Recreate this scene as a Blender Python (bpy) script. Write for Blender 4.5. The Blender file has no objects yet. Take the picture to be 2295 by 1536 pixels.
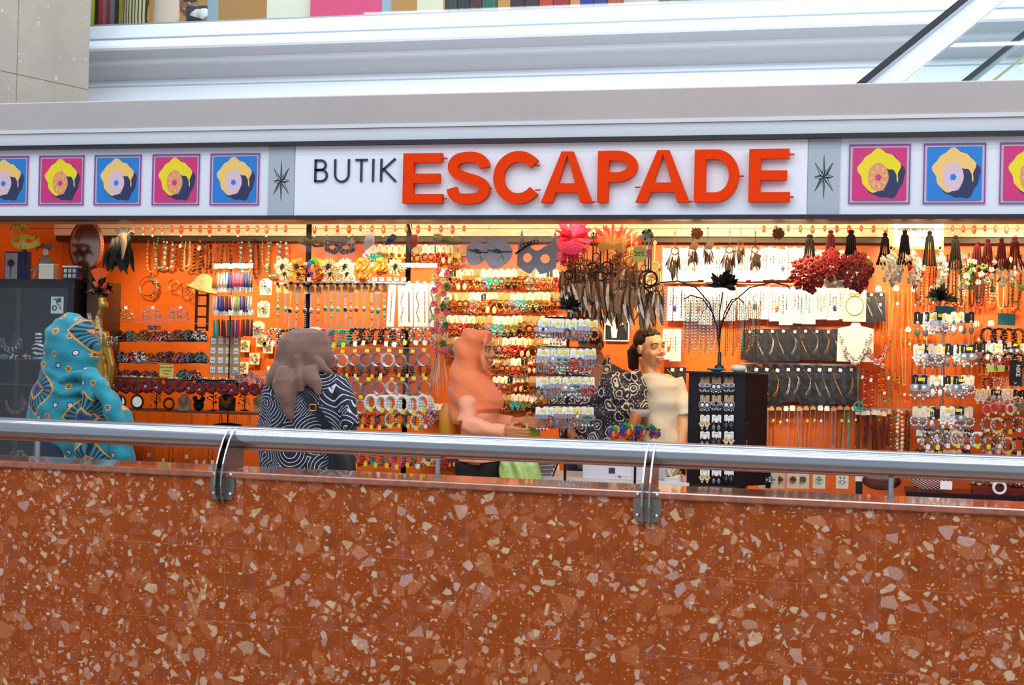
import bpy, bmesh, math, random
import numpy as np
from mathutils import Vector, Matrix
random.seed(7)
sc = bpy.context.scene
COL = sc.collection
PI = math.pi

# ------------------------------------------------------------------ camera
F = 3187.0; CX, CY = 1147.5, 768.0
YAW, PITCH, ROLL = 0.24214, 0.00963, 0.02271
EYE = Vector((0, 0, 1.42))
_w = Vector((-math.sin(YAW) * math.cos(PITCH), math.cos(YAW) * math.cos(PITCH), math.sin(PITCH)))
_r = Vector((math.cos(YAW), math.sin(YAW), 0)); _u = _r.cross(_w)
AXR = _r * math.cos(ROLL) + _u * math.sin(ROLL)
AXU = -_r * math.sin(ROLL) + _u * math.cos(ROLL)
AXW = _w
cam = bpy.data.cameras.new('camera'); camo = bpy.data.objects.new('camera', cam); COL.objects.link(camo)
cam.sensor_width = 36.0; cam.lens = F / 2295 * 36.0
cam.clip_start = .05; cam.clip_end = 200
camo.matrix_world = Matrix(((AXR.x, AXU.x, -AXW.x, EYE.x), (AXR.y, AXU.y, -AXW.y, EYE.y), (AXR.z, AXU.z, -AXW.z, EYE.z), (0, 0, 0, 1)))
cam.dof.use_dof = True; cam.dof.focus_distance = 9.0; cam.dof.aperture_fstop = 7.0
sc.camera = camo

# ------------------------------------------------------------------ world, light, exposure
sc.view_settings.view_transform = 'Standard'; sc.view_settings.look = 'None'
sc.view_settings.exposure = 0.0; sc.view_settings.gamma = 1.0; sc.view_settings.use_curve_mapping = False
W = bpy.data.worlds.new('world'); sc.world = W; W.use_nodes = True
W.node_tree.nodes['Background'].inputs[0].default_value = (0.76, 0.85, 1.0, 1)
W.node_tree.nodes['Background'].inputs[1].default_value = 0.74

def area(name, loc, size, power, col, rot=(0, 0, 0), spread=PI):
    l = bpy.data.lights.new(name, 'AREA'); l.shape = 'RECTANGLE'; l.size, l.size_y = size
    l.energy = power; l.color = col; l.spread = spread
    o = bpy.data.objects.new(name, l); COL.objects.link(o); o.location = loc; o.rotation_euler = rot; o['kind'] = 'helper'
    return o
# long fluorescent battens under the atrium ceiling, cool white
for i, (yy, pw) in enumerate(((-1.5, 260), (0.6, 260), (2.4, 240), (4.0, 200), (5.6, 130))):
    area('atrium_batten_light', (0.5, yy, 6.6), (16, .22), pw, (.86, .93, 1.0))
# added fill lamp above the kiosk, tilted to brighten the balcony face
area('balcony_fill_light', (0, 9.6, 8.2), (14, 1.6), 950, (.88, .94, 1.0), (math.radians(40), 0, 0))
# warm ceiling spots of the shop (the soffit carries a row of halogens)
def spot(loc, tgt, power, col=(1.0, .77, .42), size=1.5, blend=.6, rad=.04):
    l = bpy.data.lights.new('shop_or_key_spot', 'SPOT'); l.energy = power; l.color = col; l.spot_size = size; l.spot_blend = blend; l.shadow_soft_size = rad
    o = bpy.data.objects.new('shop_or_key_spot', l); COL.objects.link(o); o.location = loc; o['kind'] = 'helper'
    d = Vector(tgt) - Vector(loc); o.rotation_euler = d.to_track_quat('-Z', 'Y').to_euler()
    return o
for i in range(9):
    x = -5.2 + i * .95
    spot((x, 9.05, 2.44), (x + .05, 10.2, 1.45), (84, 96, 84, 76, 92, 84, 104, 96, 88)[i], size=1.25)
spot((-1.05, 9.2, 2.42), (-.75, 10.2, 1.95), 40)
spot((0.10, 9.55, 2.40), (0.33, 10.15, 2.05), 45, (1, .84, .6), 1.0)
spot((0.9, 9.35, 2.40), (0.95, 10.15, 1.9), 45, (1, .80, .52), 1.2)
area('shop_fill_light', (-1.2, 8.86, 2.44), (7.6, .14), 120, (1, .78, .48), (math.radians(42), 0, 0))  # soft warm fill added to light the goods and people from the front

# ------------------------------------------------------------------ pixel helpers: a point on a plane of the place
def ray(u, v):
    return AXR * ((u - CX) / F) - AXU * ((v - CY) / F) + AXW
def P(u, v, Y):
    d = ray(u, v); return EYE + d * (Y / d.y)
def PZ(u, v, z):
    d = ray(u, v); return EYE + d * ((z - EYE.z) / d.z)
def S(u, Y):                        # pixels per metre there
    d = ray(u, 768); return F / (Y / d.y)

for (u_, v_, y_, dx_, pw_) in ((1459, 781, 9.8, .55, 42), (1085, 790, 8.8, .5, 26), (1345, 850, 9.6, .45, 26)):  # extra key spots, added only to brighten three of the people
    t_ = P(u_, v_, y_); spot((t_.x + dx_, y_ - .75 if y_ > 9.6 else 8.9, 2.42), t_, pw_, (1, .80, .52), .9)

# ------------------------------------------------------------------ materials
def lin(c):
    c = c / 255.0
    return c / 12.92 if c <= .04045 else ((c + .055) / 1.055) ** 2.4
def rgb(*c): return (lin(c[0]), lin(c[1]), lin(c[2]), 1)
MATS = {}
def mat(name, col=(200, 200, 200), rough=.5, metal=0., emit=None, es=0., spec=.5, coat=0., sheen=0., bump=None, var=None, alpha=1.0, trans=0.):
    if name in MATS: return MATS[name]
    m = bpy.data.materials.new(name); m.use_nodes = True; N = m.node_tree; b = N.nodes['Principled BSDF']
    b.inputs['Base Color'].default_value = rgb(*col); b.inputs['Roughness'].default_value = rough; b.inputs['Metallic'].default_value = metal
    b.inputs['Specular IOR Level'].default_value = spec; b.inputs['Coat Weight'].default_value = coat; b.inputs['Sheen Weight'].default_value = sheen
    if emit: b.inputs['Emission Color'].default_value = rgb(*emit); b.inputs['Emission Strength'].default_value = es
    if trans: b.inputs['Transmission Weight'].default_value = trans
    tc = None
    if var or bump:
        tc = N.nodes.new('ShaderNodeTexCoord')
    if var:                          # (scale, amount): mottled colour
        nz = N.nodes.new('ShaderNodeTexNoise'); nz.inputs['Scale'].default_value = var[0]; nz.inputs['Detail'].default_value = 4
        N.links.new(tc.outputs['Object'], nz.inputs['Vector'])
        mr = N.nodes.new('ShaderNodeMapRange'); mr.inputs[1].default_value = .3; mr.inputs[2].default_value = .7
        mr.inputs[3].default_value = 1 - var[1]; mr.inputs[4].default_value = 1 + var[1]; N.links.new(nz.outputs['Fac'], mr.inputs[0])
        mx = N.nodes.new('ShaderNodeVectorMath'); mx.operation = 'SCALE'; mx.inputs[0].default_value = rgb(*col)[:3]
        N.links.new(mr.outputs[0], mx.inputs['Scale']); N.links.new(mx.outputs[0], b.inputs['Base Color'])
    if bump:
        nz = N.nodes.new('ShaderNodeTexNoise'); nz.inputs['Scale'].default_value = bump[0]; nz.inputs['Detail'].default_value = 3
        N.links.new(tc.outputs['Object'], nz.inputs['Vector'])
        bp = N.nodes.new('ShaderNodeBump'); bp.inputs['Strength'].default_value = bump[1]; bp.inputs['Distance'].default_value = .01
        N.links.new(nz.outputs['Fac'], bp.inputs['Height']); N.links.new(bp.outputs[0], b.inputs['Normal'])
    MATS[name] = m; return m
def sheetmat(name, col, gloss=.12, rough=.12, tint=(255, 255, 255), crinkle=0, haze=0.):
    """clear plastic or glass sheet: see-through with a glossy skin, some crinkles"""
    if name in MATS: return MATS[name]
    m = bpy.data.materials.new(name); m.use_nodes = True; N = m.node_tree; N.nodes.clear()
    o = N.nodes.new('ShaderNodeOutputMaterial'); t = N.nodes.new('ShaderNodeBsdfTransparent'); g = N.nodes.new('ShaderNodeBsdfGlossy')
    t.inputs[0].default_value = rgb(*tint); g.inputs['Color'].default_value = rgb(*col); g.inputs['Roughness'].default_value = rough
    mx = N.nodes.new('ShaderNodeMixShader'); mx.inputs[0].default_value = gloss
    N.links.new(t.outputs[0], mx.inputs[1]); N.links.new(g.outputs[0], mx.inputs[2])
    last = mx
    if haze:
        d = N.nodes.new('ShaderNodeBsdfDiffuse'); d.inputs[0].default_value = rgb(*col); m2 = N.nodes.new('ShaderNodeMixShader'); m2.inputs[0].default_value = haze
        N.links.new(mx.outputs[0], m2.inputs[1]); N.links.new(d.outputs[0], m2.inputs[2]); last = m2
    if crinkle:
        tc = N.nodes.new('ShaderNodeTexCoord'); v = N.nodes.new('ShaderNodeTexVoronoi'); v.inputs['Scale'].default_value = crinkle
        N.links.new(tc.outputs['Object'], v.inputs['Vector'])
        bp = N.nodes.new('ShaderNodeBump'); bp.inputs['Strength'].default_value = .45; bp.inputs['Distance'].default_value = .01
        N.links.new(v.outputs['Distance'], bp.inputs['Height']); N.links.new(bp.outputs[0], g.inputs['Normal'])
    N.links.new(last.outputs[0], o.inputs[0]); MATS[name] = m; return m
class NT:                              # tiny node helper
    def __init__(s, name, rough=.5, metal=0, spec=.5, coat=0, sheen=0):
        s.m = bpy.data.materials.new(name); s.m.use_nodes = True; s.N = s.m.node_tree; s.b = s.N.nodes['Principled BSDF']; MATS[name] = s.m
        s.b.inputs['Roughness'].default_value = rough; s.b.inputs['Metallic'].default_value = metal; s.b.inputs['Specular IOR Level'].default_value = spec
        s.b.inputs['Coat Weight'].default_value = coat; s.b.inputs['Coat Roughness'].default_value = .05; s.b.inputs['Sheen Weight'].default_value = sheen
        s.tc = s.N.nodes.new('ShaderNodeTexCoord'); s.obj = s.tc.outputs['Object']
    def _in(s, sock, v):
        if hasattr(v, 'links') or isinstance(v, bpy.types.NodeSocket): s.N.links.new(v, sock)
        elif v is not None: sock.default_value = v
    def mapping(s, vec, scale=(1, 1, 1), loc=(0, 0, 0), rot=(0, 0, 0)):
        n = s.N.nodes.new('ShaderNodeMapping'); s.N.links.new(vec, n.inputs[0]); n.inputs['Scale'].default_value = scale; n.inputs['Location'].default_value = loc; n.inputs['Rotation'].default_value = rot
        return n.outputs[0]
    def noise(s, vec, scale, detail=3, out='Fac'):
        n = s.N.nodes.new('ShaderNodeTexNoise'); s.N.links.new(vec, n.inputs['Vector']); n.inputs['Scale'].default_value = scale; n.inputs['Detail'].default_value = detail
        return n.outputs[out]
    def vor(s, vec, scale, feature='F1', out='Distance', metric='EUCLIDEAN', rnd=1.0):
        n = s.N.nodes.new('ShaderNodeTexVoronoi'); n.feature = feature
        if feature not in ('DISTANCE_TO_EDGE', 'N_SPHERE_RADIUS'): n.distance = metric
        s.N.links.new(vec, n.inputs['Vector']); n.inputs['Scale'].default_value = scale; n.inputs['Randomness'].default_value = rnd
        return n.outputs[out] if out else n
    def math(s, op, a, b=None, c=None):
        n = s.N.nodes.new('ShaderNodeMath'); n.operation = op
        for k, v in enumerate((a, b, c)):
            if v is not None: s._in(n.inputs[k], v)
        return n.outputs[0]
    def vmath(s, op, a, b=None):
        n = s.N.nodes.new('ShaderNodeVectorMath'); n.operation = op
        s._in(n.inputs[0], a)
        if b is not None: s._in(n.inputs[1], b)
        return n.outputs[0] if op not in ('LENGTH', 'DISTANCE', 'DOT_PRODUCT') else n.outputs['Value']
    def mix(s, fac, a, b):
        n = s.N.nodes.new('ShaderNodeMix'); n.data_type = 'RGBA'
        s._in(n.inputs[0], fac); s._in(n.inputs[6], a if not isinstance(a, tuple) or len(a) == 4 else rgb(*a)); s._in(n.inputs[7], b if not isinstance(b, tuple) or len(b) == 4 else rgb(*b))
        return n.outputs[2]
    def ramp(s, fac, stops, interp='LINEAR'):
        n = s.N.nodes.new('ShaderNodeValToRGB'); s._in(n.inputs[0], fac); cr = n.color_ramp; cr.interpolation = interp
        while len(cr.elements) < len(stops): cr.elements.new(.5)
        for e, (p, c) in zip(cr.elements, stops): e.position = p; e.color = rgb(*c)
        return n.outputs[0]
    def sep(s, vec):
        n = s.N.nodes.new('ShaderNodeSeparateXYZ'); s.N.links.new(vec, n.inputs[0]); return n.outputs
    def comb(s, x=0, y=0, z=0):
        n = s.N.nodes.new('ShaderNodeCombineXYZ')
        for k, v in enumerate((x, y, z)): s._in(n.inputs[k], v)
        return n.outputs[0]
    def done(s, col, bump=None, bs=.3, bd=.01):
        s.N.links.new(col, s.b.inputs['Base Color'])
        if bump is not None:
            n = s.N.nodes.new('ShaderNodeBump'); n.inputs['Strength'].default_value = bs; n.inputs['Distance'].default_value = bd
            s.N.links.new(bump, n.inputs['Height']); s.N.links.new(n.outputs[0], s.b.inputs['Normal'])
        return s.m

# ------------------------------------------------------------------ mesh builder
class MB:
    def __init__(s): s.v = []; s.f = []; s.m = []; s.sm = []
    def add(s, vs, fs, m=0, smooth=False):
        o = len(s.v); s.v += [tuple(p) for p in vs]; s.f += [tuple(o + i for i in f) for f in fs]; s.m += [m] * len(fs); s.sm += [smooth] * len(fs)
    def box(s, c, d, m=0, rz=0., ry=0.):
        x, y, z = d[0] / 2, d[1] / 2, d[2] / 2; ca, sa = math.cos(rz), math.sin(rz); cb, sb = math.cos(ry), math.sin(ry)
        vs = []
        for dx, dy, dz in ((-x, -y, -z), (x, -y, -z), (x, y, -z), (-x, y, -z), (-x, -y, z), (x, -y, z), (x, y, z), (-x, y, z)):
            a, b = dx * cb + dz * sb, -dx * sb + dz * cb
            vs.append((c[0] + a * ca - dy * sa, c[1] + a * sa + dy * ca, c[2] + b))
        s.add(vs, [(0, 3, 2, 1), (4, 5, 6, 7), (0, 1, 5, 4), (1, 2, 6, 5), (2, 3, 7, 6), (3, 0, 4, 7)], m)
        return s
    def sph(s, c, r, m=0, n=8, k=5):
        if not hasattr(r, '__len__'): r = (r, r, r)
        vs = [(c[0], c[1], c[2] + r[2])]
        for i in range(1, k):
            t = PI * i / k
            for j in range(n):
                a = 2 * PI * j / n; vs.append((c[0] + r[0] * math.sin(t) * math.cos(a), c[1] + r[1] * math.sin(t) * math.sin(a), c[2] + r[2] * math.cos(t)))
        vs.append((c[0], c[1], c[2] - r[2])); fs = [(0, 1 + j, 1 + (j + 1) % n) for j in range(n)]
        for i in range(k - 2):
            a = 1 + i * n
            fs += [(a + j, a + n + j, a + n + (j + 1) % n, a + (j + 1) % n) for j in range(n)]
        a = 1 + (k - 2) * n; L = len(vs) - 1
        fs += [(a + j, L, a + (j + 1) % n) for j in range(n)]
        s.add(vs, fs, m, True); return s
    def tube(s, pts, r, m=0, n=6, closed=False, caps=True):
        pts = [Vector(p) for p in pts]; k = len(pts); rs = r if hasattr(r, '__len__') else [r] * k
        vs = []; up = None
        for i, p in enumerate(pts):
            a = pts[(i - 1) % k] if (closed or i > 0) else p; b = pts[(i + 1) % k] if (closed or i < k - 1) else p
            t = (b - a); t = t.normalized() if t.length > 1e-9 else Vector((0, 0, 1))
            if up is None:
                up = Vector((0, 1, 0)) if abs(t.y) < .9 else Vector((1, 0, 0))
            x = t.cross(up)
            if x.length < 1e-6: x = t.cross(Vector((1, 0, .3)))
            x.normalize(); y = x.cross(t).normalized(); up = y
            for j in range(n):
                q = 2 * PI * j / n; vs.append(p + x * (rs[i] * math.cos(q)) + y * (rs[i] * math.sin(q)))
        fs = []
        for i in range(k if closed else k - 1):
            a, b = i * n, ((i + 1) % k) * n
            fs += [(a + j, a + (j + 1) % n, b + (j + 1) % n, b + j) for j in range(n)]
        s.add(vs, fs, m, True)
        if caps and not closed:
            s.add(vs[:n], [tuple(range(n - 1, -1, -1))], m); s.add(vs[-n:], [tuple(range(n))], m)
        return s
    def ring(s, c, R, r, m=0, n=20, k=5, ax='y', sx=1., sz=1.):
        pts = []
        for i in range(n):
            a = 2 * PI * i / n; q = (R * math.cos(a) * sx, R * math.sin(a) * sz)
            pts.append((c[0] + q[0], c[1], c[2] + q[1]) if ax == 'y' else (c[0] + q[0], c[1] + q[1], c[2]) if ax == 'z' else (c[0], c[1] + q[0], c[2] + q[1]))
        return s.tube(pts, r, m, k, closed=True)
    def lathe(s, prof, c=(0, 0, 0), m=0, n=24, sx=1., sy=1., wob=None):
        vs = []
        for (r, z) in prof:
            for j in range(n):
                a = 2 * PI * j / n; q = r * (1 + (wob(a, z) if wob else 0)); vs.append((c[0] + q * sx * math.cos(a), c[1] + q * sy * math.sin(a), c[2] + z))
        fs = []
        for i in range(len(prof) - 1):
            a, b = i * n, (i + 1) * n
            fs += [(a + j, a + (j + 1) % n, b + (j + 1) % n, b + j) for j in range(n)]
        s.add(vs, fs, m, True)
        s.add(vs[:n], [tuple(range(n - 1, -1, -1))], m); s.add(vs[-n:], [tuple(range(n))], m)
        return s
    def poly(s, pts, y0, y1, m=0, smooth=False):
        """outline in x,z extruded from y0 (front) to y1 (back)"""
        n = len(pts)
        a = sum(pts[i][0] * pts[(i + 1) % n][1] - pts[(i + 1) % n][0] * pts[i][1] for i in range(n))
        if a < 0: pts = pts[::-1]
        vs = [(p[0], y0, p[1]) for p in pts] + [(p[0], y1, p[1]) for p in pts]
        s.add(vs, [tuple(range(n)), tuple(range(2 * n - 1, n - 1, -1))], m)
        s.add(vs, [(i, n + i, n + (i + 1) % n, (i + 1) % n) for i in range(n)], m, smooth)
        return s
    def stroke(s, pts, w, y0, y1, m=0, closed=False):
        """flat pen stroke of width w along pts (x,z), extruded in y"""
        k = len(pts); L = []; R = []
        for i in range(k):
            a = pts[(i - 1) % k] if (closed or i > 0) else pts[i]; b = pts[(i + 1) % k] if (closed or i < k - 1) else pts[i]
            dx, dz = b[0] - a[0], b[1] - a[1]; l = math.hypot(dx, dz) or 1; nx, nz = -dz / l * w / 2, dx / l * w / 2
            L.append((pts[i][0] + nx, pts[i][1] + nz)); R.append((pts[i][0] - nx, pts[i][1] - nz))
        vs = [(p[0], y0, p[1]) for p in L] + [(p[0], y0, p[1]) for p in R] + [(p[0], y1, p[1]) for p in L] + [(p[0], y1, p[1]) for p in R]
        fs = []
        for i in range(k if closed else k - 1):
            j = (i + 1) % k
            fs += [(i, k + i, k + j, j), (2 * k + i, 2 * k + j, 3 * k + j, 3 * k + i), (i, j, 2 * k + j, 2 * k + i), (k + i, 3 * k + i, 3 * k + j, k + j)]
        if not closed: fs += [(0, 2 * k, 3 * k, k), (k - 1, 2 * k - 1, 4 * k - 1, 3 * k - 1)]
        s.add(vs, fs, m); return s
    def feather(s, p, q, w, m=0, curl=.15, n=6, mr=None, side=(1, 0, 0)):
        """feather from root p to tip q, with a bent vane on each side of its shaft"""
        p, q = Vector(p), Vector(q); d = q - p; L = d.length; t = d.normalized(); x = Vector(side); x = (x - t * x.dot(t)); x = x.normalized() if x.length > 1e-4 else Vector((0, 1, 0))
        y = t.cross(x); vs = []
        for i in range(n + 1):
            k = i / n; c = p + d * k + y * (curl * L * math.sin(k * PI * .7)) + x * (curl * .5 * L * k * k)
            ww = w * math.sin(PI * min(1, k * .92 + .05)) ** .6
            vs += [c - x * ww / 2 + y * ww * .15, c + y * .001, c + x * ww / 2 + y * ww * .15]
        fs = []
        for i in range(n):
            a = i * 3; fs += [(a, a + 1, a + 4, a + 3), (a + 1, a + 2, a + 5, a + 4)]
        s.add(vs, fs, m, True)
        return s
    def petal(s, c, a, r, w, lift, m=0, cup=.3):
        """petal growing from c towards angle a in the x,z plane, lifted to the viewer"""
        ca, sa = math.cos(a), math.sin(a); vs = []; n = 4
        for i in range(n + 1):
            k = i / n; ww = w * math.sin(PI * (.12 + .76 * k)) ; rr = r * k; y = -lift * math.sin(k * PI * .55)
            for t in (-1, -.4, .4, 1):
                px, pz = rr * ca - t * ww / 2 * sa, rr * sa + t * ww / 2 * ca
                vs.append((c[0] + px, c[1] + y - cup * ww * t * t * .5, c[2] + pz))
        fs = []
        for i in range(n):
            for j in range(3):
                b = i * 4 + j; fs.append((b, b + 1, b + 5, b + 4))
        s.add(vs, fs, m, True); return s
    def xf(s, M):
        s.v = [tuple(M @ Vector(p)) for p in s.v]; return s
    def join(s, o, M=None, off=0):
        b = len(s.v); s.v += [tuple(M @ Vector(p)) for p in o.v] if M else o.v
        s.f += [tuple(b + i for i in f) for f in o.f]; s.m += [i + off for i in o.m]; s.sm += o.sm; return s
    def mesh(s, name, mats):
        me = bpy.data.meshes.new(name); me.from_pydata([tuple(p) for p in s.v], [], s.f)
        if not isinstance(mats, (list, tuple)): mats = [mats]
        for m in mats: me.materials.append(m)
        if len(mats) > 1: me.polygons.foreach_set('material_index', [min(i, len(mats) - 1) for i in s.m])
        me.polygons.foreach_set('use_smooth', s.sm); me.update(); return me
    def obj(s, name, mats, parent=None, label=None):
        o = bpy.data.objects.new(name, s.mesh(name, mats)); COL.objects.link(o); o.parent = parent
        if label: o['label'] = label
        return o
def tag(o, label=None, cat=None, group=None, kind=None):
    for k, v in (('label', label), ('category', cat), ('group', group), ('kind', kind)):
        if v: o[k] = v
    return o
def thing(name, label, cat, loc=(0, 0, 0), rz=0., group=None):
    o = bpy.data.objects.new(name, None); COL.objects.link(o); o.location = loc; o.rotation_euler = (0, 0, rz); o.empty_display_size = .05
    return tag(o, label, cat, group)
def solo(mb, name, mats, label, cat, group=None, loc=None):
    o = mb.obj(name, mats)
    if loc is not None: o.location = loc
    return tag(o, label, cat, group)
def struct(mb, name, mats):
    o = mb.obj(name, mats); o['kind'] = 'structure'; return o
KIDS = {}
def kids(o):
    return [c for c in bpy.data.objects if c.parent is o]
PROTO = []
class Proto:
    """an item built once at the origin (hang point or base); copies share its meshes"""
    def __init__(s, name, cat, H, root_mesh=None):
        s.name, s.cat, s.H = name, cat, H; s.parts = []       # (name, mesh, subparts, label)
    def part(s, name, mb, mats, label=None, subs=()):
        s.parts.append((name, mb.mesh(name, mats), [(n, b.mesh(n, m)) for n, b, m in subs], label)); return s
    def put(s, loc, label, group=None, scale=1., rz=0., ry=0., name=None):
        if len(s.parts) == 1 and not s.parts[0][2]:
            r = bpy.data.objects.new(name or s.name, s.parts[0][1])
        else:
            r = bpy.data.objects.new(name or s.name, None); r.empty_display_size = .03
            for n, me, subs, lb in s.parts:
                c = bpy.data.objects.new(n, me); COL.objects.link(c); c.parent = r
                if lb: c['label'] = lb
                for n2, m2 in subs:
                    d = bpy.data.objects.new(n2, m2); COL.objects.link(d); d.parent = c
        label = label.replace('turq ', 'turquoise ').replace('turq,', 'turquoise,')
        COL.objects.link(r); r.location = loc; r.rotation_euler = (0, ry, rz); r.scale = (scale,) * 3
        return tag(r, label, s.cat, group)
    def px(s, u, v, Y, h, label, group=None, rz=0., ry=0., name=None):
        return s.put(P(u, v, Y), label, group, h / S(u, Y) / s.H, rz, ry, name)
ORD = 'first second third fourth fifth sixth seventh eighth ninth tenth eleventh twelfth thirteenth fourteenth fifteenth'.split()
def ordn(i, n):
    if i == 0: return 'leftmost'
    if i == n - 1: return 'rightmost'
    if i < (n + 1) // 2: return ORD[i] + ' from left'
    return ORD[n - 1 - i] + ' from right'
def text_mb(txt, size, depth=.001, align='CENTER', spacing=1.0, bold=0.):
    c = bpy.data.curves.new('t', 'FONT'); c.body = txt; c.size = size; c.extrude = depth / 2; c.align_x = align; c.align_y = 'CENTER'; c.space_line = 1.1; c.space_character = spacing; c.offset = bold; c.resolution_u = 3
    o = bpy.data.objects.new('t', c); COL.objects.link(o); bpy.context.view_layer.update()
    me = bpy.data.meshes.new_from_object(o.evaluated_get(bpy.context.evaluated_depsgraph_get()))
    mb = MB(); mb.add([(v.co.x, -v.co.z, v.co.y) for v in me.vertices], [tuple(p.vertices) for p in me.polygons])
    bpy.data.objects.remove(o); bpy.data.curves.remove(c); bpy.data.meshes.remove(me); return mb
def blob(name, mb, mats, parent=None, voxel=.006, smooth=4, label=None, disp=None, fac=.5):
    """unite overlapping shapes into one continuous skin"""
    me = mb.mesh(name, mats); o = bpy.data.objects.new(name, me); COL.objects.link(o)
    r = o.modifiers.new('r', 'REMESH'); r.mode = 'VOXEL'; r.voxel_size = voxel; r.use_smooth_shade = True
    sm = o.modifiers.new('s', 'SMOOTH'); sm.factor = fac; sm.iterations = smooth
    bpy.context.view_layer.update()
    nm = bpy.data.meshes.new_from_object(o.evaluated_get(bpy.context.evaluated_depsgraph_get()))
    nm.name = name
    if disp:
        k = len(nm.vertices); co = np.empty(k * 3); nm.vertices.foreach_get('co', co); co = co.reshape(-1, 3)
        no = np.empty(k * 3); nm.vertices.foreach_get('normal', no); no = no.reshape(-1, 3)
        nm.vertices.foreach_set('co', (co + no * disp(co)[:, None]).ravel()); nm.update()
    nm.polygons.foreach_set('use_smooth', [True] * len(nm.polygons))
    o.modifiers.clear(); o.data = nm; bpy.data.meshes.remove(me); o.parent = parent
    nm.materials.clear()
    for m in (mats if isinstance(mats, (list, tuple)) else [mats]): nm.materials.append(m)
    if label: o['label'] = label
    return o
# ================================================================== MATERIALS
gold = mat('gold', (226, 170, 84), .28, 1.); silver = mat('silver', (205, 205, 210), .25, 1.); bronze = mat('bronze', (140, 96, 50), .35, 1.)
steel = mat('steel', (190, 192, 196), .22, 1.); cream = mat('cream_card', (240, 226, 196), .6); white = mat('white_card', (245, 243, 238), .55)
tan = mat('tan_card', (190, 150, 100), .7); black = mat('black_card', (14, 13, 14), .5); blackp = mat('black_plastic', (10, 10, 13), .3)
yellow = mat('yellow_sticker', (238, 226, 40), .5); orange_r = mat('red_bead', (205, 50, 24), .25)
beads = {k: mat('bead_' + k, c, .22, 0, coat=.4) for k, c in dict(red=(190, 24, 22), dkred=(120, 16, 18), turq=(50, 170, 160), green=(30, 120, 60), blue=(40, 60, 150), purple=(90, 50, 130), amber=(200, 110, 30),
    brown=(84, 44, 24), black=(18, 14, 14), pearl=(236, 224, 200), white=(240, 240, 240), pink=(226, 120, 160), coral=(230, 90, 60), olive=(110, 116, 50), cream=(226, 200, 150), grey=(120, 120, 128), orange=(230, 110, 20)).items()}
clear = sheetmat('clear_bag', (255, 255, 255), .045, .2, (250, 250, 250), 22, 0)
glass = sheetmat('clear_glass', (255, 255, 255), .04, .02, (240, 246, 246))
acryl = sheetmat('acrylic', (255, 250, 240), .16, .08, (238, 236, 230), 0, .03)

def terrazzo():
    t = NT('red_terrazzo', .2, 0, .12); o = t.obj
    warp = t.vmath('ADD', o, t.vmath('MULTIPLY', t.noise(o, 9, 3, 'Color'), (.03, .03, .03)))
    flat = t.mapping(warp, (1, .1, 1))
    base = t.mix(t.noise(o, 5, 6), (142, 60, 14), (160, 74, 22))
    col = base
    x, y, z = t.sep(warp)
    v2 = t.comb(x, z, 0)
    def chips(scale, lo, hi, off, stops, k, op=.78):
        nonlocal col
        v = t.mapping(v2, (1, 1.1, 1), (off, off * .7, 0), (0, 0, off))
        c = None
        n = t.vor(v, scale, 'F1', None); n.voronoi_dimensions = '2D'
        e = t.vor(v, scale, 'DISTANCE_TO_EDGE', None); e.voronoi_dimensions = '2D'
        c = t.sep(n.outputs['Color'])
        thr = t.math('ADD', t.math('MULTIPLY', t.math('POWER', c[1], .7), hi - lo), lo)
        fac = t.math('MULTIPLY', t.math('GREATER_THAN', e.outputs['Distance'], thr), t.math('LESS_THAN', c[0], k))
        cc = t.ramp(c[2], stops); cc = t.mix(t.math('MULTIPLY', t.noise(o, 70, 4), .5), cc, (140, 74, 46))
        col = t.mix(t.math('MULTIPLY', fac, op), col, cc)
    chips(13, .04, .22, 3.3, [(0, (158, 70, 34)), (.35, (184, 98, 54)), (.6, (204, 132, 84)), (.8, (116, 50, 26)), (1, (170, 92, 62))], .7, .5)
    chips(21, .06, .25, 9.1, [(0, (176, 92, 50)), (.3, (104, 44, 20)), (.6, (150, 84, 74)), (1, (196, 120, 76))], .5, .5)
    chips(17, .10, .34, 1.1, [(0, (226, 196, 164)), (.25, (186, 136, 120)), (.45, (204, 176, 168)), (.6, (204, 128, 84)), (.8, (128, 54, 32)), (1, (232, 208, 160))], .26)
    chips(29, .10, .36, 5.2, [(0, (224, 190, 158)), (.4, (198, 134, 104)), (.7, (214, 196, 186)), (1, (236, 214, 160))], .24)
    chips(55, .12, .36, 7.9, [(0, (228, 196, 158)), (.5, (196, 118, 72)), (1, (236, 218, 184))], .13)
    chips(130, .1, .3, 2.2, [(0, (228, 196, 136)), (1, (206, 116, 66))], .09)
    # stone joints every 0.33 m along and 0.30 m up: pale hairlines
    jx = t.math('LESS_THAN', t.math('ABSOLUTE', t.math('SUBTRACT', t.math('FRACT', t.math('DIVIDE', t.math('ADD', t.sep(o)[0], 20.02), .262)), .5)), .0045)
    jz = t.math('LESS_THAN', t.math('ABSOLUTE', t.math('SUBTRACT', t.math('FRACT', t.math('DIVIDE', t.math('ADD', t.sep(o)[2], 10.407), .31)), .5)), .0045)
    j = t.math('MAXIMUM', jx, jz)
    col = t.mix(t.math('MULTIPLY', j, .5), col, (196, 110, 84))
    return t.done(col)
M_terr = terrazzo()
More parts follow.
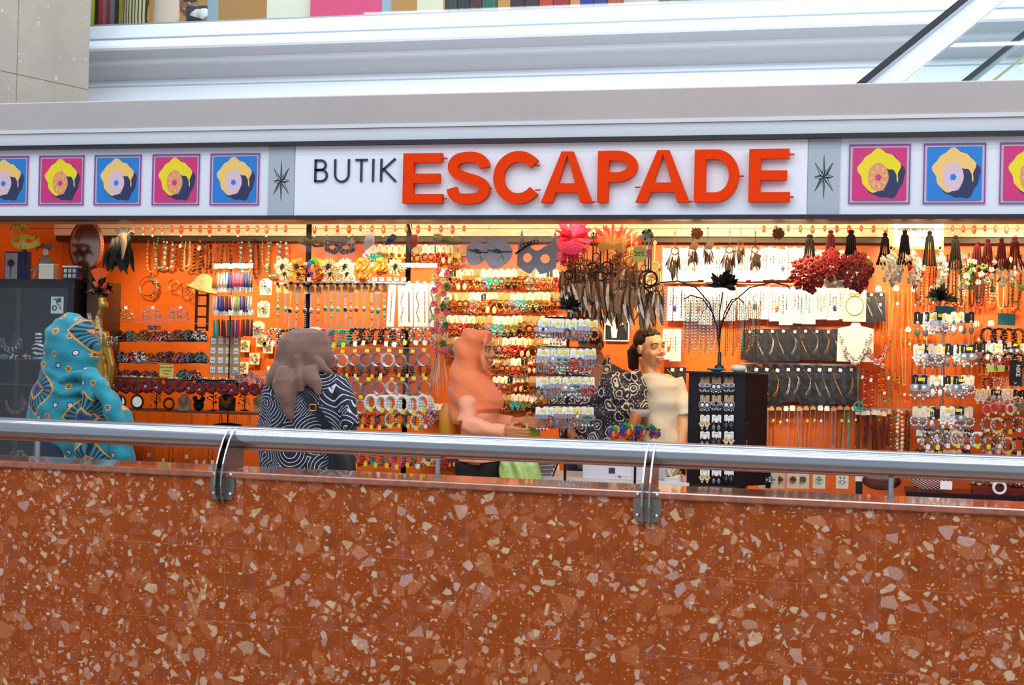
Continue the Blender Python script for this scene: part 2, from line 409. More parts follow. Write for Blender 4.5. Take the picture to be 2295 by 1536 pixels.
def pale_stone():
    t = NT('pale_stone', .3); o = t.obj; col = t.mix(t.noise(o, 3, 4), (140, 133, 122), (164, 157, 145))
    for sc_, off, a, b, k in ((14, 1.3, (196, 188, 170), (150, 138, 116), .35), (30, 4.1, (205, 198, 184), (128, 116, 92), .3)):
        n = t.vor(t.mapping(o, (1, 1, 1), (off, off, off)), sc_, 'F1', None); c = t.sep(n.outputs['Color'])
        f = t.math('MULTIPLY', t.math('LESS_THAN', n.outputs['Distance'], t.math('MULTIPLY', c[1], .34)), t.math('LESS_THAN', c[0], k))
        col = t.mix(t.math('MULTIPLY', f, .7), col, t.mix(c[2], a, b))
    return t.done(col)
M_pale = pale_stone()
M_white = mat('white_paint', (226, 230, 234), .38, var=(1.2, .03)); M_panel = mat('sign_panel_white', (226, 230, 236), .3, var=(1, .02))
M_greyband = mat('grey_paint', (226, 222, 220), .5, var=(1.5, .04)); M_dark = mat('dark_frame', (38, 26, 32), .35); M_beige = mat('beige_soffit', (196, 160, 116), .5)
M_orange = mat('orange_wall', (214, 98, 12), .5, var=(2.5, .14)); M_greypan = mat('grey_panel', (168, 178, 186), .4)
M_navy = mat('navy_letter', (22, 34, 70), .35); M_red = mat('letter_red', (232, 58, 0), .5, spec=.08); M_redside = mat('letter_side', (196, 44, 26), .35)
t_ = NT('brushed_steel', .17, 1.); M_brushed = t_.done(t_.mix(t_.noise(t_.mapping(t_.obj, (.25, 260, 260)), 1, 2), (140, 142, 146), (186, 188, 192)), t_.noise(t_.mapping(t_.obj, (.2, 150, 150)), 1, 2), .07, .004); M_plate = mat('plate_steel', (132, 124, 112), .36, 1.)

# ================================================================== NEAR BALUSTRADE
ZT = .915
a0, a1 = PZ(6, 1032.5, ZT), PZ(2288, 1140, ZT)
b0, b1 = PZ(6, 1019, ZT), PZ(2288, 1125, ZT)
dr = (a1 - a0).normalized(); nrm = Vector((-dr.y, dr.x, 0))      # away from the camera
ANG = math.atan2(dr.y, dr.x)
c_mid = (a0 + a1) / 2
WO = Vector((c_mid.x, c_mid.y, 0))
TH = ((b0 - a0).dot(nrm) + (b1 - a1).dot(nrm)) / 2
def wl(along, away, z): return WO + dr * along + nrm * away + Vector((0, 0, z))
w = MB(); w.box((0, TH / 2, (ZT - .03) / 2 - .3), (9, TH, ZT - .03 + .6))
wall = struct(w, 'wall_balustrade', M_terr); wall.location = WO; wall.rotation_euler = (0, 0, ANG)
t = MB(); t.box((0, TH / 2 - .004, ZT - .015), (9, TH + .016, .03)); cap = struct(t, 'trim_1', M_terr); cap.location = WO; cap.rotation_euler = (0, 0, ANG)
bv = cap.modifiers.new('b', 'BEVEL'); bv.width = .006; bv.segments = 2
M_cap = mat('polished_cap', (150, 84, 56), .09, 0, coat=.5, var=(30, .25)); cap.data.materials[0] = M_cap
# handrail: straight tube, line through two seen centre points in the wall's own direction
rm0, rm1 = ray(60, 966), ray(2230, 1047)
def hit(u, v, away):
    d = ray(u, v); k = (WO + nrm * away - EYE).dot(nrm) / d.dot(nrm); return EYE + d * k
RA = .105
h0, h1 = hit(6, 964.5, RA), hit(2288, 1048, RA)
RZ = (h0.z + h1.z) / 2
RR = .0505
rt = thing('handrail', 'long brushed steel tube handrail running along the red stone parapet', 'handrail', wl(0, RA, RZ), ANG)
q = MB(); q.tube([(-4.5, 0, 0), (4.5, 0, 0)], RR, 0, 48); q.obj('rail_tube', M_brushed, rt)
for uu in (85, 982, 1998):
    d = hit(uu, 1010, TH * .5); al = (d - WO).dot(dr); s_ = MB(); s_.tube([(al, TH * .5 - RA, -.04), (al, TH * .5 - RA, ZT - RZ)], .0105, 0, 16)
    s_.tube([(al, TH * .5 - RA, ZT - RZ + .004), (al, TH * .5 - RA, ZT - RZ)], .018, 0, 16); s_.obj('post', M_brushed, rt)
def bracket(u, label):
    d = hit(u, 1100, 0); al = (d - WO).dot(dr)
    r = thing('rail_bracket', label, 'bracket', wl(al, RA, RZ), ANG)
    # profile in (y,z): outer curve bulges towards the viewer
    # seen from the side: a crescent from the crown of the tube, out over the stone edge and back to the wall
    zb_ = .775 - RZ; y0_ = -RA; pr = []
    ctrl = [(-.020, .046), (-.052, .030), (-.085, 0), (-.118, -.05), (-.142, -.10), (-.155, -.15), (-.158, -.19), (-.150, -.225), (-.132, -.255), (-.112, zb_ + .006), (y0_ + .001, zb_)]
    pr = ctrl; zc0 = ZT - RZ; print('RAIL', RZ, ZT, TH, ANG, [round(hit(6, v_, 0).z, 3) for v_ in (1196, 1356, 1108)], hit(1450, 1160, 0).z)
    inner = [(y0_ + .001, zc0 + .002), (.045, zc0 + .002), (.045, -.02), (.02, .02)]
    for sx in (-.014, .014):
        m = MB(); pts = pr + inner; n = len(pts)
        vs = [(sx - .003, p[0], p[1]) for p in pts] + [(sx + .003, p[0], p[1]) for p in pts]
        m.add(vs, [tuple(range(n)), tuple(range(2 * n - 1, n - 1, -1))] + [(i, n + i, n + (i + 1) % n, (i + 1) % n) for i in range(n)])
        m.obj('fin_plate', M_brushed, r)
    m = MB(); zc = -(RZ - .86); pl = []
    for x, z in ((-.044, -.064), (.044, -.064), (.054, -.03), (.056, 0), (.054, .03), (.044, .064), (-.044, .064), (-.054, .03), (-.056, 0), (-.054, -.03)): pl.append((x, z + zc))
    m.poly(pl, -RA - .007, -RA); bp = m.obj('base_plate', M_plate, r)
    for sx in (-.037, .037):
        for sz in (-.04, .04):
            k = MB(); k.sph((sx, -RA - .010, zc + sz), (.009, .008, .009), 0, 12, 8); k.obj('bolt', steel, bp)
bracket(500, 'left steel twin-fin rail bracket bolted to the red stone parapet')
bracket(1452, 'right steel twin-fin rail bracket bolted to the red stone parapet')
# floor
f = MB(); f.box((0, 12.4, -.05), (30, 13.2, .1)); struct(f, 'floor', mat('floor_tile', (150, 128, 110), .25, var=(3, .08)))
f = MB(); f.box((0, 0, -4.05), (30, 12, .1)); struct(f, 'floor_lower', MATS['floor_tile'])

# ================================================================== KIOSK SHELL
YS = 8.60; YB = 10.22                     # sign plane, back wall
XL, XR = P(-160, 480, YS).x, P(2420, 480, YS).x
XM, XW = (XL + XR) / 2, XR - XL
zb0 = P(1147, 483.5, YS).z; zt0 = P(1147, 321, YS).z          # white panel bottom / top
m = MB(); m.box((XM, YS + .05, (zb0 + zt0) / 2), (XW, .08, zt0 - zb0)); struct(m, 'wall_fascia', M_panel)
zbb = zb0 - .028
m = MB(); m.box((XM, YS + .02, zb0 - .014), (XW, .12, .028)); struct(m, 'trim_2', M_dark)
m = MB(); m.box((XM, YS + .015, zt0 + .012), (XW, .13, .024)); struct(m, 'trim_3', M_dark)
# fascia profile above: white band, drip lip, grey upstand leaning out
za = zt0 + .024; zb = P(1147, 284, YS).z; zc = P(1147, 276, YS).z; ytop = YS - .16; zd = P(1147, 205, ytop).z
def prof_run(pts, name, mt, y2, smooth=False):
    m = MB(); n = len(pts); vs = [(XL, y, z) for y, z in pts] + [(XR, y, z) for y, z in pts]
    fs = [(i, n + i, n + i + 1, i + 1) for i in range(n - 1)] + [tuple(range(n - 1, -1, -1)), tuple(range(n, 2 * n)), (n - 1, 2 * n - 1, n, 0)]
    m.add(vs, fs); return struct(m, name, mt)
prof_run([(YS + .1, za), (YS - .01, za), (YS - .03, zb), (YS + .1, zb)], 'trim_4', M_white, 0)
prof_run([(YS + .1, zb + .002), (YS - .045, zb + .002), (YS - .05, zc), (YS + .1, zc)], 'trim_5', M_white, 0)
prof_run([(YS + .1, zc), (YS - .045, zc), (ytop, zd - .006), (ytop, zd), (YS + .1, zd)], 'trim_6', M_greyband, 0)
m = MB(); m.box((XM, (YS + YB) / 2 + .2, zd - .06), (XW, YB - YS + .2, .08)); struct(m, 'wall_roof', M_white)
# soffit behind the sign and shop ceiling
zs = zbb
zsf = P(1147, 505, YS + .36).z
m = MB(); m.box((XM, YS + .22, zbb + .04), (XW, .30, .06)); struct(m, 'trim_7', M_beige)
zceil = 2.50
m = MB(); m.box((XM, (YS + YB) / 2 + .25, zceil + .02), (XW, YB - YS - .3, .04)); struct(m, 'ceiling', mat('shop_ceiling', (236, 214, 180), .6))
m = MB(); m.box((XM, YB + .04, 1.4), (XW, .08, 2.8)); struct(m, 'wall_back', M_orange)
m = MB(); m.box((XL + .02, (YS + YB) / 2 + .1, 1.3), (.06, YB - YS - .1, 2.6)); struct(m, 'wall_left', M_orange)
m = MB(); m.box((XR - .02, (YS + YB) / 2 + .1, 1.3), (.06, YB - YS - .1, 2.6)); struct(m, 'wall_right', M_orange)
# cream bulkhead high on the back wall and the dark rail under it
z1, z2 = P(1147, 530, YB - .1).z, P(1147, 542, YB - .1).z
m = MB(); m.box((XM, YB - .06, (z1 + 2.5) / 2), (XW, .12, 2.5 - z1)); struct(m, 'trim_8', mat('cream_bulkhead', (244, 222, 186), .6))
m = MB(); m.box((XM, YB - .04, (z1 + z2) / 2), (XW, .10, z1 - z2)); struct(m, 'trim_9', mat('brown_rail', (66, 50, 34), .5))
# ---- sign: grey end panels with stars, boutique lettering, framed prints
sign = thing('shop_sign', 'white boutique sign with thin navy word and big orange-red block capitals', 'sign', (XM, YS, zb0))
def sg(u, v, Y=None):
    p = P(u, v, Y or YS); return p - sign.location
pl_, pr_ = sg(661, 400), sg(1809, 400)
m = MB(); m.box(((pl_.x + pr_.x) / 2, 0.004, (zt0 - zb0) / 2), (pr_.x - pl_.x, .01, zt0 - zb0 - .004)); m.obj('sign_board', mat('sign_face', (232, 236, 242), .28), sign)
YL = YS - .055
lt = P(1147, 341, YL).z - zb0; lb = P(1147, 455, YL).z - zb0; LH = lt - lb
def letter(ch, u0, u1):
    x0, x1 = sg(u0, 400, YL).x, sg(u1, 400, YL).x; w_ = x1 - x0; H = LH; T = H * .185; m = MB(); y0, y1 = -.058, -.018
    X = lambda a: x0 + a * w_
    Z = lambda b: lb + b * H
    if ch == 'E':
        m.poly([(X(0), Z(0)), (X(0) + w_, Z(0)), (X(0) + w_, Z(0) + T), (X(0) + T * 1.18, Z(0) + T), (X(0) + T * 1.18, Z(.5) - T / 2), (X(.92), Z(.5) - T / 2), (X(.92), Z(.5) + T / 2), (X(0) + T * 1.18, Z(.5) + T / 2), (X(0) + T * 1.18, Z(1) - T), (X(.97), Z(1) - T), (X(.97), Z(1)), (X(0), Z(1))], y0, y1)
    elif ch == 'S':
        P_ = [(.10, .30), (.15, .18), (.27, .10), (.50, .085), (.73, .11), (.87, .20), (.88, .31), (.80, .40), (.64, .46), (.40, .52), (.22, .59), (.13, .68), (.14, .79), (.25, .88), (.50, .915), (.72, .89), (.85, .80), (.88, .70)]
        # smooth the pen path
        Q = []
        for i in range(len(P_) - 1):
            p0, p1, p2, p3 = P_[max(0, i - 1)], P_[i], P_[i + 1], P_[min(len(P_) - 1, i + 2)]
            for k in range(4):
                tt = k / 4; Q.append(tuple(.5 * ((2 * p1[j]) + (-p0[j] + p2[j]) * tt + (2 * p0[j] - 5 * p1[j] + 4 * p2[j] - p3[j]) * tt * tt + (-p0[j] + 3 * p1[j] - 3 * p2[j] + p3[j]) * tt ** 3) for j in (0, 1)))
        Q.append(P_[-1]); m.stroke([(X(a), Z(b)) for a, b in Q], T * 1.12, y0, y1)
    elif ch == 'C':
        Q = []
        for i in range(37):
            a = math.radians(38 + i * (322 - 38) / 36); Q.append((X(.54) + w_ * .44 * math.cos(a), Z(.5) + H * .415 * math.sin(a)))
        m.stroke(Q, T * 1.15, y0, y1)
    elif ch == 'A':
        t_ = T * 1.18
        h = (X(.5) - t_ * .52, X(.5) + t_ * .52)
        def lx(b): return X(0) + (h[0] - X(0)) * b
        def rx(b): return X(1) + (h[1] - X(1)) * b
        m.poly([(X(0), Z(0)), (X(0) + t_ * 1.06, Z(0)), (h[0] + (t_ * 1.04) * .5 , Z(.93)), (h[0] + t_ * .52, Z(1)), (h[0], Z(1))], y0, y1)
        m.poly([(X(1), Z(0)), (X(1) - t_ * 1.06, Z(0)), (h[1] - (t_ * 1.04) * .5, Z(.93)), (h[1] - t_ * .52, Z(1)), (h[1], Z(1))], y0 - .0004, y1)
        m.poly([(lx(.20) + .01, Z(.20)), (rx(.20) - .01, Z(.20)), (rx(.38) - .01, Z(.38)), (lx(.38) + .01, Z(.38))], y0 + .0006, y1)
        m.poly([(h[0] + .004, Z(.72)), (h[1] - .004, Z(.72)), (h[1] - .004, Z(1)), (h[0] + .004, Z(1))], y0 + .0006, y1) if False else None
    elif ch in 'PD':
        b0 = .40 if ch == 'P' else 0.0; hh = (1 - b0) * H; r = hh / 2; R_ = min(r, w_ * .6)
        m.box((X(0) + T * .59, (y0 + y1) / 2, Z(.5)), (T * 1.18, y1 - y0, H))
        Q = [(X(0) + T * .4, Z(1) - T / 2)]; cx_ = X(1) - T * .6 - (w_ - T * .6) * .46 ; rx_ = X(1) - T * .6 - cx_
        for i in range(25):
            a = PI / 2 - i * PI / 24; Q.append((cx_ + rx_ * math.cos(a), Z(b0) + hh / 2 + (hh / 2 - T / 2) * math.sin(a)))
        Q.append((X(0) + T * .4, Z(b0) + T / 2)); m.stroke(Q, T * 1.02, y0 - .0006, y1)
    o = m.obj('sign_letter', [M_red], sign)
    # dim red return behind the face, and small fixing pins
    pins = []
    def pin(p_, q_, r_): k_ = MB(); k_.tube([p_, q_], r_, 0, 8); k_.obj('fixing_pin', M_redside, o)
    for (pa, pb) in ((1.03, .9), (1.03, .1)) if ch in 'E' else ((1.0, .3),) if ch in 'SP' else ((.95, .74), (.97, .26)) if ch == 'C' else ((1.03, .5),) if ch == 'D' else ((1.01, .02),):
        pin((X(pa) - .02, -.03, Z(pb)), (X(pa) + .014, -.03, Z(pb)), .005)
for ch, u0, u1 in zip('ESCAPADE', (903, 1003, 1107, 1213, 1339, 1425, 1556, 1678), (992, 1096, 1208, 1328, 1430, 1546, 1658, 1771)): letter(ch, u0, u1)
# thin navy word
def thin(ch, u0, u1):
    x0, x1 = sg(u0, 400).x, sg(u1, 400).x; zt_, zb_ = sg(800, 357).z, sg(800, 408).z; H = zt_ - zb_; w_ = x1 - x0; T = .0125; m = MB(); y0, y1 = -.014, -.001
    X = lambda a: x0 + a * w_
    Z = lambda b: zb_ + b * H
    st = lambda *p: m.stroke([(X(a), Z(b)) for a, b in p], T, y0, y1)
    if ch == 'B':
        st((.06, 0), (.06, 1))
        m.stroke([(X(.02), Z(.96))] + [(X(.48) + .36 * w_ * math.cos(a), Z(.75) + .21 * H * math.sin(a)) for a in [PI / 2 - i * PI / 10 for i in range(11)]] + [(X(.02), Z(.54))], T, y0, y1 + .0002)
        m.stroke([(X(.02), Z(.54))] + [(X(.52) + .43 * w_ * math.cos(a), Z(.29) + .25 * H * math.sin(a)) for a in [PI / 2 - i * PI / 10 for i in range(11)]] + [(X(.02), Z(.04))], T, y0, y1 + .0004)
    elif ch == 'U': m.stroke([(X(.05), Z(1))] + [(X(.5) - .45 * w_ * math.cos(a), Z(.34) - .33 * H * math.sin(a)) for a in [i * PI / 12 for i in range(13)]] + [(X(.95), Z(1))], T, y0, y1)
    elif ch == 'T': st((0, .96), (1, .96)); st((.5, 0), (.5, .95))
    elif ch == 'I': st((.5, 0), (.5, 1))
    elif ch == 'K': st((.06, 0), (.06, 1)); st((.95, 1), (.1, .47)); st((.2, .56), (1, 0))
    m.obj('sign_letter', M_navy, sign)
for ch, u0, u1 in zip('BUTIK', (706, 750, 797, 832, 853), (735, 784, 824, 842, 888)): thin(ch, u0, u1)
# grey star panels
for (u0, u1, lab) in ((602, 660, 'left'), (1811, 1882, 'right')):
    x0, x1 = P(u0, 400, YS).x, P(u1, 400, YS).x; r = thing('star_panel', 'grey sign panel with dark compass star, at the ' + lab + ' end of the lettering', 'panel', ((x0 + x1) / 2, YS, zb0))
    m = MB(); m.box((0, .004, (zt0 - zb0) / 2), (x1 - x0, .014, zt0 - zb0 - .002)); m.obj('board', M_greypan, r)
    m = MB(); zc_ = (zt0 - zb0) * .5; pts = []
    R_ = {90: .128, 58: .10, 0: .055, -58: .10, -90: .128, -122: .10, 180: .055, 122: .10}
    angs = [90, 58, 0, -58, -90, -122, 180, 122]
    for i, a in enumerate(angs):
        R1 = R_[a]; tip = (R1 * math.cos(math.radians(a)), zc_ + R1 * math.sin(math.radians(a)))
        nx = angs[(i + 1) % 8]; pv = angs[i - 1]
        def mid(p_, q_):
            d = math.radians(p_); e = math.radians(q_); vx, vz = math.cos(d) + math.cos(e), math.sin(d) + math.sin(e); l = math.hypot(vx, vz); return (.026 * vx / l, zc_ + .026 * vz / l)
        c = (0, zc_); ml, mr = mid(a, pv), mid(a, nx)
        m.poly([c, tip, mr], -.0045, .0)
        for p1, p2 in ((tip, ml), (ml, c)): m.stroke([p1, p2], .003, -.0045, 0)
    m.obj('compass_star', mat('star_ink', (24, 34, 44), .4), r)
# square prints: generic blossoms in the seen colours
def print_face(kind):
    pk = kind == 'pink'
    return [mat('print_' + ('magenta' if pk else 'azure'), (208, 40, 116) if pk else (24, 122, 204), .4), mat('print_violet', (146, 60, 148), .4), mat('print_' + ('yellow' if pk else 'apricot'), (236, 214, 10) if pk else (240, 196, 110), .4),
            mat('print_' + ('peach' if pk else 'lilac'), (224, 148, 112) if pk else (214, 186, 212), .4), mat('print_dark', (40, 44, 40) if pk else (38, 44, 84), .4)]
PR = [(4, 62, 'blue'), (87, 188, 'pink'), (211, 316, 'blue'), (341, 447, 'pink'), (471, 581, 'blue'), (1902, 2040, 'pink'), (2069, 2209, 'blue'), (2240, 2384, 'pink')]
PR[0] = (-42, 63, 'blue')
for i, (u0, u1, kd) in enumerate(PR):
    x0, x1 = P(u0, 400, YS).x, P(u1, 400, YS).x; vc = 401 if u0 < 1000 else 391
    zt_, zb_ = P((u0 + u1) / 2, (344 + (450 - u0) * .013) if u0 < 1000 else 323 - (u0 - 1902) * .013, YS).z, P((u0 + u1) / 2, 460 if u0 < 1000 else 457, YS).z
    w_, h_ = x1 - x0, zt_ - zb_; side = 'left' if u0 < 1000 else 'right'; n_ = 5 if side == 'left' else 3; ii = i if side == 'left' else i - 5
    r = thing('framed_print', f'square {"magenta" if kd == "pink" else "azure"} blossom print, {ordn(ii, n_)} of the prints {side} of the sign', 'print', ((x0 + x1) / 2, YS, zb_), group='square prints along the fascia')
    m = MB(); t_ = .008
    for c, d in (((0, 0, t_ / 2), (w_, .004, t_)), ((0, 0, h_ - t_ / 2), (w_, .004, t_)), ((-w_ / 2 + t_ / 2, 0, h_ / 2), (t_, .0041, h_)), ((w_ / 2 - t_ / 2, 0, h_ / 2), (t_, .0041, h_))): m.box(c, d)
    M5 = print_face(kd); m.obj('border', M5[1], r)
    m = MB(); iw, ih = w_ * .88, h_ * .88
    m.box((0, 0, h_ / 2), (iw, .004, ih), 0); y = -.0022
    rr = random.Random(5 + (kd == 'pink')); cz = h_ * .5
    def blob2(cx_, cz_, a, b, mi, yy, wob, n=28, seed=0):
        q = random.Random(seed); ph = [q.random() * 6 for _ in range(4)]; pts = []
        for j in range(n):
            t_ = 2 * PI * j / n; k = 1 + wob * (math.sin(5 * t_ + ph[0]) * .6 + math.sin(9 * t_ + ph[1]) * .4); pts.append((cx_ + a * k * math.cos(t_), cz_ + b * k * math.sin(t_)))
        m.poly(pts, yy, .001, mi)
    blob2(iw * .1, cz - ih * .04, iw * .36, ih * .43, 4, y - .0004, .10, 36, 1)
    blob2(0, cz + ih * .05, iw * .38, ih * .40, 2, y - .0008, .11, 40, 2)
    blob2(iw * .16, cz - ih * .12, iw * .17, ih * .22, 4, y - .0010, .08, 30, 5)
    blob2(-iw * .02, cz - ih * .06, iw * .19, ih * .27, 3, y - .0012, .03, 30, 3)
    blob2(-iw * .02, cz - ih * .07, iw * .055, ih * .06, 0, y - .0016, .16, 30, 4)
    for j in range(8):
        a = j * PI / 4; m.stroke([(iw * .10 * math.cos(a) - iw * .02, cz - ih * .06 + ih * .12 * math.sin(a)), (iw * .16 * math.cos(a + .2) - iw * .02, cz - ih * .06 + ih * .22 * math.sin(a + .2))], .006, y - .0014, 0, 2)
    m.obj('artwork', M5, r)

# ================================================================== BEYOND THE KIOSK: stone column, upper floor, escalator
colr = P(200, 120, 12.2); dd = (AXR * .53 + AXW * .848); dd.z = 0; dd.normalize(); pp = Vector((-dd.y, dd.x, 0))
m = MB(); L = 1.9
A = colr.copy(); A.z = 0; B = A - dd * L; Cq = B + pp * 1.4; D = A + pp * 1.4
vs = [(p.x, p.y, z) for z in (0, 6.4) for p in (A, B, Cq, D)]
m.add(vs, [(0, 1, 2, 3), (7, 6, 5, 4), (0, 4, 5, 1), (1, 5, 6, 2), (2, 6, 7, 3), (3, 7, 4, 0)]); struct(m, 'wall_column', M_pale)
jm = MB(); zj = PZ
def onface(u, v):
    d = ray(u, v); n = pp; k = (A - EYE).dot(n) / d.dot(n); return EYE + d * k
g1, g2 = onface(42, 10), onface(40, 225)
jm.tube([(g1.x, g1.y, 0), (g1.x, g1.y, 6.4)], .004, 0, 4)
g3 = onface(120, 184)
jm.tube([(A.x, A.y, g3.z), (B.x, B.y, g3.z)], .004, 0, 4); struct(jm, 'trim_10', mat('stone_joint', (120, 110, 92), .8))
YU = 13.2
xl, xr = P(60, 60, YU).x - 1, P(2420, 60, YU).x + 1
def zU(v): return P(1147, v, YU).z
prU = [(YU + .5, zU(420)), (YU, zU(420)), (YU, zU(176)), (YU + .015, zU(175)), (YU + .015, zU(171)), (YU - .0, zU(170)), (YU, zU(161)), (YU + .015, zU(160)), (YU + .015, zU(157)), (YU, zU(156))]
for i in range(11):
    a = i / 10; prU.append((YU - .02 - .16 * math.sin(a * PI / 2), zU(152 - 34 * a)))
for i in range(9):
    a = i / 8; prU.append((YU - .18 - .10 * math.sin(a * PI) - .02 * a, zU(116 - 44 * a)))
prU += [(YU - .17, zU(68)), (YU - .17, zU(66)), (YU - .20, zU(65)), (YU - .20, zU(36)), (YU - .12, zU(35)), (YU + .5, zU(34))]
m = MB(); n = len(prU); vs = [(xl, y, z) for y, z in prU] + [(xr, y, z) for y, z in prU]
m.add(vs, [(i, n + i, n + i + 1, i + 1) for i in range(n - 1)], 0, False); m.add(vs, [(n - 1, 2 * n - 1, n, 0), tuple(range(n - 1, -1, -1)), tuple(range(n, 2 * n))]); 
bal = struct(m, 'wall_balcony', mat('balcony_white', (222, 232, 240), .4))
m = MB(); m.box(((xl + xr) / 2, YU + 2.6, zU(60) - .05), (xr - xl, 4.4, .1)); struct(m, 'floor_upper', mat('upper_floor_wood', (190, 132, 60), .3))
m = MB(); m.box(((xl + xr) / 2, YU + 4.4, zU(34) + 1.2), (xr - xl, .1, 3.2)); struct(m, 'wall_upper', mat('ochre_wall', (206, 150, 72), .6))
m = MB(); m.box(((xl + xr) / 2, YU - .14, zU(33.5)), (xr - xl, .05, .03)); struct(m, 'trim_11', mat('glass_channel', (170, 174, 178), .35, .6))
m = MB(); m.box(((xl + xr) / 2, YU - .14, zU(34) + .5), (xr - xl, .012, 1.0)); struct(m, 'window_1', glass)
for u0, u1, i in ((473, 491, 12), (862, 880, 13)):
    x0, x1 = P(u0, 30, YU).x, P(u1, 30, YU).x; m = MB(); m.box(((x0 + x1) / 2, YU - .05, zU(34) + .5), (x1 - x0, .06, 1.0)); struct(m, 'trim_%d' % i, mat('mullion_grey', (156, 170, 182), .4))
area('upper_shop_light', (-1, YU + 1.6, zU(34) + 2.2), (12, 1.0), 95, (1, .86, .62))
zf = zU(60)
def wall_panel(u0, u1, col, name, label, Y=YU + .5):
    x0, x1 = P(u0, 20, Y).x, P(u1, 20, Y).x; m = MB(); m.box(((x0 + x1) / 2, Y, zf + 1.0), (x1 - x0, .04, 2.0)); return solo(m, name, mat(name + str(u0), col, .5), label, 'panel')
wall_panel(697, 861, (232, 60, 110), 'poster_panel', 'plain crimson pink poster panel behind the upper floor glass')
wall_panel(600, 697, (240, 226, 200), 'backdrop_board', 'cream display panel behind upper glass, left of the crimson poster', YU + .6)
wall_panel(936, 994, (232, 214, 180), 'backdrop_board', 'narrow cream panel behind upper glass, right of the crimson poster', YU + .6)
wall_panel(1355, 1475, (246, 240, 230), 'backdrop_board', 'cream-white panel behind the upper glass near the right', YU + 1.2)
def garments(u0, u1, cols, where):
    n = len(cols)
    for i, (c, cn) in enumerate(cols):
        x0, x1 = P(u0 + (u1 - u0) * i / n, 30, YU + .7).x, P(u0 + (u1 - u0) * (i + 1) / n, 30, YU + .7).x; m = MB(); pts = []; wd = (x1 - x0) * .96
        for j in range(13): pts.append((-wd / 2 + wd * j / 12, .012 * math.sin(j * 2.1 + i)))
        vs = []
        for z, k in ((0, 1.), (.75, .95), (1.25, .9), (1.4, .4)):
            vs += [(p[0] * k, p[1], z) for p in pts] + [(p[0] * k, p[1] + .15, z) for p in pts[::-1]]
        fs = []; q = 26
        for a in range(3): fs += [(a * q + j, a * q + (j + 1) % q, (a + 1) * q + (j + 1) % q, (a + 1) * q + j) for j in range(q)]
        fs += [tuple(range(q - 1, -1, -1)), tuple(range(3 * q, 4 * q))]
        m.add(vs, fs, 0, True)
        solo(m, 'hanging_garment', mat('cloth_%d_%d_%d' % c, c, .8, var=(40, .25)), f'{cn} garment hanging upstairs, {ordn(i, n)} {where}', 'clothing', 'garments on the upper floor rails', ((x0 + x1) / 2, YU + .7, zf + .02))
garments(203, 284, [((206, 200, 30), 'lime yellow'), ((20, 20, 20), 'black'), ((200, 40, 30), 'red'), ((190, 110, 130), 'dusty pink'), ((150, 70, 60), 'rust'), ((150, 140, 150), 'grey'), ((40, 60, 60), 'dark green'), ((230, 200, 40), 'yellow'), ((210, 120, 130), 'rose')], 'beside the stone column')
garments(996, 1108, [((70, 66, 60), 'dark grey'), ((44, 50, 46), 'charcoal'), ((90, 44, 34), 'brown'), ((40, 110, 92), 'teal')], 'right of the narrow cream panel')
garments(1142, 1272, [((64, 34, 30), 'dark brown'), ((76, 40, 34), 'maroon'), ((214, 60, 30), 'scarlet'), ((180, 40, 30), 'red')], 'in the dark and scarlet run')
garments(1298, 1392, [((50, 50, 150), 'royal blue'), ((60, 56, 140), 'indigo'), ((200, 90, 50), 'orange')], 'in the blue and orange run')
garments(1475, 1720, [((120, 104, 70), 'olive print'), ((90, 96, 104), 'slate print'), ((96, 84, 60), 'khaki print'), ((110, 100, 90), 'taupe print')], 'of the printed ones at far right')
# tops on hangers
for i, (u, c, cn) in enumerate(((304, (214, 190, 140), 'beige striped'), (372, (236, 200, 180), 'pale pink'))):
    p = P(u, 40, YU + .55); r = thing('blouse', cn + ' short top on a hanger behind the upper glass', 'clothing', (p.x, p.y, zf + .25))
    m = MB(); m.lathe([(.13, 0), (.15, .1), (.14, .3), (.17, .42), (.15, .52), (.05, .60)], n=24, sy=.5, wob=lambda a, z: .05 * math.sin(9 * a)); 
    t_ = NT('striped_cloth%d' % i, .8); xx = t_.sep(t_.obj)[0]; m.obj('garment', t_.done(t_.mix(t_.math('GREATER_THAN', t_.math('FRACT', t_.math('MULTIPLY', xx, 28)), .6 if i == 0 else 2), c, (60, 50, 44))), r)
    m = MB(); m.tube([(-.16, 0, .55), (0, 0, .66), (.16, 0, .55)], .006, 0, 6); m.tube([(0, 0, .66), (0, 0, .72), (.02, 0, .75), (.04, 0, .72)], .004, 0, 6); m.obj('hanger', white, r)

# escalator seen behind the kiosk roof, rising to the right
YE = 11.2
e0, e1 = P(1952, 181, YE), P(2165, 8, YE); ed = (e1 - e0).normalized(); eo = e0 - ed * 1.2; ee = e1 + ed * 2.0
esc = thing('escalator', 'escalator with black handrails and glass sides rising to the right', 'escalator', (eo.x, YE, 0))
def esl(p, dy, dn=0.):
    nn = Vector((-ed.z, 0, ed.x)); q_ = p + nn * dn; return (q_.x - eo.x, q_.y - YE + dy, q_.z)
def bar(dy, dn, hw, hd, mt, name, y2=None):
    m = MB(); vs = []
    for p in (eo, ee):
        for a, b in ((-hd, -hw), (hd, -hw), (hd, hw), (-hd, hw)): vs.append(esl(p, dy + a, dn + b))
    m.add(vs, [(0, 1, 2, 3), (7, 6, 5, 4), (0, 4, 5, 1), (1, 5, 6, 2), (2, 6, 7, 3), (3, 7, 4, 0)]); o = m.obj(name, mt, esc); return o
rub = mat('handrail_rubber', (16, 16, 22), .35)
bar(0, .03, .022, .04, rub, 'handrail_belt'); bar(0, -.005, .010, .03, mat('esc_alu', (150, 158, 166), .3, .8), 'handrail_guide')
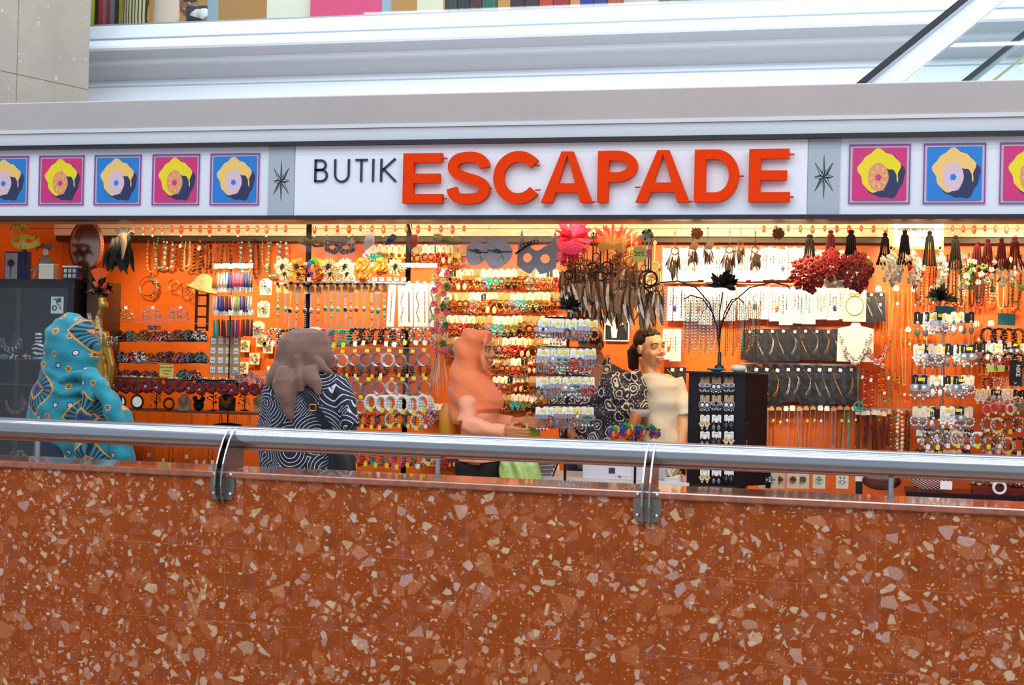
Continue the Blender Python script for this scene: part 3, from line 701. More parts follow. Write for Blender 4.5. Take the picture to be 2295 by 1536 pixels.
bar(0, -.09, .075, .02, mat('esc_panel', (206, 216, 224), .3), 'side_panel'); bar(0, -.40, .22, .006, glass, 'glass_panel')
bar(.9, -.36, .020, .04, rub, 'handrail_belt'); bar(.9, -.40, .012, .035, MATS['esc_alu'], 'handrail_guide'); bar(.9, -.50, .008, .03, mat('esc_gold', (180, 160, 110), .3, .7), 'trim_strip')
bar(.9, -.80, .26, .006, glass, 'glass_panel'); bar(.45, -1.0, .05, .44, MATS['esc_panel'], 'step_band')
# ================================================================== PROTOTYPES OF THE GOODS (each built once, at its hang point)
R_ = random.Random(3)
BK = list(beads)
def B(*k): return [beads[i] if i in beads else MATS[i] for i in k]
def card(mb, w, h, m=0, z=0, y=0):
    """hang card with a notched head"""
    mb.poly([(-w / 2, z - h), (w / 2, z - h), (w / 2, z - .004), (w / 2 - .006, z), (.008, z), (.006, z - .006), (-.006, z - .006), (-.008, z), (-w / 2 + .006, z), (-w / 2, z - .004)], y, y + .0012, m)
def hook(mb, m=0):
    mb.tube([(0, .035, .004), (0, 0, .002), (0, -.012, .006)], .0022, m, 5)
def drop(kind, rng):
    """one earring hanging from z=0; slot 0 metal, 1 bead, 2 bead"""
    m = MB(); m.tube([(0, 0, 0), (0, -.004, .004), (0, -.004, -.012)], .0009, 0, 4)
    if kind == 'chandelier':
        m.poly([(.016 * math.cos(a), -.022 + .010 * math.sin(a)) for a in [i * PI / 6 for i in range(12)]], -.005, -.002, 0)
        m.sph((0, -.006, -.022), (.006, .003, .006), 1, 8, 5)
        for i in range(5):
            x = -.012 + .006 * i; z = -.030 - .004 * (2 - abs(i - 2)); m.tube([(x, -.003, z + .006), (x, -.003, z - .010)], .0008, 0, 4); m.sph((x, -.003, z - .013), .0036, 1 + i % 2, 6, 4)
    elif kind == 'disc':
        m.ring((0, -.003, -.03), .015, .0018, 0, 16, 4); m.sph((0, -.004, -.03), (.008, .003, .008), 1, 10, 5)
        for i in range(10): a = i * PI / 5; m.sph((.0125 * math.cos(a), -.004, -.03 + .0125 * math.sin(a)), .003, 2, 5, 4)
        for i in range(3): m.sph((-.008 + .008 * i, -.003, -.05 - .003 * (i == 1)), .003, 1, 5, 4)
    elif kind == 'drop':
        m.sph((0, -.004, -.018), .0045, 1, 6, 4); m.tube([(0, -.004, -.02), (0, -.004, -.032)], .001, 0, 4); m.sph((0, -.004, -.042), (.0075, .004, .012), 2, 8, 6)
    elif kind == 'hoop':
        m.ring((0, -.003, -.028), .014, .0018, 0, 16, 4, sz=1.25)
        for i in range(6): a = PI + i * PI / 5; m.sph((.014 * math.cos(a), -.004, -.030 + .019 * math.sin(a)), .0032, 1 + i % 2, 5, 4)
    elif kind == 'fringe':
        m.poly([(-.012, -.012), (.012, -.012), (.009, -.026), (-.009, -.026)], -.005, -.002, 0)
        for i in range(4): x = -.0075 + .005 * i; m.tube([(x, -.003, -.026), (x, -.003, -.058 + .004 * (i % 2))], .0011, 0, 4); m.sph((x, -.003, -.06 + .004 * (i % 2)), .003, 1 + i % 2, 5, 4)
    elif kind == 'leaf':
        for i in range(6):
            a = i * PI / 3; m.petal((0, -.003, -.026), a, .014, .009, .004, 1, .2)
        m.sph((0, -.006, -.026), .004, 2, 6, 4); m.sph((0, -.004, -.045), (.005, .003, .007), 1, 6, 4)
    return m
def earring_proto(cardm, metal, b1, b2, kind, w=.052, h=.044, sticker=None, cards='card'):
    p = Proto('earring_card', 'earrings', .105)
    c = MB(); card(c, w, h); hk = MB(); hook(hk)
    subs = []
    if sticker: s_ = MB(); s_.box((w * .12, -.001, -h * .35), (w * .45, .0008, h * .28)); subs = [('price_sticker', s_, sticker)]
    p.part('card', c, cardm, None, subs)
    for sx in (-1, 1):
        m = drop(kind, R_); m.xf(Matrix.Translation((sx * w * .27, -.002, -h * .35)) @ Matrix.Scale(1.35, 4)); p.part('earring', m, [metal, beads[b1], beads[b2]])
    p.nm = (b1, kind, {gold: 'gold', silver: 'silver', bronze: 'bronze'}[metal], {id(cream): 'cream', id(tan): 'tan', id(white): 'white', id(black): 'black'}.get(id(cardm), 'pale'))
    return p
KN = dict(chandelier='chandelier', disc='round beaded', drop='teardrop', hoop='beaded hoop', fringe='long fringe', leaf='flower')
kinds = list(KN)
warmE = [earring_proto(*a) for a in (
    (cream, gold, 'red', 'amber', 'chandelier'), (white, gold, 'turq', 'coral', 'disc'), (tan, gold, 'brown', 'amber', 'fringe'), (cream, gold, 'amber', 'cream', 'drop'), (white, gold, 'coral', 'red', 'disc'),
    (tan, bronze, 'black', 'brown', 'hoop'), (cream, gold, 'olive', 'amber', 'leaf'), (white, silver, 'pink', 'coral', 'chandelier'), (cream, bronze, 'dkred', 'red', 'fringe'), (black, gold, 'olive', 'amber', 'chandelier'),
    (tan, gold, 'orange', 'brown', 'disc'), (white, gold, 'brown', 'black', 'drop'), (cream, gold, 'turq', 'turq', 'leaf'), (tan, gold, 'cream', 'amber', 'hoop'), (white, bronze, 'red', 'black', 'leaf'), (cream, silver, 'grey', 'white', 'chandelier'))]
coolE = [earring_proto(*a, sticker=yellow) for a in (
    (white, silver, 'white', 'grey', 'chandelier'), (white, silver, 'red', 'dkred', 'disc'), (white, silver, 'grey', 'turq', 'fringe'), (cream, silver, 'green', 'white', 'chandelier'), (white, silver, 'turq', 'grey', 'drop'), (cream, gold, 'pink', 'coral', 'hoop'), (white, silver, 'purple', 'white', 'fringe'), (cream, silver, 'coral', 'red', 'fringe'))]
for s_ in coolE: pass
crysE = [earring_proto(*a, sticker=st) for a, st in (((black, silver, 'white', 'grey', 'drop'), None), ((white, silver, 'white', 'white', 'leaf'), yellow), ((black, silver, 'white', 'grey', 'chandelier'), yellow), ((cream, silver, 'grey', 'white', 'disc'), None), ((white, silver, 'turq', 'white', 'drop'), yellow))]
def elabel(p, where):
    b, k, mt, cd = p.nm; return f'{b if b != "turq" else "turquoise"} {KN[k]} earrings, {where}'

def strand(b1, b2, L=.26, w=.075, rb=.008, mixn=1, chunky=False, tagc=None, multi=1, pend=None, metal=gold, nm='bead'):
    """bead necklace hanging in a long loop"""
    p = Proto('bead_necklace', 'necklace', L); m = MB(); q = random.Random(hash((b1, b2, L)) & 255)
    for k in range(multi):
        ww, LL = w * (1 - .22 * k), L * (1 - .13 * k); pts = []
        n = int((2 * LL + ww) / (rb * 1.9))
        for i in range(n + 1):
            t = i / n; a = -1 + 2 * t; z = -LL * (1 - abs(a) ** 2.6); x = ww / 2 * math.copysign(min(1, abs(a) ** .42), a) * (1 - .55 * abs(a) ** 6); pts.append((x, -.006 * k, z))
        # even spacing
        acc = 0; last = pts[0]; m.sph(last, rb, 0, 6, 4)
        dense = []
        for i in range(len(pts) - 1):
            for j in range(6):
                t = j / 6; dense.append(tuple(pts[i][c] * (1 - t) + pts[i + 1][c] * t for c in range(3)))
        i_ = 0
        for d_ in dense:
            if math.dist(d_, last) >= rb * (1.75 if not chunky else 1.5):
                r_ = rb * q.uniform(.8, 1.15) if not chunky else rb * q.uniform(.6, 1.4)
                m.sph((d_[0], d_[1] + (q.uniform(-.5, .5) * rb if chunky else 0), d_[2]), (r_, r_, r_ * (q.uniform(.6, 1) if chunky else 1)), (i_ // mixn) % 2, 6, 4); last = d_; i_ += 1
    p.part('beads', m, B(b1, b2))
    if pend:
        d = MB(); d.sph((0, -.004, -L - .014), (.012, .006, .016), 0, 10, 6); d.ring((0, -.004, -L - .014), .017, .0025, 1, 14, 4, sz=1.2); p.part('pendant', d, B(pend) + [metal])
    if tagc: c = MB(); c.box((w * .2, -.014, -L * .25), (.02, .0012, .028), ry=.3); p.part('price_tag', c, tagc)
    p.nm = (b1, b2); return p
neckP = [strand('cream', 'amber', .24, .08, .0075), strand('turq', 'cream', .22, .085, .011, chunky=True), strand('pearl', 'grey', .22, .08, .011), strand('amber', 'brown', .21, .07, .008, chunky=True, tagc=white), strand('cream', 'cream', .23, .06, .006, multi=2), strand('black', 'amber', .23, .07, .007, chunky=True, tagc=white, multi=2),
         strand('brown', 'black', .22, .075, .009, chunky=True), strand('coral', 'amber', .24, .06, .007, chunky=True), strand('brown', 'olive', .25, .07, .008), strand('red', 'orange', .24, .07, .0075), strand('white', 'turq', .20, .09, .009, chunky=True), strand('black', 'black', .25, .06, .006, multi=2, pend='brown', metal=bronze)]
darkN = [strand('black', 'brown', .34, .06, .006, multi=2), strand('brown', 'cream', .36, .055, .006, pend='amber'), strand('amber', 'cream', .33, .06, .006, multi=2), strand('cream', 'cream', .38, .05, .006), strand('black', 'black', .38, .045, .006), strand('olive', 'amber', .34, .05, .006, pend='red')]
def chain_necklace(metal, L=.36, w=.04, cardm=white, th=.0028, tagc=None, cardstyle=0, pend=None, twin=False):
    p = Proto('chain_necklace', 'necklace', L); m = MB()
    for k in range(2 if twin else 1):
        pts = []
        for i in range(25):
            a = -1 + i / 12; pts.append(((w - .012 * k) / 2 * math.copysign(abs(a) ** .4 if a else 0, a), -.004 * k, -.02 - (L - .02 - .02 * k) * (1 - abs(a) ** 3)))
        # links: alternating small beads on the run
        m.tube(pts, th * .7, 0, 5)
        for i in range(len(pts) - 1):
            n = max(1, int(math.dist(pts[i], pts[i + 1]) / (th * 3.0)))
            for j in range(n):
                t = j / n; m.sph(tuple(pts[i][c] * (1 - t) + pts[i + 1][c] * t for c in range(3)), (th, th, th * 1.3), 0, 5, 3)
    p.part('chain', m, metal)
    if cardm is None:
        p.nm = ('gold',); return p
    c = MB()
    if cardstyle == 0: c.poly([(-.018, -.04), (.018, -.04), (.022, -.02), (.014, 0), (-.014, 0), (-.022, -.02)], -.006, -.0045)
    else: c.poly([(-.022, -.035), (.022, -.035), (.022, -.012), (.012, -.012), (.012, 0), (-.012, 0), (-.012, -.012), (-.022, -.012)], -.006, -.0045)
    p.part('card', c, cardm)
    if tagc: t = MB(); t.box((w * .4, -.009, -L * .33), (.015, .001, .02), ry=.15); p.part('price_tag', t, tagc)
    if pend: t = MB(); t.sph((0, -.004, -L - .012), (.012, .004, .014), 0, 8, 5); p.part('pendant', t, pend)
    p.nm = ({id(silver): 'silver', id(gold): 'gold', id(bronze): 'bronze'}.get(id(metal), 'gold'),); return p
chains = [chain_necklace(silver), chain_necklace(silver, .38, .045, tan, .0034, yellow, 1), chain_necklace(silver, .33, .035, tan, .0040, None, 1, twin=True), chain_necklace(silver, .36, .03, white, .0024, white), chain_necklace(bronze, .36, .04, tan, .0034, yellow, 1)]
goldch = [chain_necklace(gold, .40, .04, white, .0026, white), chain_necklace(gold, .42, .035, None, .0048), chain_necklace(gold, .38, .05, None, .0042, twin=True), chain_necklace(mat('gold_pale', (240, 214, 150), .35, .8), .44, .03, None, .0046)]
def cord_necklace(cm, n=5, L=.36):
    p = Proto('cord_necklace', 'necklace', L); q = random.Random(n)
    m = MB()
    for k in range(n):
        x = -.02 + .04 * k / (n - 1); m.tube([(x * .4, 0, 0), (x, -.004 * (k % 3), -L * .4), (x + q.uniform(-.005, .005), -.003 * (k % 2), -L * q.uniform(.9, 1))], .0026, 0, 5)
    p.part('cords', m, cm); c = MB(); c.poly([(-.02, -.045), (.02, -.045), (.024, -.02), (.014, 0), (-.014, 0), (-.024, -.02)], -.009, -.0078); p.part('card', c, white)
    return p
cordN = [cord_necklace(mat('cord_black', (26, 20, 20), .7), 6), cord_necklace(mat('cord_brown', (86, 34, 22), .7), 5), cord_necklace(mat('cord_dkred', (70, 20, 18), .7), 7)]

def bagged_set(seed):
    """silver necklace on a black insert in a clear bag"""
    q = random.Random(seed); p = Proto('bagged_necklace', 'necklace', .26); W_ = .098
    c = MB(); c.box((0, .002, -.13), (W_, .003, .25)); p.part('insert', c, black, None)
    m = MB(); bow = [(-.036, -.03), (-.034, -.07), (-.014, -.12), (.008, -.165), (.02, -.19)] if seed % 2 else [(-.032, -.02), (.0, -.05), (.022, -.09), (.016, -.15), (-.012, -.195)]
    pts = [(a + q.uniform(-.004, .004), -.004, b) for a, b in bow]; m.tube(pts, .0022, 0, 5)
    k = len(pts)
    for i in range(14):
        t = 1.6 + i * .17; a = min(k - 2, int(t)); f_ = t - a; x = pts[a][0] * (1 - f_) + pts[a + 1][0] * f_; z = pts[a][2] * (1 - f_) + pts[a + 1][2] * f_
        s_ = .0035 + .003 * math.sin(i / 13 * PI); m.sph((x, -.006, z), s_, 0, 6, 4)
        if seed % 3 == 0: m.tube([(x, -.006, z), (x + .004, -.006, z - .018 - .012 * math.sin(i / 13 * PI))], .0016, 0, 4)
        elif seed % 3 == 1: m.ring((x + .006, -.006, z - .008), .006, .0014, 0, 10, 4)
        else: m.sph((x + .006, -.006, z - .010), (.004, .003, .007), 0, 6, 4)
    if seed % 4 == 1: m.ring((-.02, -.005, -.06), .008, .0014, 0, 10, 4, sz=1.7); m.ring((.0, -.005, -.06), .008, .0014, 0, 10, 4, sz=1.7)
    p.part('necklace', m, silver if seed % 5 else gold)
    b = MB(); b.box((0, -.003, -.125), (W_ + .006, .018, .262)); b.box((0, -.003, .012), (W_, .006, .014)); p.part('bag', b, clear)
    t = MB(); t.box((.012, -.014, -.022), (.022, .001, .022), ry=.2); p.part('price_tag', t, white); return p
bagP = [bagged_set(i) for i in range(7)]
def carded_set(seed):
    q = random.Random(seed); p = Proto('carded_necklace', 'necklace', .26); W_ = .088; c = MB(); c.box((0, .002, -.13), (W_, .002, .25)); p.part('card', c, white)
    m = MB(); b1, b2 = [('blue', 'grey'), ('coral', 'red'), ('amber', 'cream'), ('grey', 'black'), ('black', 'black'), ('turq', 'turq'), ('coral', 'amber')][seed % 7]
    for i in range(2 if seed % 2 else 3):
        x = -.02 + .022 * i
        for j in range(7 + (i + seed) % 4): z = -.06 - j * .013 - .01 * i; m.sph((x + q.uniform(-.002, .002), -.004, z), q.uniform(.0035, .0055), (i + j) % 2, 6, 4)
    m.tube([(-.02, -.003, -.06), (0, -.003, -.02), (.024, -.003, -.07)], .0014, 2, 4)
    if seed % 7 in (0, 2): m.sph((.012, -.004, -.165), (.012, .004, .024), 0, 10, 6)
    p.part('necklace', m, B(b1, b2) + [silver]); b = MB(); b.box((0, -.003, -.128), (W_ + .008, .014, .266)); p.part('bag', b, clear); p.nm = b1; return p
cardP = [carded_set(i) for i in range(7)]

def tassel(nm, c):
    p = Proto('tassel_earrings', 'tassel', .17); mt = mat('thread_' + nm, c, .7, sheen=.3, bump=(90, .5))
    k = MB(); card(k, .034, .036); k.box((.006, -.001, -.014), (.014, .0008, .012), 0); p.part('card', k, white)
    for sx in (-1, 1):
        m = MB(); x = sx * .011; m.tube([(x, -.003, -.02), (x, -.003, -.06)], .0012, 1, 4); m.sph((x, -.003, -.063), .006, 1, 8, 5)
        t = MB(); t.lathe([(.004, -.066), (.0065, -.075), (.0075, -.11), (.0095, -.165), (.003, -.168)], (x, -.003, 0), 0, 14, wob=lambda a, z: .10 * math.sin(7 * a)); p.part('tassel', t, mt, None, [('cap', m, [gold, gold])])
    p.nm = nm; return p
TC = dict(orange=(230, 120, 30), white=(232, 230, 232), blue=(36, 60, 160), pink=(226, 90, 140), grey=(90, 96, 108), maroon=(92, 24, 30), purple=(80, 30, 140), green=(140, 190, 110), teal=(30, 170, 150), red=(200, 40, 30), navy=(40, 50, 90))
TASS = {k: tassel(k, c) for k, c in TC.items()}

def fabric_flower(name, cols, style):
    p = Proto('fabric_flower', 'flower', .13); m = MB(); q = random.Random(len(name)); cz = -.06
    if style == 'pom':
        for i in range(190):
            a = q.random() * 2 * PI; r = q.uniform(.02, .052); m.petal((0, -.012 * q.random(), cz), a, r, .007, q.uniform(.005, .045), i % len(cols), .5)
    else:
        for L, (n, r, w_, li) in enumerate(((7, .052, .05, .008), (6, .042, .045, .02), (5, .028, .036, .032))):
            for i in range(n): m.petal((0, -.004 * L, cz), 2 * PI * i / n + L * .5 + q.uniform(-.1, .1), r, w_, li, (i + L) % len(cols), .6)
    p.part('petals', m, cols); c = MB(); c.box((.0, -.052, cz + .0), (.012, .006, .03), ry=.3); c.ring((0, -.05, cz), .008, .003, 0, 10, 5); p.part('clip', c, blackp if style == 'pom' else cols[-1]); p.nm = name; return p
def cl(nm, c): return mat('cloth_' + nm, c, .8, sheen=.3)
FL = dict(cream=fabric_flower('cream', [cl('cream', (226, 206, 160)), cl('cream2', (206, 184, 134))], 'pom'), mustard=fabric_flower('mustard', [cl('mustard', (206, 140, 30)), cl('mustard2', (180, 110, 20))], 'pom'),
    rainbow=fabric_flower('rainbow', [cl('rb1', (230, 60, 30)), cl('rb2', (240, 200, 30)), cl('rb3', (60, 170, 60)), cl('rb4', (50, 90, 190)), cl('rb5', (120, 40, 140)), cl('rb6', (240, 130, 20))], 'petal'),
    orange=fabric_flower('orange', [cl('or1', (232, 128, 24)), cl('or2', (206, 100, 16))], 'petal'), ivory=fabric_flower('ivory', [cl('iv1', (240, 230, 206)), cl('iv2', (222, 206, 170))], 'pom'))
def rose(mb, c, r, m, q, lay=3):
    for L in range(lay):
        n = 5 - (L > 1); rr = r * (1 - .28 * L)
        for i in range(n): mb.petal((c[0], c[1] - r * .15 * L, c[2]), 2 * PI * i / n + L * .7 + q, rr, rr * .95, r * (.25 + .3 * L), m, .5)
    mb.sph((c[0], c[1] - r * .55, c[2]), r * .22, m, 6, 4)
roseRed = cl('rose_red', (160, 20, 16)); roseRed2 = cl('rose_dkred', (124, 12, 12)); leafG = mat('leaf_green', (70, 110, 40), .6); leafD = mat('leaf_dark', (50, 70, 40), .6)
def garland_rose(k):
    p = Proto('rose', 'flower', .09); m = MB(); q = random.Random(k)
    for L, (n, r, li) in enumerate(((5, .045, .006), (5, .038, .02), (4, .026, .032), (3, .016, .04))):
        for i in range(n): m.petal((0, -.003 * L, 0), 2 * PI * i / n + L * .6 + k, r * q.uniform(.9, 1.08), r * 1.25, li, (L + i) % 2, .55)
    p.part('petals', m, [roseRed, roseRed2])
    c = MB(); c.sph((0, -.038, 0), .006, 0, 8, 5)
    if k % 3 == 0: c.ring((0, -.038, 0), .009, .002, 0, 8, 4)
    p.part('centre', c, mat('rhinestone', (240, 240, 240), .1, .6) if k % 3 == 0 else roseRed2); return p
roseP = [garland_rose(i) for i in range(4)]
def bouquet(nm, cols, cordm, n=26, extra=None):
    """headband bouquet: bundled cords at the top, flowers swelling at the bottom; root at the hook"""
    p = Proto('flower_headband', 'headband', .36); q = random.Random(len(nm) * 7)
    m = MB()
    for i in range(14):
        a = 2 * PI * i / 14; x, y = math.cos(a), math.sin(a)
        m.tube([(0, 0, 0), (x * .022, y * .02, -.03), (x * .03, y * .03, -.12), (x * .075, y * .04, -.21)], .0045, 0, 5)
    m.sph((0, 0, 0), (.02, .016, .014), 0, 8, 5); p.part('cords', m, cordm)
    f = MB(); lf = MB()
    for i in range(n):
        a = 2.4 * i; rr = .105 * math.sqrt((i + .5) / n); x = rr * math.cos(a) * 1.05; z = -.235 + rr * math.sin(a) * 1.05; y = -.04 - .05 * (1 - (rr / .105) ** 2) + q.uniform(-.01, .01)
        rose(f, (x, y, z), q.uniform(.022, .03), i % len(cols), q.random() * 3)
        if i % 2: lf.petal((x + .02, y + .01, z + .02), q.random() * 6, .035, .014, .01, 0, .2)
    p.part('flowers', f, cols); p.part('leaves', lf, extra or leafG); p.nm = nm; return p
wht = cl('rose_white', (236, 234, 222)); wh2 = cl('rose_white2', (214, 214, 190)); grn = cl('rose_green', (120, 150, 70)); grn2 = cl('rose_green2', (80, 120, 60))
cordb = mat('cord_jet', (10, 7, 8), .9, spec=.1); cordr = mat('cord_plum', (60, 16, 22), .9, spec=.1)
BQ = dict(red=bouquet('red', [roseRed, roseRed2], cordb), scarlet=bouquet('scarlet', [cl('rose_scar', (186, 28, 16)), roseRed], cordr, 22), white=bouquet('white', [wht, wh2], cordb, 24), white2=bouquet('white2x', [wht, wht, wh2, wht, wht, cl('rose_core', (200, 50, 50))], cordb, 24), green=bouquet('greenish', [grn, grn2, grn, cl('rose_mauve', (110, 60, 110))], cordb, 24))

def bangle_bag(k):
    p = Proto('bagged_bangle', 'bangle', .11); m = MB()
    mt = [silver, beads['white'], silver, beads['grey']][k % 4]
    for j in range(3): m.ring((.002 * j, .006 * j - .006, -.062), .034 - .001 * j, .0024, 0, 24, 5, sz=1.0)
    for i in range(26): a = 2 * PI * i / 26; m.sph((.034 * math.cos(a), -.011, -.062 + .034 * math.sin(a)), .0028, 0, 5, 4)
    p.part('bangle', m, mt); b = MB(); b.box((0, 0, -.056), (.088, .026, .104)); p.part('bag', b, clear)
    s_ = MB(); s_.box((.01, -.015, -.012), (.022, .001, .018), ry=.1); p.part('price_sticker', s_, yellow); return p
bangP = [bangle_bag(i) for i in range(4)]
def bead_bracelet(nm, bs, rb=.0065, coils=2, tagm=yellow):
    p = Proto('bead_bracelet', 'bracelet', .09); m = MB()
    for c in range(coils):
        for i in range(18): a = 2 * PI * i / 18; m.sph(((.026 + .002 * c) * math.cos(a) + .006 * c, .010 * c - .01, -.038 + .034 * math.sin(a)), rb, (i + c) % len(bs), 6, 4)
    p.part('beads', m, B(*bs)); t = MB(); t.box((.008, -.02, -.07), (.017, .001, .022), ry=.15); p.part('price_tag', t, tagm); p.nm = nm; return p
BR = dict(white=bead_bracelet('white', ['white'], .0075, 3), silver=bead_bracelet('silver', ['grey', 'white'], .005, 3, white), black=bead_bracelet('black', ['black', 'black', 'grey'], .0055, 3, white), pink=bead_bracelet('pink', ['pink'], .0055, 3), turq=bead_bracelet('turquoise', ['turq'], .0045, 4), cream=bead_bracelet('cream', ['cream', 'pearl'], .007, 2), red=bead_bracelet('red', ['red', 'coral'], .006, 3), multi=bead_bracelet('multicoloured', ['red', 'turq', 'amber', 'purple'], .006, 3), brown=bead_bracelet('brown', ['brown', 'amber'], .006, 3))
def strap(k):
    """metal strap bracelet with a stone, clipped on a brown card"""
    p = Proto('stone_bracelet', 'bracelet', .24); c = MB(); c.poly([(-.018, -.045), (.018, -.045), (.016, -.01), (.008, 0), (-.008, 0), (-.016, -.01)], .001, .0022)
    st = ['turq', 'turq', 'black', 'amber', 'dkred', 'grey', 'coral', 'green'][k % 8]
    p.part('card', c, tan); m = MB()
    for i in range(16):
        z = -.05 - i * .0118; w_ = .010 + .002 * math.sin(i)
        if k % 2: m.box((0, -.002, z), (w_ * 1.2, .004, .009), 0)
        else: m.ring((0, -.002, z), .006, .0018, 0, 8, 4)
    m.sph((0, -.004, -.14), (.014, .005, .017), 0, 12, 6); m.sph((0, -.008, -.14), (.010, .004, .012), 1, 10, 6)
    if k % 3 == 0:
        for z in (-.10, -.185): m.sph((0, -.006, z), (.009, .004, .009), 1, 8, 5)
    p.part('strap', m, [silver] + B(st)); h = MB(); h.sph((0, -.012, .008), .010, 0, 10, 6); p.part('knob', h, blackp); p.nm = 'turquoise' if st == 'turq' else st; return p
strapP = [strap(i) for i in range(8)]
def long_pack(k):
    p = Proto('bracelet_packet', 'packet', .32); c = MB(); c.box((0, 0, -.16), (.056, .003, .31)); c.poly([(-.012, 0), (.012, 0), (.008, .012), (-.008, .012)], -.001, .001); p.part('card', c, white)
    m = MB(); q = random.Random(k)
    for i in range(24):
        z = -.07 - i * .009; x = .008 * math.sin(i * .5 + k) if k % 2 else 0
        if k % 3 == 0: m.box((x, -.004, z), (.008, .003, .005), 0)
        elif k % 3 == 1: m.sph((x, -.004, z), (.005 if i % 4 else .008, .003, .0045), i % 2, 6, 4)
        else: m.ring((x, -.004, z), .005, .0015, 0, 8, 4)
    p.part('bracelet', m, [[beads['grey'], beads['black']], [beads['pink'], silver], [bronze, gold]][k % 3]); b = MB(); b.box((0, -.002, -.155), (.062, .013, .325)); p.part('sleeve', b, clear); return p
packP = [long_pack(i) for i in range(6)]
def hairclip(k):
    p = Proto('hair_clip', 'hair clip', .06); m = MB(); q = random.Random(k); cols = [('purple', 'brown'), ('turq', 'grey'), ('brown', 'amber'), ('purple', 'coral'), ('white', 'red'), ('purple', 'amber'), ('black', 'grey'), ('grey', 'white')][k % 8]
    for i in range(70):
        a = PI * q.random(); r = math.sqrt(q.random()); x = .045 * r * math.cos(a); z = .05 * r * math.sin(a); m.sph((x, -.012 * (1 - r) - .006, z), q.uniform(.003, .0055), i % 3 != 0, 5, 4)
    m.poly([(.046 * math.cos(a), .052 * math.sin(a)) for a in [i * PI / 12 for i in range(13)]], -.004, .002, 2); p.part('jewels', m, B(*cols) + [bronze])
    c = MB(); c.box((0, .002, -.004), (.07, .012, .008)); p.part('clasp', c, blackp); p.nm = 'turquoise' if cols[0] == 'turq' else cols[0]; return p
clipP = [hairclip(i) for i in range(8)]
ftan = mat('feather_tan', (150, 110, 70), .8, var=(60, .35)); fgrey = mat('feather_grey', (222, 206, 184), .8, var=(70, .3)); fbrown = mat('feather_brown', (84, 54, 34), .8, var=(60, .3)); fblack = mat('feather_black', (14, 12, 14), .55); fred = mat('feather_red', (206, 28, 18), .7); forange = mat('feather_orange', (232, 84, 24), .7)
cordt = mat('cord_tan', (150, 104, 60), .8); cordk = mat('cord_dark', (24, 18, 22), .8)
def dreamcatcher(k, cordm, R1=.024, fe=9, Lf=.11, drop_=.12):
    p = Proto('dreamcatcher', 'dreamcatcher', drop_ + 2 * R1 + .06 + Lf); q = random.Random(k)
    c = MB(); c.tube([(0, 0, 0), (0, 0, -drop_)], .0028, 0, 6); c.ring((0, 0, -.012), .008, .0018, 0, 8, 4); p.part('cord', c, cordm)
    m = MB(); cz = -drop_ - R1; m.ring((0, 0, cz), R1, .0034, 0, 22, 6)
    pts = []
    for i in range(17): a = i * 2 * PI * 3 / 8; pts.append((R1 * .98 * math.cos(a), 0, cz + R1 * .98 * math.sin(a)))
    w_ = MB(); w_.tube(pts, .0008, 0, 3); w_.ring((0, 0, cz), R1 * .38, .0008, 0, 12, 3); p.part('hoop', m, cordm, None, [('web', w_, cordt)])
    for i in range(fe):
        x = -R1 + 2 * R1 * i / (fe - 1); z0 = cz - math.sqrt(max(0, R1 * R1 - x * x)); z1 = z0 - q.uniform(.01, .06)
        f = MB(); f.tube([(x, 0, z0), (x * 1.1, 0, z1)], .001, 3, 3); f.sph((x * 1.1, 0, z1), .0045, 3, 6, 4)
        f.feather((x * 1.1, 0, z1), (x * 1.25 + q.uniform(-.02, .02), -.01, z1 - Lf * q.uniform(.7, 1)), .014, i % 3, q.uniform(.04, .2), 6)
        f.feather((x * 1.1, .003, z1), (x * 1.2 + q.uniform(-.03, .03), .01, z1 - Lf * q.uniform(.5, .8)), .012, (i + 1) % 3, -.15, 5)
        p.part('feather', f, [fgrey, fbrown, ftan, beads['brown']])
    return p
DC = [dreamcatcher(1, cordk), dreamcatcher(2, cordt), dreamcatcher(3, cordk, .032, 10, .13, .15), dreamcatcher(4, cordt, .022, 9, .12, .10), dreamcatcher(5, cordk, .018, 8, .13, .17)]
def plume(name, cat, mats, n=40, r=.09, label=None):
    p = Proto(name, cat, 2 * r); m = MB(); q = random.Random(n)
    for i in range(n):
        a = q.random() * 2 * PI; e = q.uniform(-.3, 1.3); d = Vector((math.cos(a) * math.cos(e), -abs(math.sin(a)) * .5 * math.cos(e), math.sin(e))); L = r * q.uniform(.6, 1.1)
        m.feather((0, 0, 0), d * L, r * .28, i % len(mats), q.uniform(-.25, .3), 6, side=(q.uniform(-1, 1), q.uniform(-1, 1), q.uniform(-1, 1)))
    p.part('feathers', m, mats); return p
def peg_rail(x0, x1, y, z, n, name='peg_rail', label='', mt=None, metal=None):
    r = thing(name, label, 'rail', ((x0 + x1) / 2, y, z)); m = MB(); m.box((0, .0, 0), (x1 - x0, .01, .016)); m.obj('bar', mt or M_greypan, r)
    return r
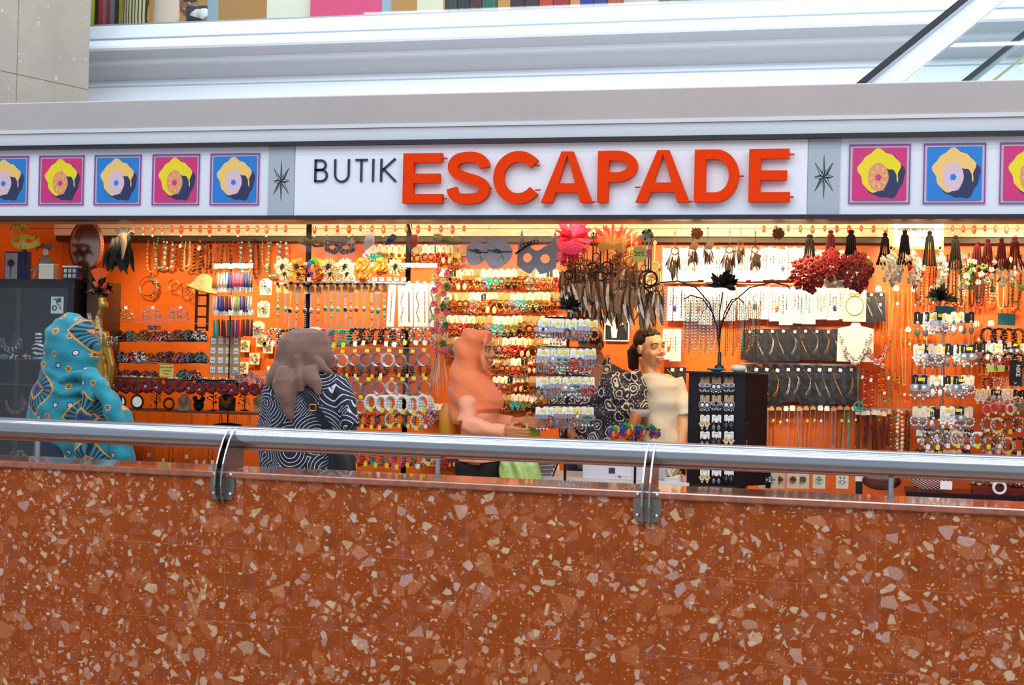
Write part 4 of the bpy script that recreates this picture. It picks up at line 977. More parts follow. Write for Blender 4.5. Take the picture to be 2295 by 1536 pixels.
# ================================================================== GOODS ON THE SHELVES AND WALLS
YW = YB - .05                                    # items hung on the orange wall
def row(protos, us, v, Y, h, where, group, lab, jit=2.0, seed=1, rz=0.0, hv=.08):
    q = random.Random(seed); n = len(us); tot = []
    for i, u in enumerate(us):
        p = protos[i % len(protos)] if not callable(protos) else protos(i)
        vv = v[i] if hasattr(v, '__len__') else v + q.uniform(-jit, jit)
        o = p.px(u + q.uniform(-jit, jit) * .6, vv, Y + q.uniform(-.012, .012), h * q.uniform(1 - hv, 1 + hv), lab(p, f'{ordn(i, n)} {where}'), group, rz + q.uniform(-.12, .12), q.uniform(-.05, .05)); tot.append(o)
    return tot
def lin_(a, b, n): return [a + (b - a) * i / (n - 1) for i in range(n)]
def rail_px(u0, u1, v, Y, label, mt=None, h=.012, name='peg_rail'):
    a, b = P(u0, v, Y), P(u1, v, Y); z = (a.z + b.z) / 2; r = thing(name, label, 'rail', ((a.x + b.x) / 2, Y, z)); m = MB(); m.box((0, 0, 0), (b.x - a.x, .012, h)); m.obj('bar', mt or M_greypan, r)
    n = max(2, int((u1 - u0) / 60)); 
    for i in range(n):
        c = MB(); c.box((-(b.x - a.x) / 2 + (b.x - a.x) * (i + .5) / n, .0125, 0), (.02, .013, h * .7)); c.obj('bracket', mt or M_greypan, r)
    return r
# --- orange centre wall: nine rows of earrings behind the people
for j, (v, u0, u1, n) in enumerate(((549, 822, 1038, 12), (604, 988, 1246, 15), (656, 992, 1252, 16), (708, 992, 1256, 16), (757, 1000, 1262, 16), (802, 1100, 1262, 10), (843, 1106, 1262, 10), (884, 1104, 1220, 8), (906, 960, 1010, 4), (1040, 1122, 1250, 6), (1010, 960, 1030, 5))):
    sh = R_.randint(0, 15)
    P_ = [warmE[(sh + i * 5) % 16] for i in range(int(n * 1.3))]
    row(P_, lin_(u0 + 8, u1 - 6, int(n * 1.3)), v, YW, 54 if j < 5 else 46, f'in the {["top", "second", "third", "fourth", "fifth", "sixth", "seventh", "eighth", "low left", "lowest", "far-left low"][j]} central wall row', f'earrings in row {ORD[j]} of the central wall', elabel, seed=j)
    if n > 6: rail_px(u0, u1, v + 1, YW + .02, f'thin peg rail carrying the {["top", "second", "third", "fourth", "fifth", "sixth", "seventh", "eighth", "", "", ""][j]} row of earrings on the central orange wall', mat('peg_wire', (190, 150, 90), .4, .5), .006)
# --- bead necklaces at the upper left
row([neckP[i % 12] for i in range(15)], lin_(338, 636, 15), 536, YW - .03, 72, 'in the upper-left row', 'bead necklaces at upper left', lambda p, w_: f'{p.nm[0] if p.nm[0] != "turq" else "turquoise"} and {p.nm[1]} bead necklace, {w_}', seed=3, hv=.15)
rail_px(330, 650, 534, YW + .02, 'brown peg rail carrying the bead necklaces at upper left', mat('peg_brown', (110, 70, 40), .5), .012)
# --- bracelets on brown cards with black knobs
YM = 9.55
row([strapP[i % 8] for i in range(17)], lin_(625, 862, 17), 640, YM, 92, 'in the knob-hung row', 'stone bracelets on brown cards', lambda p, w_: f'silver strap bracelet with {p.nm} stone, {w_}', seed=4)
rail_px(615, 975, 637, YM + .03, 'grey rail of black knobs carrying the stone bracelets', mat('rail_grey', (170, 170, 172), .4, .3), .016)
row(packP, [880, 900, 917, 935, 952, 969], 634, YM - .05, 100, 'by the black post', 'long white bracelet packets', lambda p, w_: f'bracelet in a long white packet, {w_}', jit=.5, seed=5, hv=.0)
# fabric flowers along the white bar
rail_px(650, 980, 594, YM - .02, 'white magnetic bar behind the fabric flower clips', white, .03, 'clip_bar')
for i, (u, k) in enumerate(((641, 'cream'), (673, 'mustard'), (709, 'rainbow'), (743, 'cream'), (780, 'ivory'), (814, 'orange'), (857, 'orange'), (893, 'cream'))):
    FL[k].px(u, 574, YM - .045, 56 if k != 'orange' else 52, f'{k} fabric flower clip, {ordn(i, 8)} in the row above the bracelets', 'fabric flower clips')
    if i in (0, 1, 2, 3, 4, 5): FL[k].px(u + 3, 596, YM - .055, 44, f'{k} fabric flower clip hanging low, {ordn(i, 6)} of the lower half-row', 'lower fabric flower clips')
for i, u in enumerate(lin_(677, 905, 15)):
    p = P(u, 626, YM - .06); m = MB(); m.box((0, 0, 0), (.032, .012, .028)); m.box((0, -.007, .004), (.012, .002, .006), 1); o = solo(m, 'ring_box', [white, silver], f'tiny white ring box, {ordn(i, 15)} in the row under the fabric flowers', 'box', 'tiny white ring boxes', p); o.rotation_euler = (0, R_.uniform(-.06, .06), 0)
rail_px(668, 912, 633, YM - .05, 'white ledge carrying the tiny ring boxes', white, .008)
# black posts of the rack
for u, v1, lab in ((693, 1090, 'left black post of the bracelet rack'), (917, 1090, 'right black post of the bracelet rack')):
    a = P(u, 505, YM + .06); m = MB(); m.box((a.x, a.y, 2.46 / 2), (.030, .03, 2.46)); solo(m, 'rack_post', mat('post_black', (14, 10, 10), .8, spec=.1), lab, 'post')
# bracelets row
seq = ['silver', 'black', 'black', 'black', 'white', 'pink', 'turq', 'turq', 'black', 'black', 'black', 'black', 'silver', 'brown', 'silver', 'silver']
row([BR[s] for s in seq], lin_(612, 955, 16), 736, YM - .05, 44, 'in the bracelet row below the long packets', 'bracelets below the long packets', lambda p, w_: f'{p.nm} bead bracelet, {w_}', seed=8)
row([bangP[i % 4] for i in range(9)], lin_(742, 950, 9), 781, YM - .06, 46, 'in the upper row of bagged bangles', 'bagged bangles, upper row', lambda p, w_: f'clear-bagged sparkling bangle, {w_}', seed=9)
row([bangP[(i + 1) % 4] for i in range(8)], lin_(775, 952, 8), 843, YM - .06, 46, 'in the middle row of bagged bangles', 'bagged bangles, middle row', lambda p, w_: f'clear-bagged sparkling bangle, {w_}', seed=10)
row([bangP[0], bangP[1]] + [BR['white']] * 6, lin_(784, 950, 8), 886, YM - .07, 46, 'of the white bracelets by the striped tunic', 'white bracelets and bangles', lambda p, w_: ('white bead bracelet' if p is BR['white'] else 'bagged bangle with sticker') + ', ' + w_, seed=11)
row([BR[s] for s in ('brown', 'red', 'multi', 'cream', 'brown', 'multi', 'cream', 'silver')], lin_(812, 955, 8), 928, YM - .07, 38, 'in the bracelet row just above the handrail', 'bracelets above the handrail', lambda p, w_: f'{p.nm} bead bracelet, {w_}', seed=12)
row([BR[s] for s in ('red', 'multi', 'turq', 'red', 'pink', 'multi', 'silver', 'cream')], lin_(796, 960, 8), 1010, YM - .07, 42, 'in the bracelet row seen below the handrail', 'bracelets below the handrail', lambda p, w_: f'{p.nm} bead bracelet, {w_}', seed=13)
row([BR['black'], strapP[2], BR['brown']] * 4, lin_(740, 950, 12), 815, YM - .02, 34, 'in the shadowy row between bagged bangles', 'dark bracelets between the bagged bangles', lambda p, w_: f'dark bracelet, {w_}', seed=15)
row([BR['black'], BR['silver'], BR['red']] * 3, lin_(690, 740, 9), 800, YM - .02, 40, 'beside the brown headscarf', 'bracelets beside the brown headscarf', lambda p, w_: f'{p.nm} bead bracelet, {w_}', seed=16)
for v, nm in ((779, 'upper bagged bangles'), (841, 'middle bagged bangles'), (884, 'white bracelets'), (734, 'dark bracelets')): rail_px(730, 960, v, YM + .01, f'thin wire bar carrying the {nm}', steel, .006)
# --- tassel stand
st = P(519, 590, 9.35); ts = thing('tassel_stand', 'black wire stand with three tiers of coloured tassels', 'stand', (st.x, 9.35, 0))
m = MB(); m.tube([(0, 0, .9), (0, 0, P(519, 585, 9.35).z + .03)], .006, 0, 8); m.lathe([(.10, .88), (.10, .89), (.02, .90)], n=20); m.obj('pole', blackp, ts)
for v in (588, 640, 691):
    z = P(519, v, 9.35).z; m = MB(); a = .125; m.tube([(-a, 0, z), (a, 0, z)], .0035, 0, 6); m.tube([(-a, -.03, z - .004), (a, -.03, z - .004)], .0025, 0, 5); m.tube([(-a, -.03, z + .012), (-a, 0, z)], .0025, 0, 5); m.tube([(a, -.03, z + .012), (a, 0, z)], .0025, 0, 5); m.tube([(0, 0, z), (0, -.03, z - .004)], .003, 0, 5); m.obj('tier', blackp, ts)
for k, (v, cs, nm) in enumerate(((588, ['orange', 'white', 'white', 'blue', 'pink', 'pink', 'blue', 'grey'], 'top'), (641, ['white', 'blue', 'blue', 'maroon', 'white', 'green', 'purple', 'navy', 'white'], 'middle'), (692, ['teal', 'maroon', 'maroon', 'grey', 'purple', 'red', 'maroon', 'maroon'], 'bottom'))):
    row([TASS[c] for c in cs], lin_(484, 562, len(cs)), v + 2, 9.31, 56 if k < 2 else 62, f'on the {nm} tier of the tassel stand', 'tassel earrings on the stand', lambda p, w_: f'{p.nm} tassel earrings, {w_}', jit=.7, seed=20 + k, hv=.03)
# tan board of small white earring cards
bd = P(505, 755, 9.4); r = thing('earring_board', 'tan board covered with small white earring cards under the tassel stand', 'board', (bd.x, 9.4, P(505, 842, 9.4).z)); H_ = bd.z - r.location.z
W_ = 74 / S(505, 9.4); m = MB(); m.box((0, 0, H_ / 2), (W_, .012, H_)); m.obj('panel', tan, r)
for rw in range(4):
    for c in range(4):
        o = warmE[(rw * 4 + c) % 16 if c % 2 else 7]; pz = H_ - .01 - rw * H_ / 4.05; px_ = -W_ / 2 + W_ * (c + .5) / 4
        q = Proto('stud_card', 'earrings', .05); 
        m = MB(); m.box((0, 0, -.022), (.036, .001, .042)); e1_ = MB(); e1_.sph((-.007, -.003, -.024), .0045, 0, 6, 4); e1_.sph((.007, -.003, -.024), .0045, 0, 6, 4)
        rr = thing('stud_card', f'white card with {["black", "pink", "silver", "green"][c]} studs, {["top", "second", "third", "bottom"][rw]} row, {ordn(c, 4)}, on the tan board', 'earrings', (bd.x + px_, 9.4 - .008, r.location.z + pz), 0, 'stud cards on the tan board'); rr.rotation_euler[1] = R_.uniform(-.06, .06)
        m.obj('card', white, rr); e1_.obj('studs', [beads['black'], beads['pink'], silver, beads['green']][c], rr)
# dark ladder frame
a = P(454, 645, 9.6); b = P(454, 742, 9.6); r = thing('ladder_frame', 'small black ladder-like frame left of the tassel stand', 'frame', (a.x, 9.6, b.z)); H_ = a.z - b.z
for sx in (-1, 1): m = MB(); m.box((sx * .045, 0, H_ / 2), (.018, .012, H_)); m.obj('upright', blackp, r)
for k in range(4): m = MB(); m.box((0, 0, H_ * (k + .3) / 4), (.09, .010, .014)); m.obj('rung', blackp, r)
# --- glittering combs in three pouches, jewelled clips on acrylic shelves
silk = mat('glitter', (214, 190, 150), .35, .6, bump=(120, .8))
for i, u in enumerate((278, 338, 400)):
    p = P(u, 702, 9.45); r = thing('comb_pouch', f'clear pouch of glittering hair combs, {ordn(i, 3)} of three above the acrylic shelf', 'pouch', p, 0, 'pouches of glittering combs'); m = MB(); q = random.Random(i)
    for k in range(60): m.sph((q.uniform(-.075, .075), q.uniform(-.02, .02), q.uniform(-.045, .03) ), (q.uniform(.004, .010), .005, q.uniform(.003, .008)), k % 2, 5, 4)
    m.obj('combs', [silver, gold], r); m = MB(); m.poly([(-.085, -.06), (.085, -.06), (.075, .02), (.03, .055), (-.04, .06), (-.08, .02)], -.028, .028); m.obj('bag', clear, r); m = MB(); m.box((.03, -.03, .04), (.022, .001, .02)); m.obj('price_sticker', white, r)
def shelf(u0, u1, v, Y, label, d=.16, mt=acryl, name='shelf', th=.008):
    a, b = P(u0, v, Y), P(u1, v, Y); z = (a.z + b.z) / 2; m = MB(); m.box((0, d / 2, -th / 2), (b.x - a.x, d, th)); o = solo(m, name + '_board', mt, label, 'shelf', None, ((a.x + b.x) / 2, Y, z)); return o
for v, nm in ((722, 'top'), (764, 'second'), (812, 'third'), (860, 'lowest')): shelf(248, 462, v, 9.36, f'clear acrylic shelf under the {"comb pouches" if v == 722 else nm + " row of hair clips"} at left', .2)
row([clipP[i % 8] for i in range(8)], [266, 292, 324, 347, 369, 399, 423, 448], 763, 9.40, 26, 'on the second acrylic shelf', 'jewelled hair clips, second shelf', lambda p, w_: f'{p.nm} jewelled dome hair clip, {w_}', jit=.5, seed=30)
row([clipP[(i * 3 + 1) % 8] for i in range(9)], lin_(272, 448, 9), 811, 9.40, 25, 'on the third acrylic shelf', 'jewelled hair clips, third shelf', lambda p, w_: f'{p.nm} jewelled dome hair clip, {w_}', jit=1, seed=31)
row([clipP[(i * 3 + 2) % 8] for i in range(7)], [262, 283, 305, 326, 345, 412, 436], 848, 9.38, 22, 'on the lowest acrylic shelf', 'hair clips, lowest shelf', lambda p, w_: f'{p.nm} jewelled hair clip, {w_}', jit=1, seed=32)
p = P(373, 847, 9.33); r = thing('paper_note', 'small yellow handwritten note on the lowest acrylic shelf', 'note', p); m = MB(); m.box((0, 0, .05), (.108, .002, .085)); m.obj('paper', mat('note_yellow', (236, 216, 110), .6), r)
for k, tx in enumerate(('ONCE BROKEN', 'CONSIDER', 'SOLD')): t_ = text_mb(tx, .015); t_.xf(Matrix.Translation((0, -.002, .074 - k * .023))); t_.obj('handwriting', blackp, r)
p = P(345, 735, 9.42); m = MB(); m.box((0, 0, 0), (.085, .05, .034)); r = tag(m.obj('sample_box', tan), 'small box with a grid of coloured sequins on the acrylic shelf', 'box'); r.location = p; 
for k in range(14): m = MB(); m.box((-.034 + (k % 7) * .0113, -.027, .008 - (k // 7) * .016), (.009, .003, .012)); m.obj('sequin', beads[('red', 'blue', 'black', 'turq')[k % 4]], r)
# baskets
wick = NT('wicker', .7); xo, yo, zo = wick.sep(wick.obj); wv = wick.math('MULTIPLY', wick.math('SINE', wick.math('MULTIPLY', xo, 500)), wick.math('SINE', wick.math('MULTIPLY', zo, 700))); M_wick = wick.done(wick.mix(wick.math('GREATER_THAN', wv, 0), (176, 120, 60), (112, 66, 30)), wv, .8, .004)
def basket(u0, u1, v, Y, h, mt, label, fill=None, name='basket'):
    a, b = P(u0, v, Y), P(u1, v, Y); w_ = (b.x - a.x) / 2; H = h / S(u0, Y); r = thing(name, label, 'basket', ((a.x + b.x) / 2, Y + .08, a.z)); m = MB()
    m.lathe([(w_ * .8, 0), (w_ * .9, H * .4), (w_, H), (w_ * .97, H), (w_ * .86, H * .35), (w_ * .7, H * .2)], n=32, sy=.45); m.obj('body', mt, r)
    m = MB(); m.tube([(w_ * math.cos(t), w_ * .45 * math.sin(t), H) for t in [i * PI / 12 for i in range(24)]], .006, 0, 6, closed=True); m.obj('rim', mt, r)
    if fill:
        m = MB(); q = random.Random(int(u0)); 
        for k in range(60): t = q.random() * 6.3; e = q.random() ** .5 * .85; m.sph((w_ * e * math.cos(t), w_ * .42 * e * math.sin(t), H * .9 + q.uniform(-.005, .014)), q.uniform(.006, .012), k % len(fill), 6, 4)
        m.obj('trinkets', B(*fill), r)['kind'] = 'stuff'
    return r
YSH = 9.10
basket(255, 352, 866, YSH, 20, M_wick, 'shallow wicker basket of hair trinkets above the red roses', ['amber', 'cream', 'brown', 'white'])
basket(356, 420, 868, YSH, 18, mat('basket_red', (110, 50, 36), .7), 'dark red basket of clips, beside the wicker basket', ['turq', 'white', 'brown'])
pd = NT('polka_cloth', .7); vv_ = pd.vor(pd.obj, 60, 'F1', None, 'EUCLIDEAN', 0.); M_polka = pd.done(pd.mix(pd.math('LESS_THAN', vv_.outputs['Distance'], .28), (24, 22, 26), (230, 228, 224)))
basket(424, 528, 870, YSH, 20, M_polka, 'black basket with white polka dots full of silver combs', ['grey', 'white', 'grey'])
shelf(252, 604, 869, YSH - .04, 'long wooden ledge carrying the baskets above the rose garland', .3, mat('ledge_wood', (120, 74, 40), .5), 'ledge', .014)
for i, u in enumerate(lin_(528, 598, 7)):
    m = MB(); q = random.Random(i)
    for k in range(9): a = PI * (k + .5) / 9; m.tube([(0, 0, 0), (.03 * math.cos(a), -.005, .05 * math.sin(a) + .01)], .0022, 0, 4); m.sph((.03 * math.cos(a), -.006, .05 * math.sin(a) + .01), .006, 0, 6, 4)
    solo(m, 'hair_comb', silver, f'silver spray hair comb, {ordn(i, 7)} of those beside the polka-dot basket', 'hair comb', 'silver spray combs', P(u, 852 + (i % 3) * 8, YSH - .02 + .03 * (i % 2)))
# rose garland
for i in range(15):
    u = 261 + i * 24; o = roseP[i % 4].px(u, 864 + i * .6 + (i % 3) * 2, YSH - .055, 34 if i < 4 else 30, f'red fabric rose, {ordn(i, 15)} of the garland above the left handrail', 'red roses of the garland')
m = MB(); a, b = P(250, 868, YSH - .05), P(606, 876, YSH - .05); m.tube([a, (a + b) / 2 + Vector((0, 0, -.004)), b], .008, 0, 6); tag(m.obj('garland_cord', leafD), 'dark green cord the red roses are strung on', 'cord')
# below the garland: jewellery shelf
shelf(255, 600, 922, 9.25, 'lower wooden shelf with necklace busts under the rose garland', .3, MATS['ledge_wood'], 'ledge', .012)
lowi = [(268, 'mirror'), (307, 'mirror'), (350, 'tree'), (378, 'hoop'), (412, 'pearl'), (445, 'mouse'), (478, 'tree'), (508, 'bib'), (548, 'tree'), (582, 'pearl')]
for i, (u, k) in enumerate(lowi):
    p = P(u, 921, 9.30)
    if k == 'mirror':
        r = thing('table_mirror', f'round dark-framed table mirror under the garland, {"left" if i == 0 else "right"} one', 'mirror', p); m = MB(); m.ring((0, 0, .065), .045, .008, 0, 24, 6); m.obj('frame', mat('dark_wood', (70, 36, 20), .4), r); m = MB(); m.poly([(.042 * math.cos(t), .065 + .042 * math.sin(t)) for t in [j * PI / 12 for j in range(24)]], -.002, .002); m.obj('glass', mat('mirror', (230, 220, 200), .03, 1.), r); m = MB(); m.box((0, .01, .012), (.06, .03, .024)); m.obj('foot', MATS['dark_wood'], r)
    elif k == 'tree':
        r = thing('jewellery_tree', f'dark wire jewellery tree with trinkets, {["", "", "left", "", "", "", "middle", "", "right"][i]} one under the garland', 'stand', p); m = MB(); m.tube([(0, 0, 0), (0, 0, .12)], .004, 0, 6); m.lathe([(.03, 0), (.03, .006), (.005, .01)], n=14)
        for t in range(6): s_ = (-1) ** t; m.tube([(0, 0, .05 + t * .012), (s_ * .03, -.01, .07 + t * .012), (s_ * .04, -.012, .06 + t * .012)], .0025, 0, 5)
        m.obj('branches', blackp, r)
        m = MB(); q = random.Random(i)
        for t in range(12): m.sph((q.uniform(-.04, .04), -.014, q.uniform(.03, .12)), .006, t % 3, 6, 4)
        m.obj('trinkets', B('brown', 'olive', 'black'), r)
    elif k == 'hoop':
        m = MB(); m.ring((0, 0, .05), .038, .009, 0, 20, 6); solo(m, 'bangle', bronze, 'thick bronze bangle standing under the garland', 'bangle', None, p)
    elif k == 'pearl':
        r = thing('pearl_bust', f'cream bust with golden pearl necklace, {"left" if u < 500 else "right"} one under the garland', 'bust', p); m = MB(); m.poly([(-.04, 0), (.04, 0), (.05, .07), (.02, .10), (.015, .12), (-.015, .12), (-.02, .10), (-.05, .07)], -.012, .02); m.obj('bust', cream, r)
        for R2 in (.022, .03, .038): 
            m = MB()
            for t in range(16): a_ = PI + PI * t / 15; m.sph((R2 * math.cos(a_), -.018, .085 + R2 * 1.5 * math.sin(a_)), .005, 0, 6, 4)
            m.obj('pearls', mat('gold_pearl', (232, 196, 120), .3, .3), r)
    elif k == 'mouse':
        r = thing('velvet_bust', 'black velvet display bust with round ears under the garland', 'bust', p); m = MB(); m.sph((0, 0, .04), (.04, .025, .042), 0, 16, 10); m.sph((-.03, 0, .085), (.02, .01, .02), 0, 12, 8); m.sph((.03, 0, .085), (.02, .01, .02), 0, 12, 8); m.obj('bust', black, r)
    elif k == 'bib':
        r = thing('gold_bib_bust', 'dark bust wearing an ornate gold bib necklace under the garland', 'bust', p); m = MB(); m.poly([(-.055, 0), (.055, 0), (.06, .09), (.02, .12), (-.02, .12), (-.06, .09)], -.01, .02); m.obj('bust', black, r)
        m = MB()
        for L in range(4):
            for t in range(14): a_ = PI + PI * t / 13; R2 = .022 + L * .010; m.sph((R2 * math.cos(a_), -.018, .095 + R2 * 1.25 * math.sin(a_)), .0055, 0, 6, 4)
        m.obj('bib', gold, r)
# chains and tags just above and under the rail at left
row([strand(*a) for a in (('brown', 'black', .16, .06, .006), ('purple', 'grey', .16, .06, .006), ('turq', 'brown', .15, .06, .006), ('coral', 'brown', .16, .06, .006))], lin_(296, 474, 9), 1000, YW - .02, 34, 'in the row under left handrail', 'necklaces seen under the left handrail', lambda p, w_: f'small {p.nm[0] if p.nm[0] != "turq" else "turquoise"} and {p.nm[1]} bead necklace, {w_}', seed=40)
for i, u in enumerate((334, 366, 418, 440, 457, 476)):
    m = MB(); m.box((0, 0, 0), (.026, .001, .03)); solo(m, 'price_tag_card', white, f'white price tag, {ordn(i, 6)} of those showing under the left handrail', 'tag', 'white price tags under the left rail', P(u, (1020, 1032, 1024, 1036, 1036, 1036)[i], YW - .02))
row([darkN[i % 6] for i in range(9)], lin_(300, 560, 9), 926, 9.42, 40, 'in the dim row above left handrail', 'dark necklaces above the left rail', lambda p, w_: f'{p.nm[0]} and {p.nm[1]} bead necklace, {w_}', seed=41)
# headbands, rings and the lace hat
for i, (u, v, R2, mt, lb) in enumerate(((332, 642, .075, 'crown', 'thick silver beaded crown ring hanging above the comb pouches'), (388, 640, .045, 'gold', 'gold wire headband beside the beaded crown ring'), (412, 650, .05, 'gold', 'larger gold wire headband beside the lace hat'), (425, 660, .04, 'gold', 'thin gold wire ring under the lace hat'))):
    p = P(u, v, YW - .02); m = MB()
    if mt == 'crown':
        m.ring((0, 0, 0), R2, .004, 0, 30, 6); q = random.Random(3)
        for k in range(120): a_ = -1.3 + q.random() * 2.8; rr = R2 + q.uniform(-.014, .014); m.sph((rr * math.cos(a_), q.uniform(-.01, .01), rr * math.sin(a_)), q.uniform(.004, .008), k % 2, 5, 4)
        solo(m, 'headband', [silver, gold], lb, 'headband', None, p)
    else: m.ring((0, 0, 0), R2, .0028, 0, 30, 6); m.ring((.005, .01, .004), R2 * .96, .002, 0, 30, 5); solo(m, 'headband', gold, lb, 'headband', None, p)
lace = mat('lace', (226, 196, 140), .5, .3, bump=(90, 1.)); p = P(455, 645, 9.55); r = thing('lace_hat', 'gold-white lace hat hanging beside the black ladder frame', 'hat', p, 0); m = MB(); m.lathe([(.115, -.02), (.10, .0), (.075, .03), (.06, .075), (.03, .10), (.004, .105)], n=28, sy=.6, wob=lambda a, z: .05 * math.sin(8 * a)); m.obj('crown', lace, r)
m = MB(); m.tube([(.116 * math.cos(t), .07 * math.sin(t), -.02) for t in [i * PI / 14 for i in range(28)]], .006, 0, 5, closed=True); m.obj('brim_wire', gold, r); r.rotation_euler = (0, .25, 0)
# jewellery busts and hair pieces between tassels and brown scarf
for i, (u, v) in enumerate(((595, 640), (590, 690), (578, 735))):
    p = P(u, v, 9.6); r = thing('crystal_spray', f'crystal hair spray on a clear card, {["top", "middle", "bottom"][i]} of three beside the tassels', 'hair piece', p, 0, 'crystal sprays'); m = MB(); m.poly([(-.045, -.07), (.045, -.07), (.05, .03), (.02, .05), (-.02, .05), (-.05, .03)], .006, .009); m.obj('card', cream, r); m = MB(); q = random.Random(i)
    for k in range(12): a_ = q.random() * 6.28; L = q.uniform(.02, .045); m.tube([(0, 0, 0), (L * math.cos(a_), -.01, L * math.sin(a_))], .0015, 0, 4); m.sph((L * math.cos(a_), -.01, L * math.sin(a_)), .006, 0, 6, 4)
    m.sph((0, -.012, 0), .012, 0, 8, 6); m.obj('spray', silver, r)

# --- masks in clear bags along the top
YT = 9.05
def bag_outline(w, h): return [(-w / 2, -h), (w / 2, -h), (w / 2 * 1.02, -h * .5), (w / 2 * .8, -h * .12), (.02, 0), (-.02, 0), (-w / 2 * .8, -h * .12), (-w / 2 * 1.02, -h * .5)]
def bagged(u, v, w, h, label, build, Y=YT, ry=0., bagm=clear):
    s_ = S(u, Y); p = P(u, v, Y); r = thing('bagged_mask', label, 'mask', p, 0, 'masks in clear bags'); r.rotation_euler[1] = ry; W_, H_ = w / s_, h / s_
    build(r, W_, H_); m = MB(); m.poly(bag_outline(W_ * 1.08, H_ * 1.05), -.03, .022); m.obj('bag', bagm, r); m = MB(); m.tube([(0, 0, -.004), (0, 0, .02), (0, 9.12 - Y, zceil - .084 - p.z)], .002, 0, 5); m.obj('hook', steel, r); return r
def eye_mask(mt, cat=False, band=blackp):
    def f(r, W_, H_):
        m = MB(); zc = -H_ * .55; n = 40; top = []; bot = []
        for i in range(n + 1):
            t = -1 + 2 * i / n; ear = max(0, 1 - abs(abs(t) - .86) / .16) * H_ * .34 if cat else 0
            top.append((t * W_ * .48, zc + H_ * .20 * (1 - .3 * math.cos(t * 5)) + ear)); bot.append((t * W_ * .48, zc - H_ * (.22 if not cat else .30) * (1 - t * t * .5) * (1 - .45 * max(0, 1 - abs(t) * 4))))
        # upper and lower halves leave eye holes between them
        ex = W_ * .22
        def eye(t): 
            x = t * W_ * .48; d = min(abs(x - ex), abs(x + ex)) / (W_ * .11); return H_ * .085 * math.sqrt(max(0, 1 - d * d))
        vs = []; fs = []
        for i in range(n + 1):
            t = -1 + 2 * i / n; e = eye(t); y = .012 - .02 * math.cos(t * PI / 2)
            vs += [(top[i][0], y, top[i][1]), (top[i][0], y - .004, zc + e), (top[i][0], y - .004, zc - e - 1e-4), (bot[i][0], y, bot[i][1])]
        k = len(vs); vs += [(a, b + .004, c) for a, b, c in vs]
        for i in range(n):
            for j in (0, 2): a = i * 4 + j; fs += [(a, a + 1, a + 5, a + 4), (k + a, k + a + 4, k + a + 5, k + a + 1)]
        m.add(vs, fs, 0, True); m.obj('mask', mt, r)
    return f
seq_ = mat('sequin_olive', (120, 120, 40), .3, .5, bump=(160, 1.)); lp = NT('leopard', .6); vn = lp.vor(lp.vmath('ADD', lp.obj, lp.vmath('MULTIPLY', lp.noise(lp.obj, 30, 2, 'Color'), (.03, .03, .03))), 55, 'F1', None)
M_leo = lp.done(lp.mix(lp.math('LESS_THAN', lp.math('ABSOLUTE', lp.math('SUBTRACT', vn.outputs['Distance'], .38)), .13), (176, 160, 140), (40, 30, 34)))
M_phan = mat('mask_lilac', (196, 186, 196), .5, var=(30, .12)); M_cat = mat('mask_bluegrey', (150, 150, 160), .5)
bagged(702, 522, 58, 42, 'olive sequin eye mask in a clear bag, at the left black post', eye_mask(seq_), ry=.1)
bagged(761, 524, 74, 56, 'leopard-print cat mask in a clear bag beside the left black post', eye_mask(M_leo, True))
def fold(mt):
    def f(r, W_, H_):
        m = MB(); m.poly([(-W_ * .4, -H_ * .9), (W_ * .25, -H_ * .7), (W_ * .42, -H_ * .2), (0, -H_ * .12), (-W_ * .3, -H_ * .4)], -.012, .006); m.obj('folded_scarf', mt, r)
    return f
bagged(822, 520, 36, 44, 'white folded scarf in a clear bag among the masks', fold(white), ry=-.3); bagged(883, 520, 26, 38, 'navy folded scarf in a small clear bag', fold(mat('navy_cloth', (44, 50, 84), .6)), ry=.3); bagged(923, 522, 28, 40, 'red folded scarf in a small clear bag by the right black post', fold(mat('red_cloth', (200, 60, 30), .6)), ry=-.3)
bagged(1003, 514, 66, 44, 'olive sequin eye mask in a clear bag, right of the right black post', eye_mask(seq_), ry=.15)
def phantom(r, W_, H_):
    for k, (dx, rot, sc_) in enumerate(((-.22, .5, .8), (.18, .35, 1.0))):
        m = MB(); n = 24; pts = []
        for i in range(n): a = 2 * PI * i / n; x = W_ * .26 * sc_ * math.cos(a) * (1 + .25 * math.sin(a)); z = H_ * .34 * sc_ * math.sin(a); pts.append((x, z))
        m.poly(pts, -.018, -.010, 0); m.poly([(W_ * .08 * math.cos(a), H_ * .06 + H_ * .05 * math.sin(a)) for a in [j * PI / 6 for j in range(12)]], -.0195, -.018, 1)
        m.stroke([(-W_ * .2 * sc_, 0), (0, H_ * .05), (W_ * .24 * sc_, H_ * .16)], .008, -.022, -.019, 1); m.stroke([(W_ * .15 * math.cos(a), -H_ * .08 + H_ * .1 * math.sin(a)) for a in [j * .4 for j in range(7)]], .005, -.022, -.019, 2)
        m.sph((W_ * .05, -.022, H_ * .0), .010, 3, 8, 5)
        m.xf(Matrix.Translation((W_ * dx, -.002 * k, -H_ * .58)) @ Matrix.Rotation(rot, 4, 'Y')); m.obj('mask', [M_phan, cordk, beads['green'], beads['pearl']], r)
bagged(1096, 512, 122, 100, 'large clear bag of lilac half masks with green scrollwork', phantom, Y=YT - .05)
def glasses_cat(r, W_, H_):
    eye_mask(M_cat, True)(r, W_ * .9, H_ * 1.25)
    m = MB(); 
    for k in range(5): m.ring((-W_ * .3 + k * .022, -.03, -H_ * .42 + .007 * k), .014, .0032, 0, 12, 5)
    m.stroke([(-W_ * .45, -H_ * .62), (-W_ * .1, -H_ * .33)], .012, -.03, -.022, 0); m.obj('party_glasses', mat('plum', (80, 34, 30), .5), r)
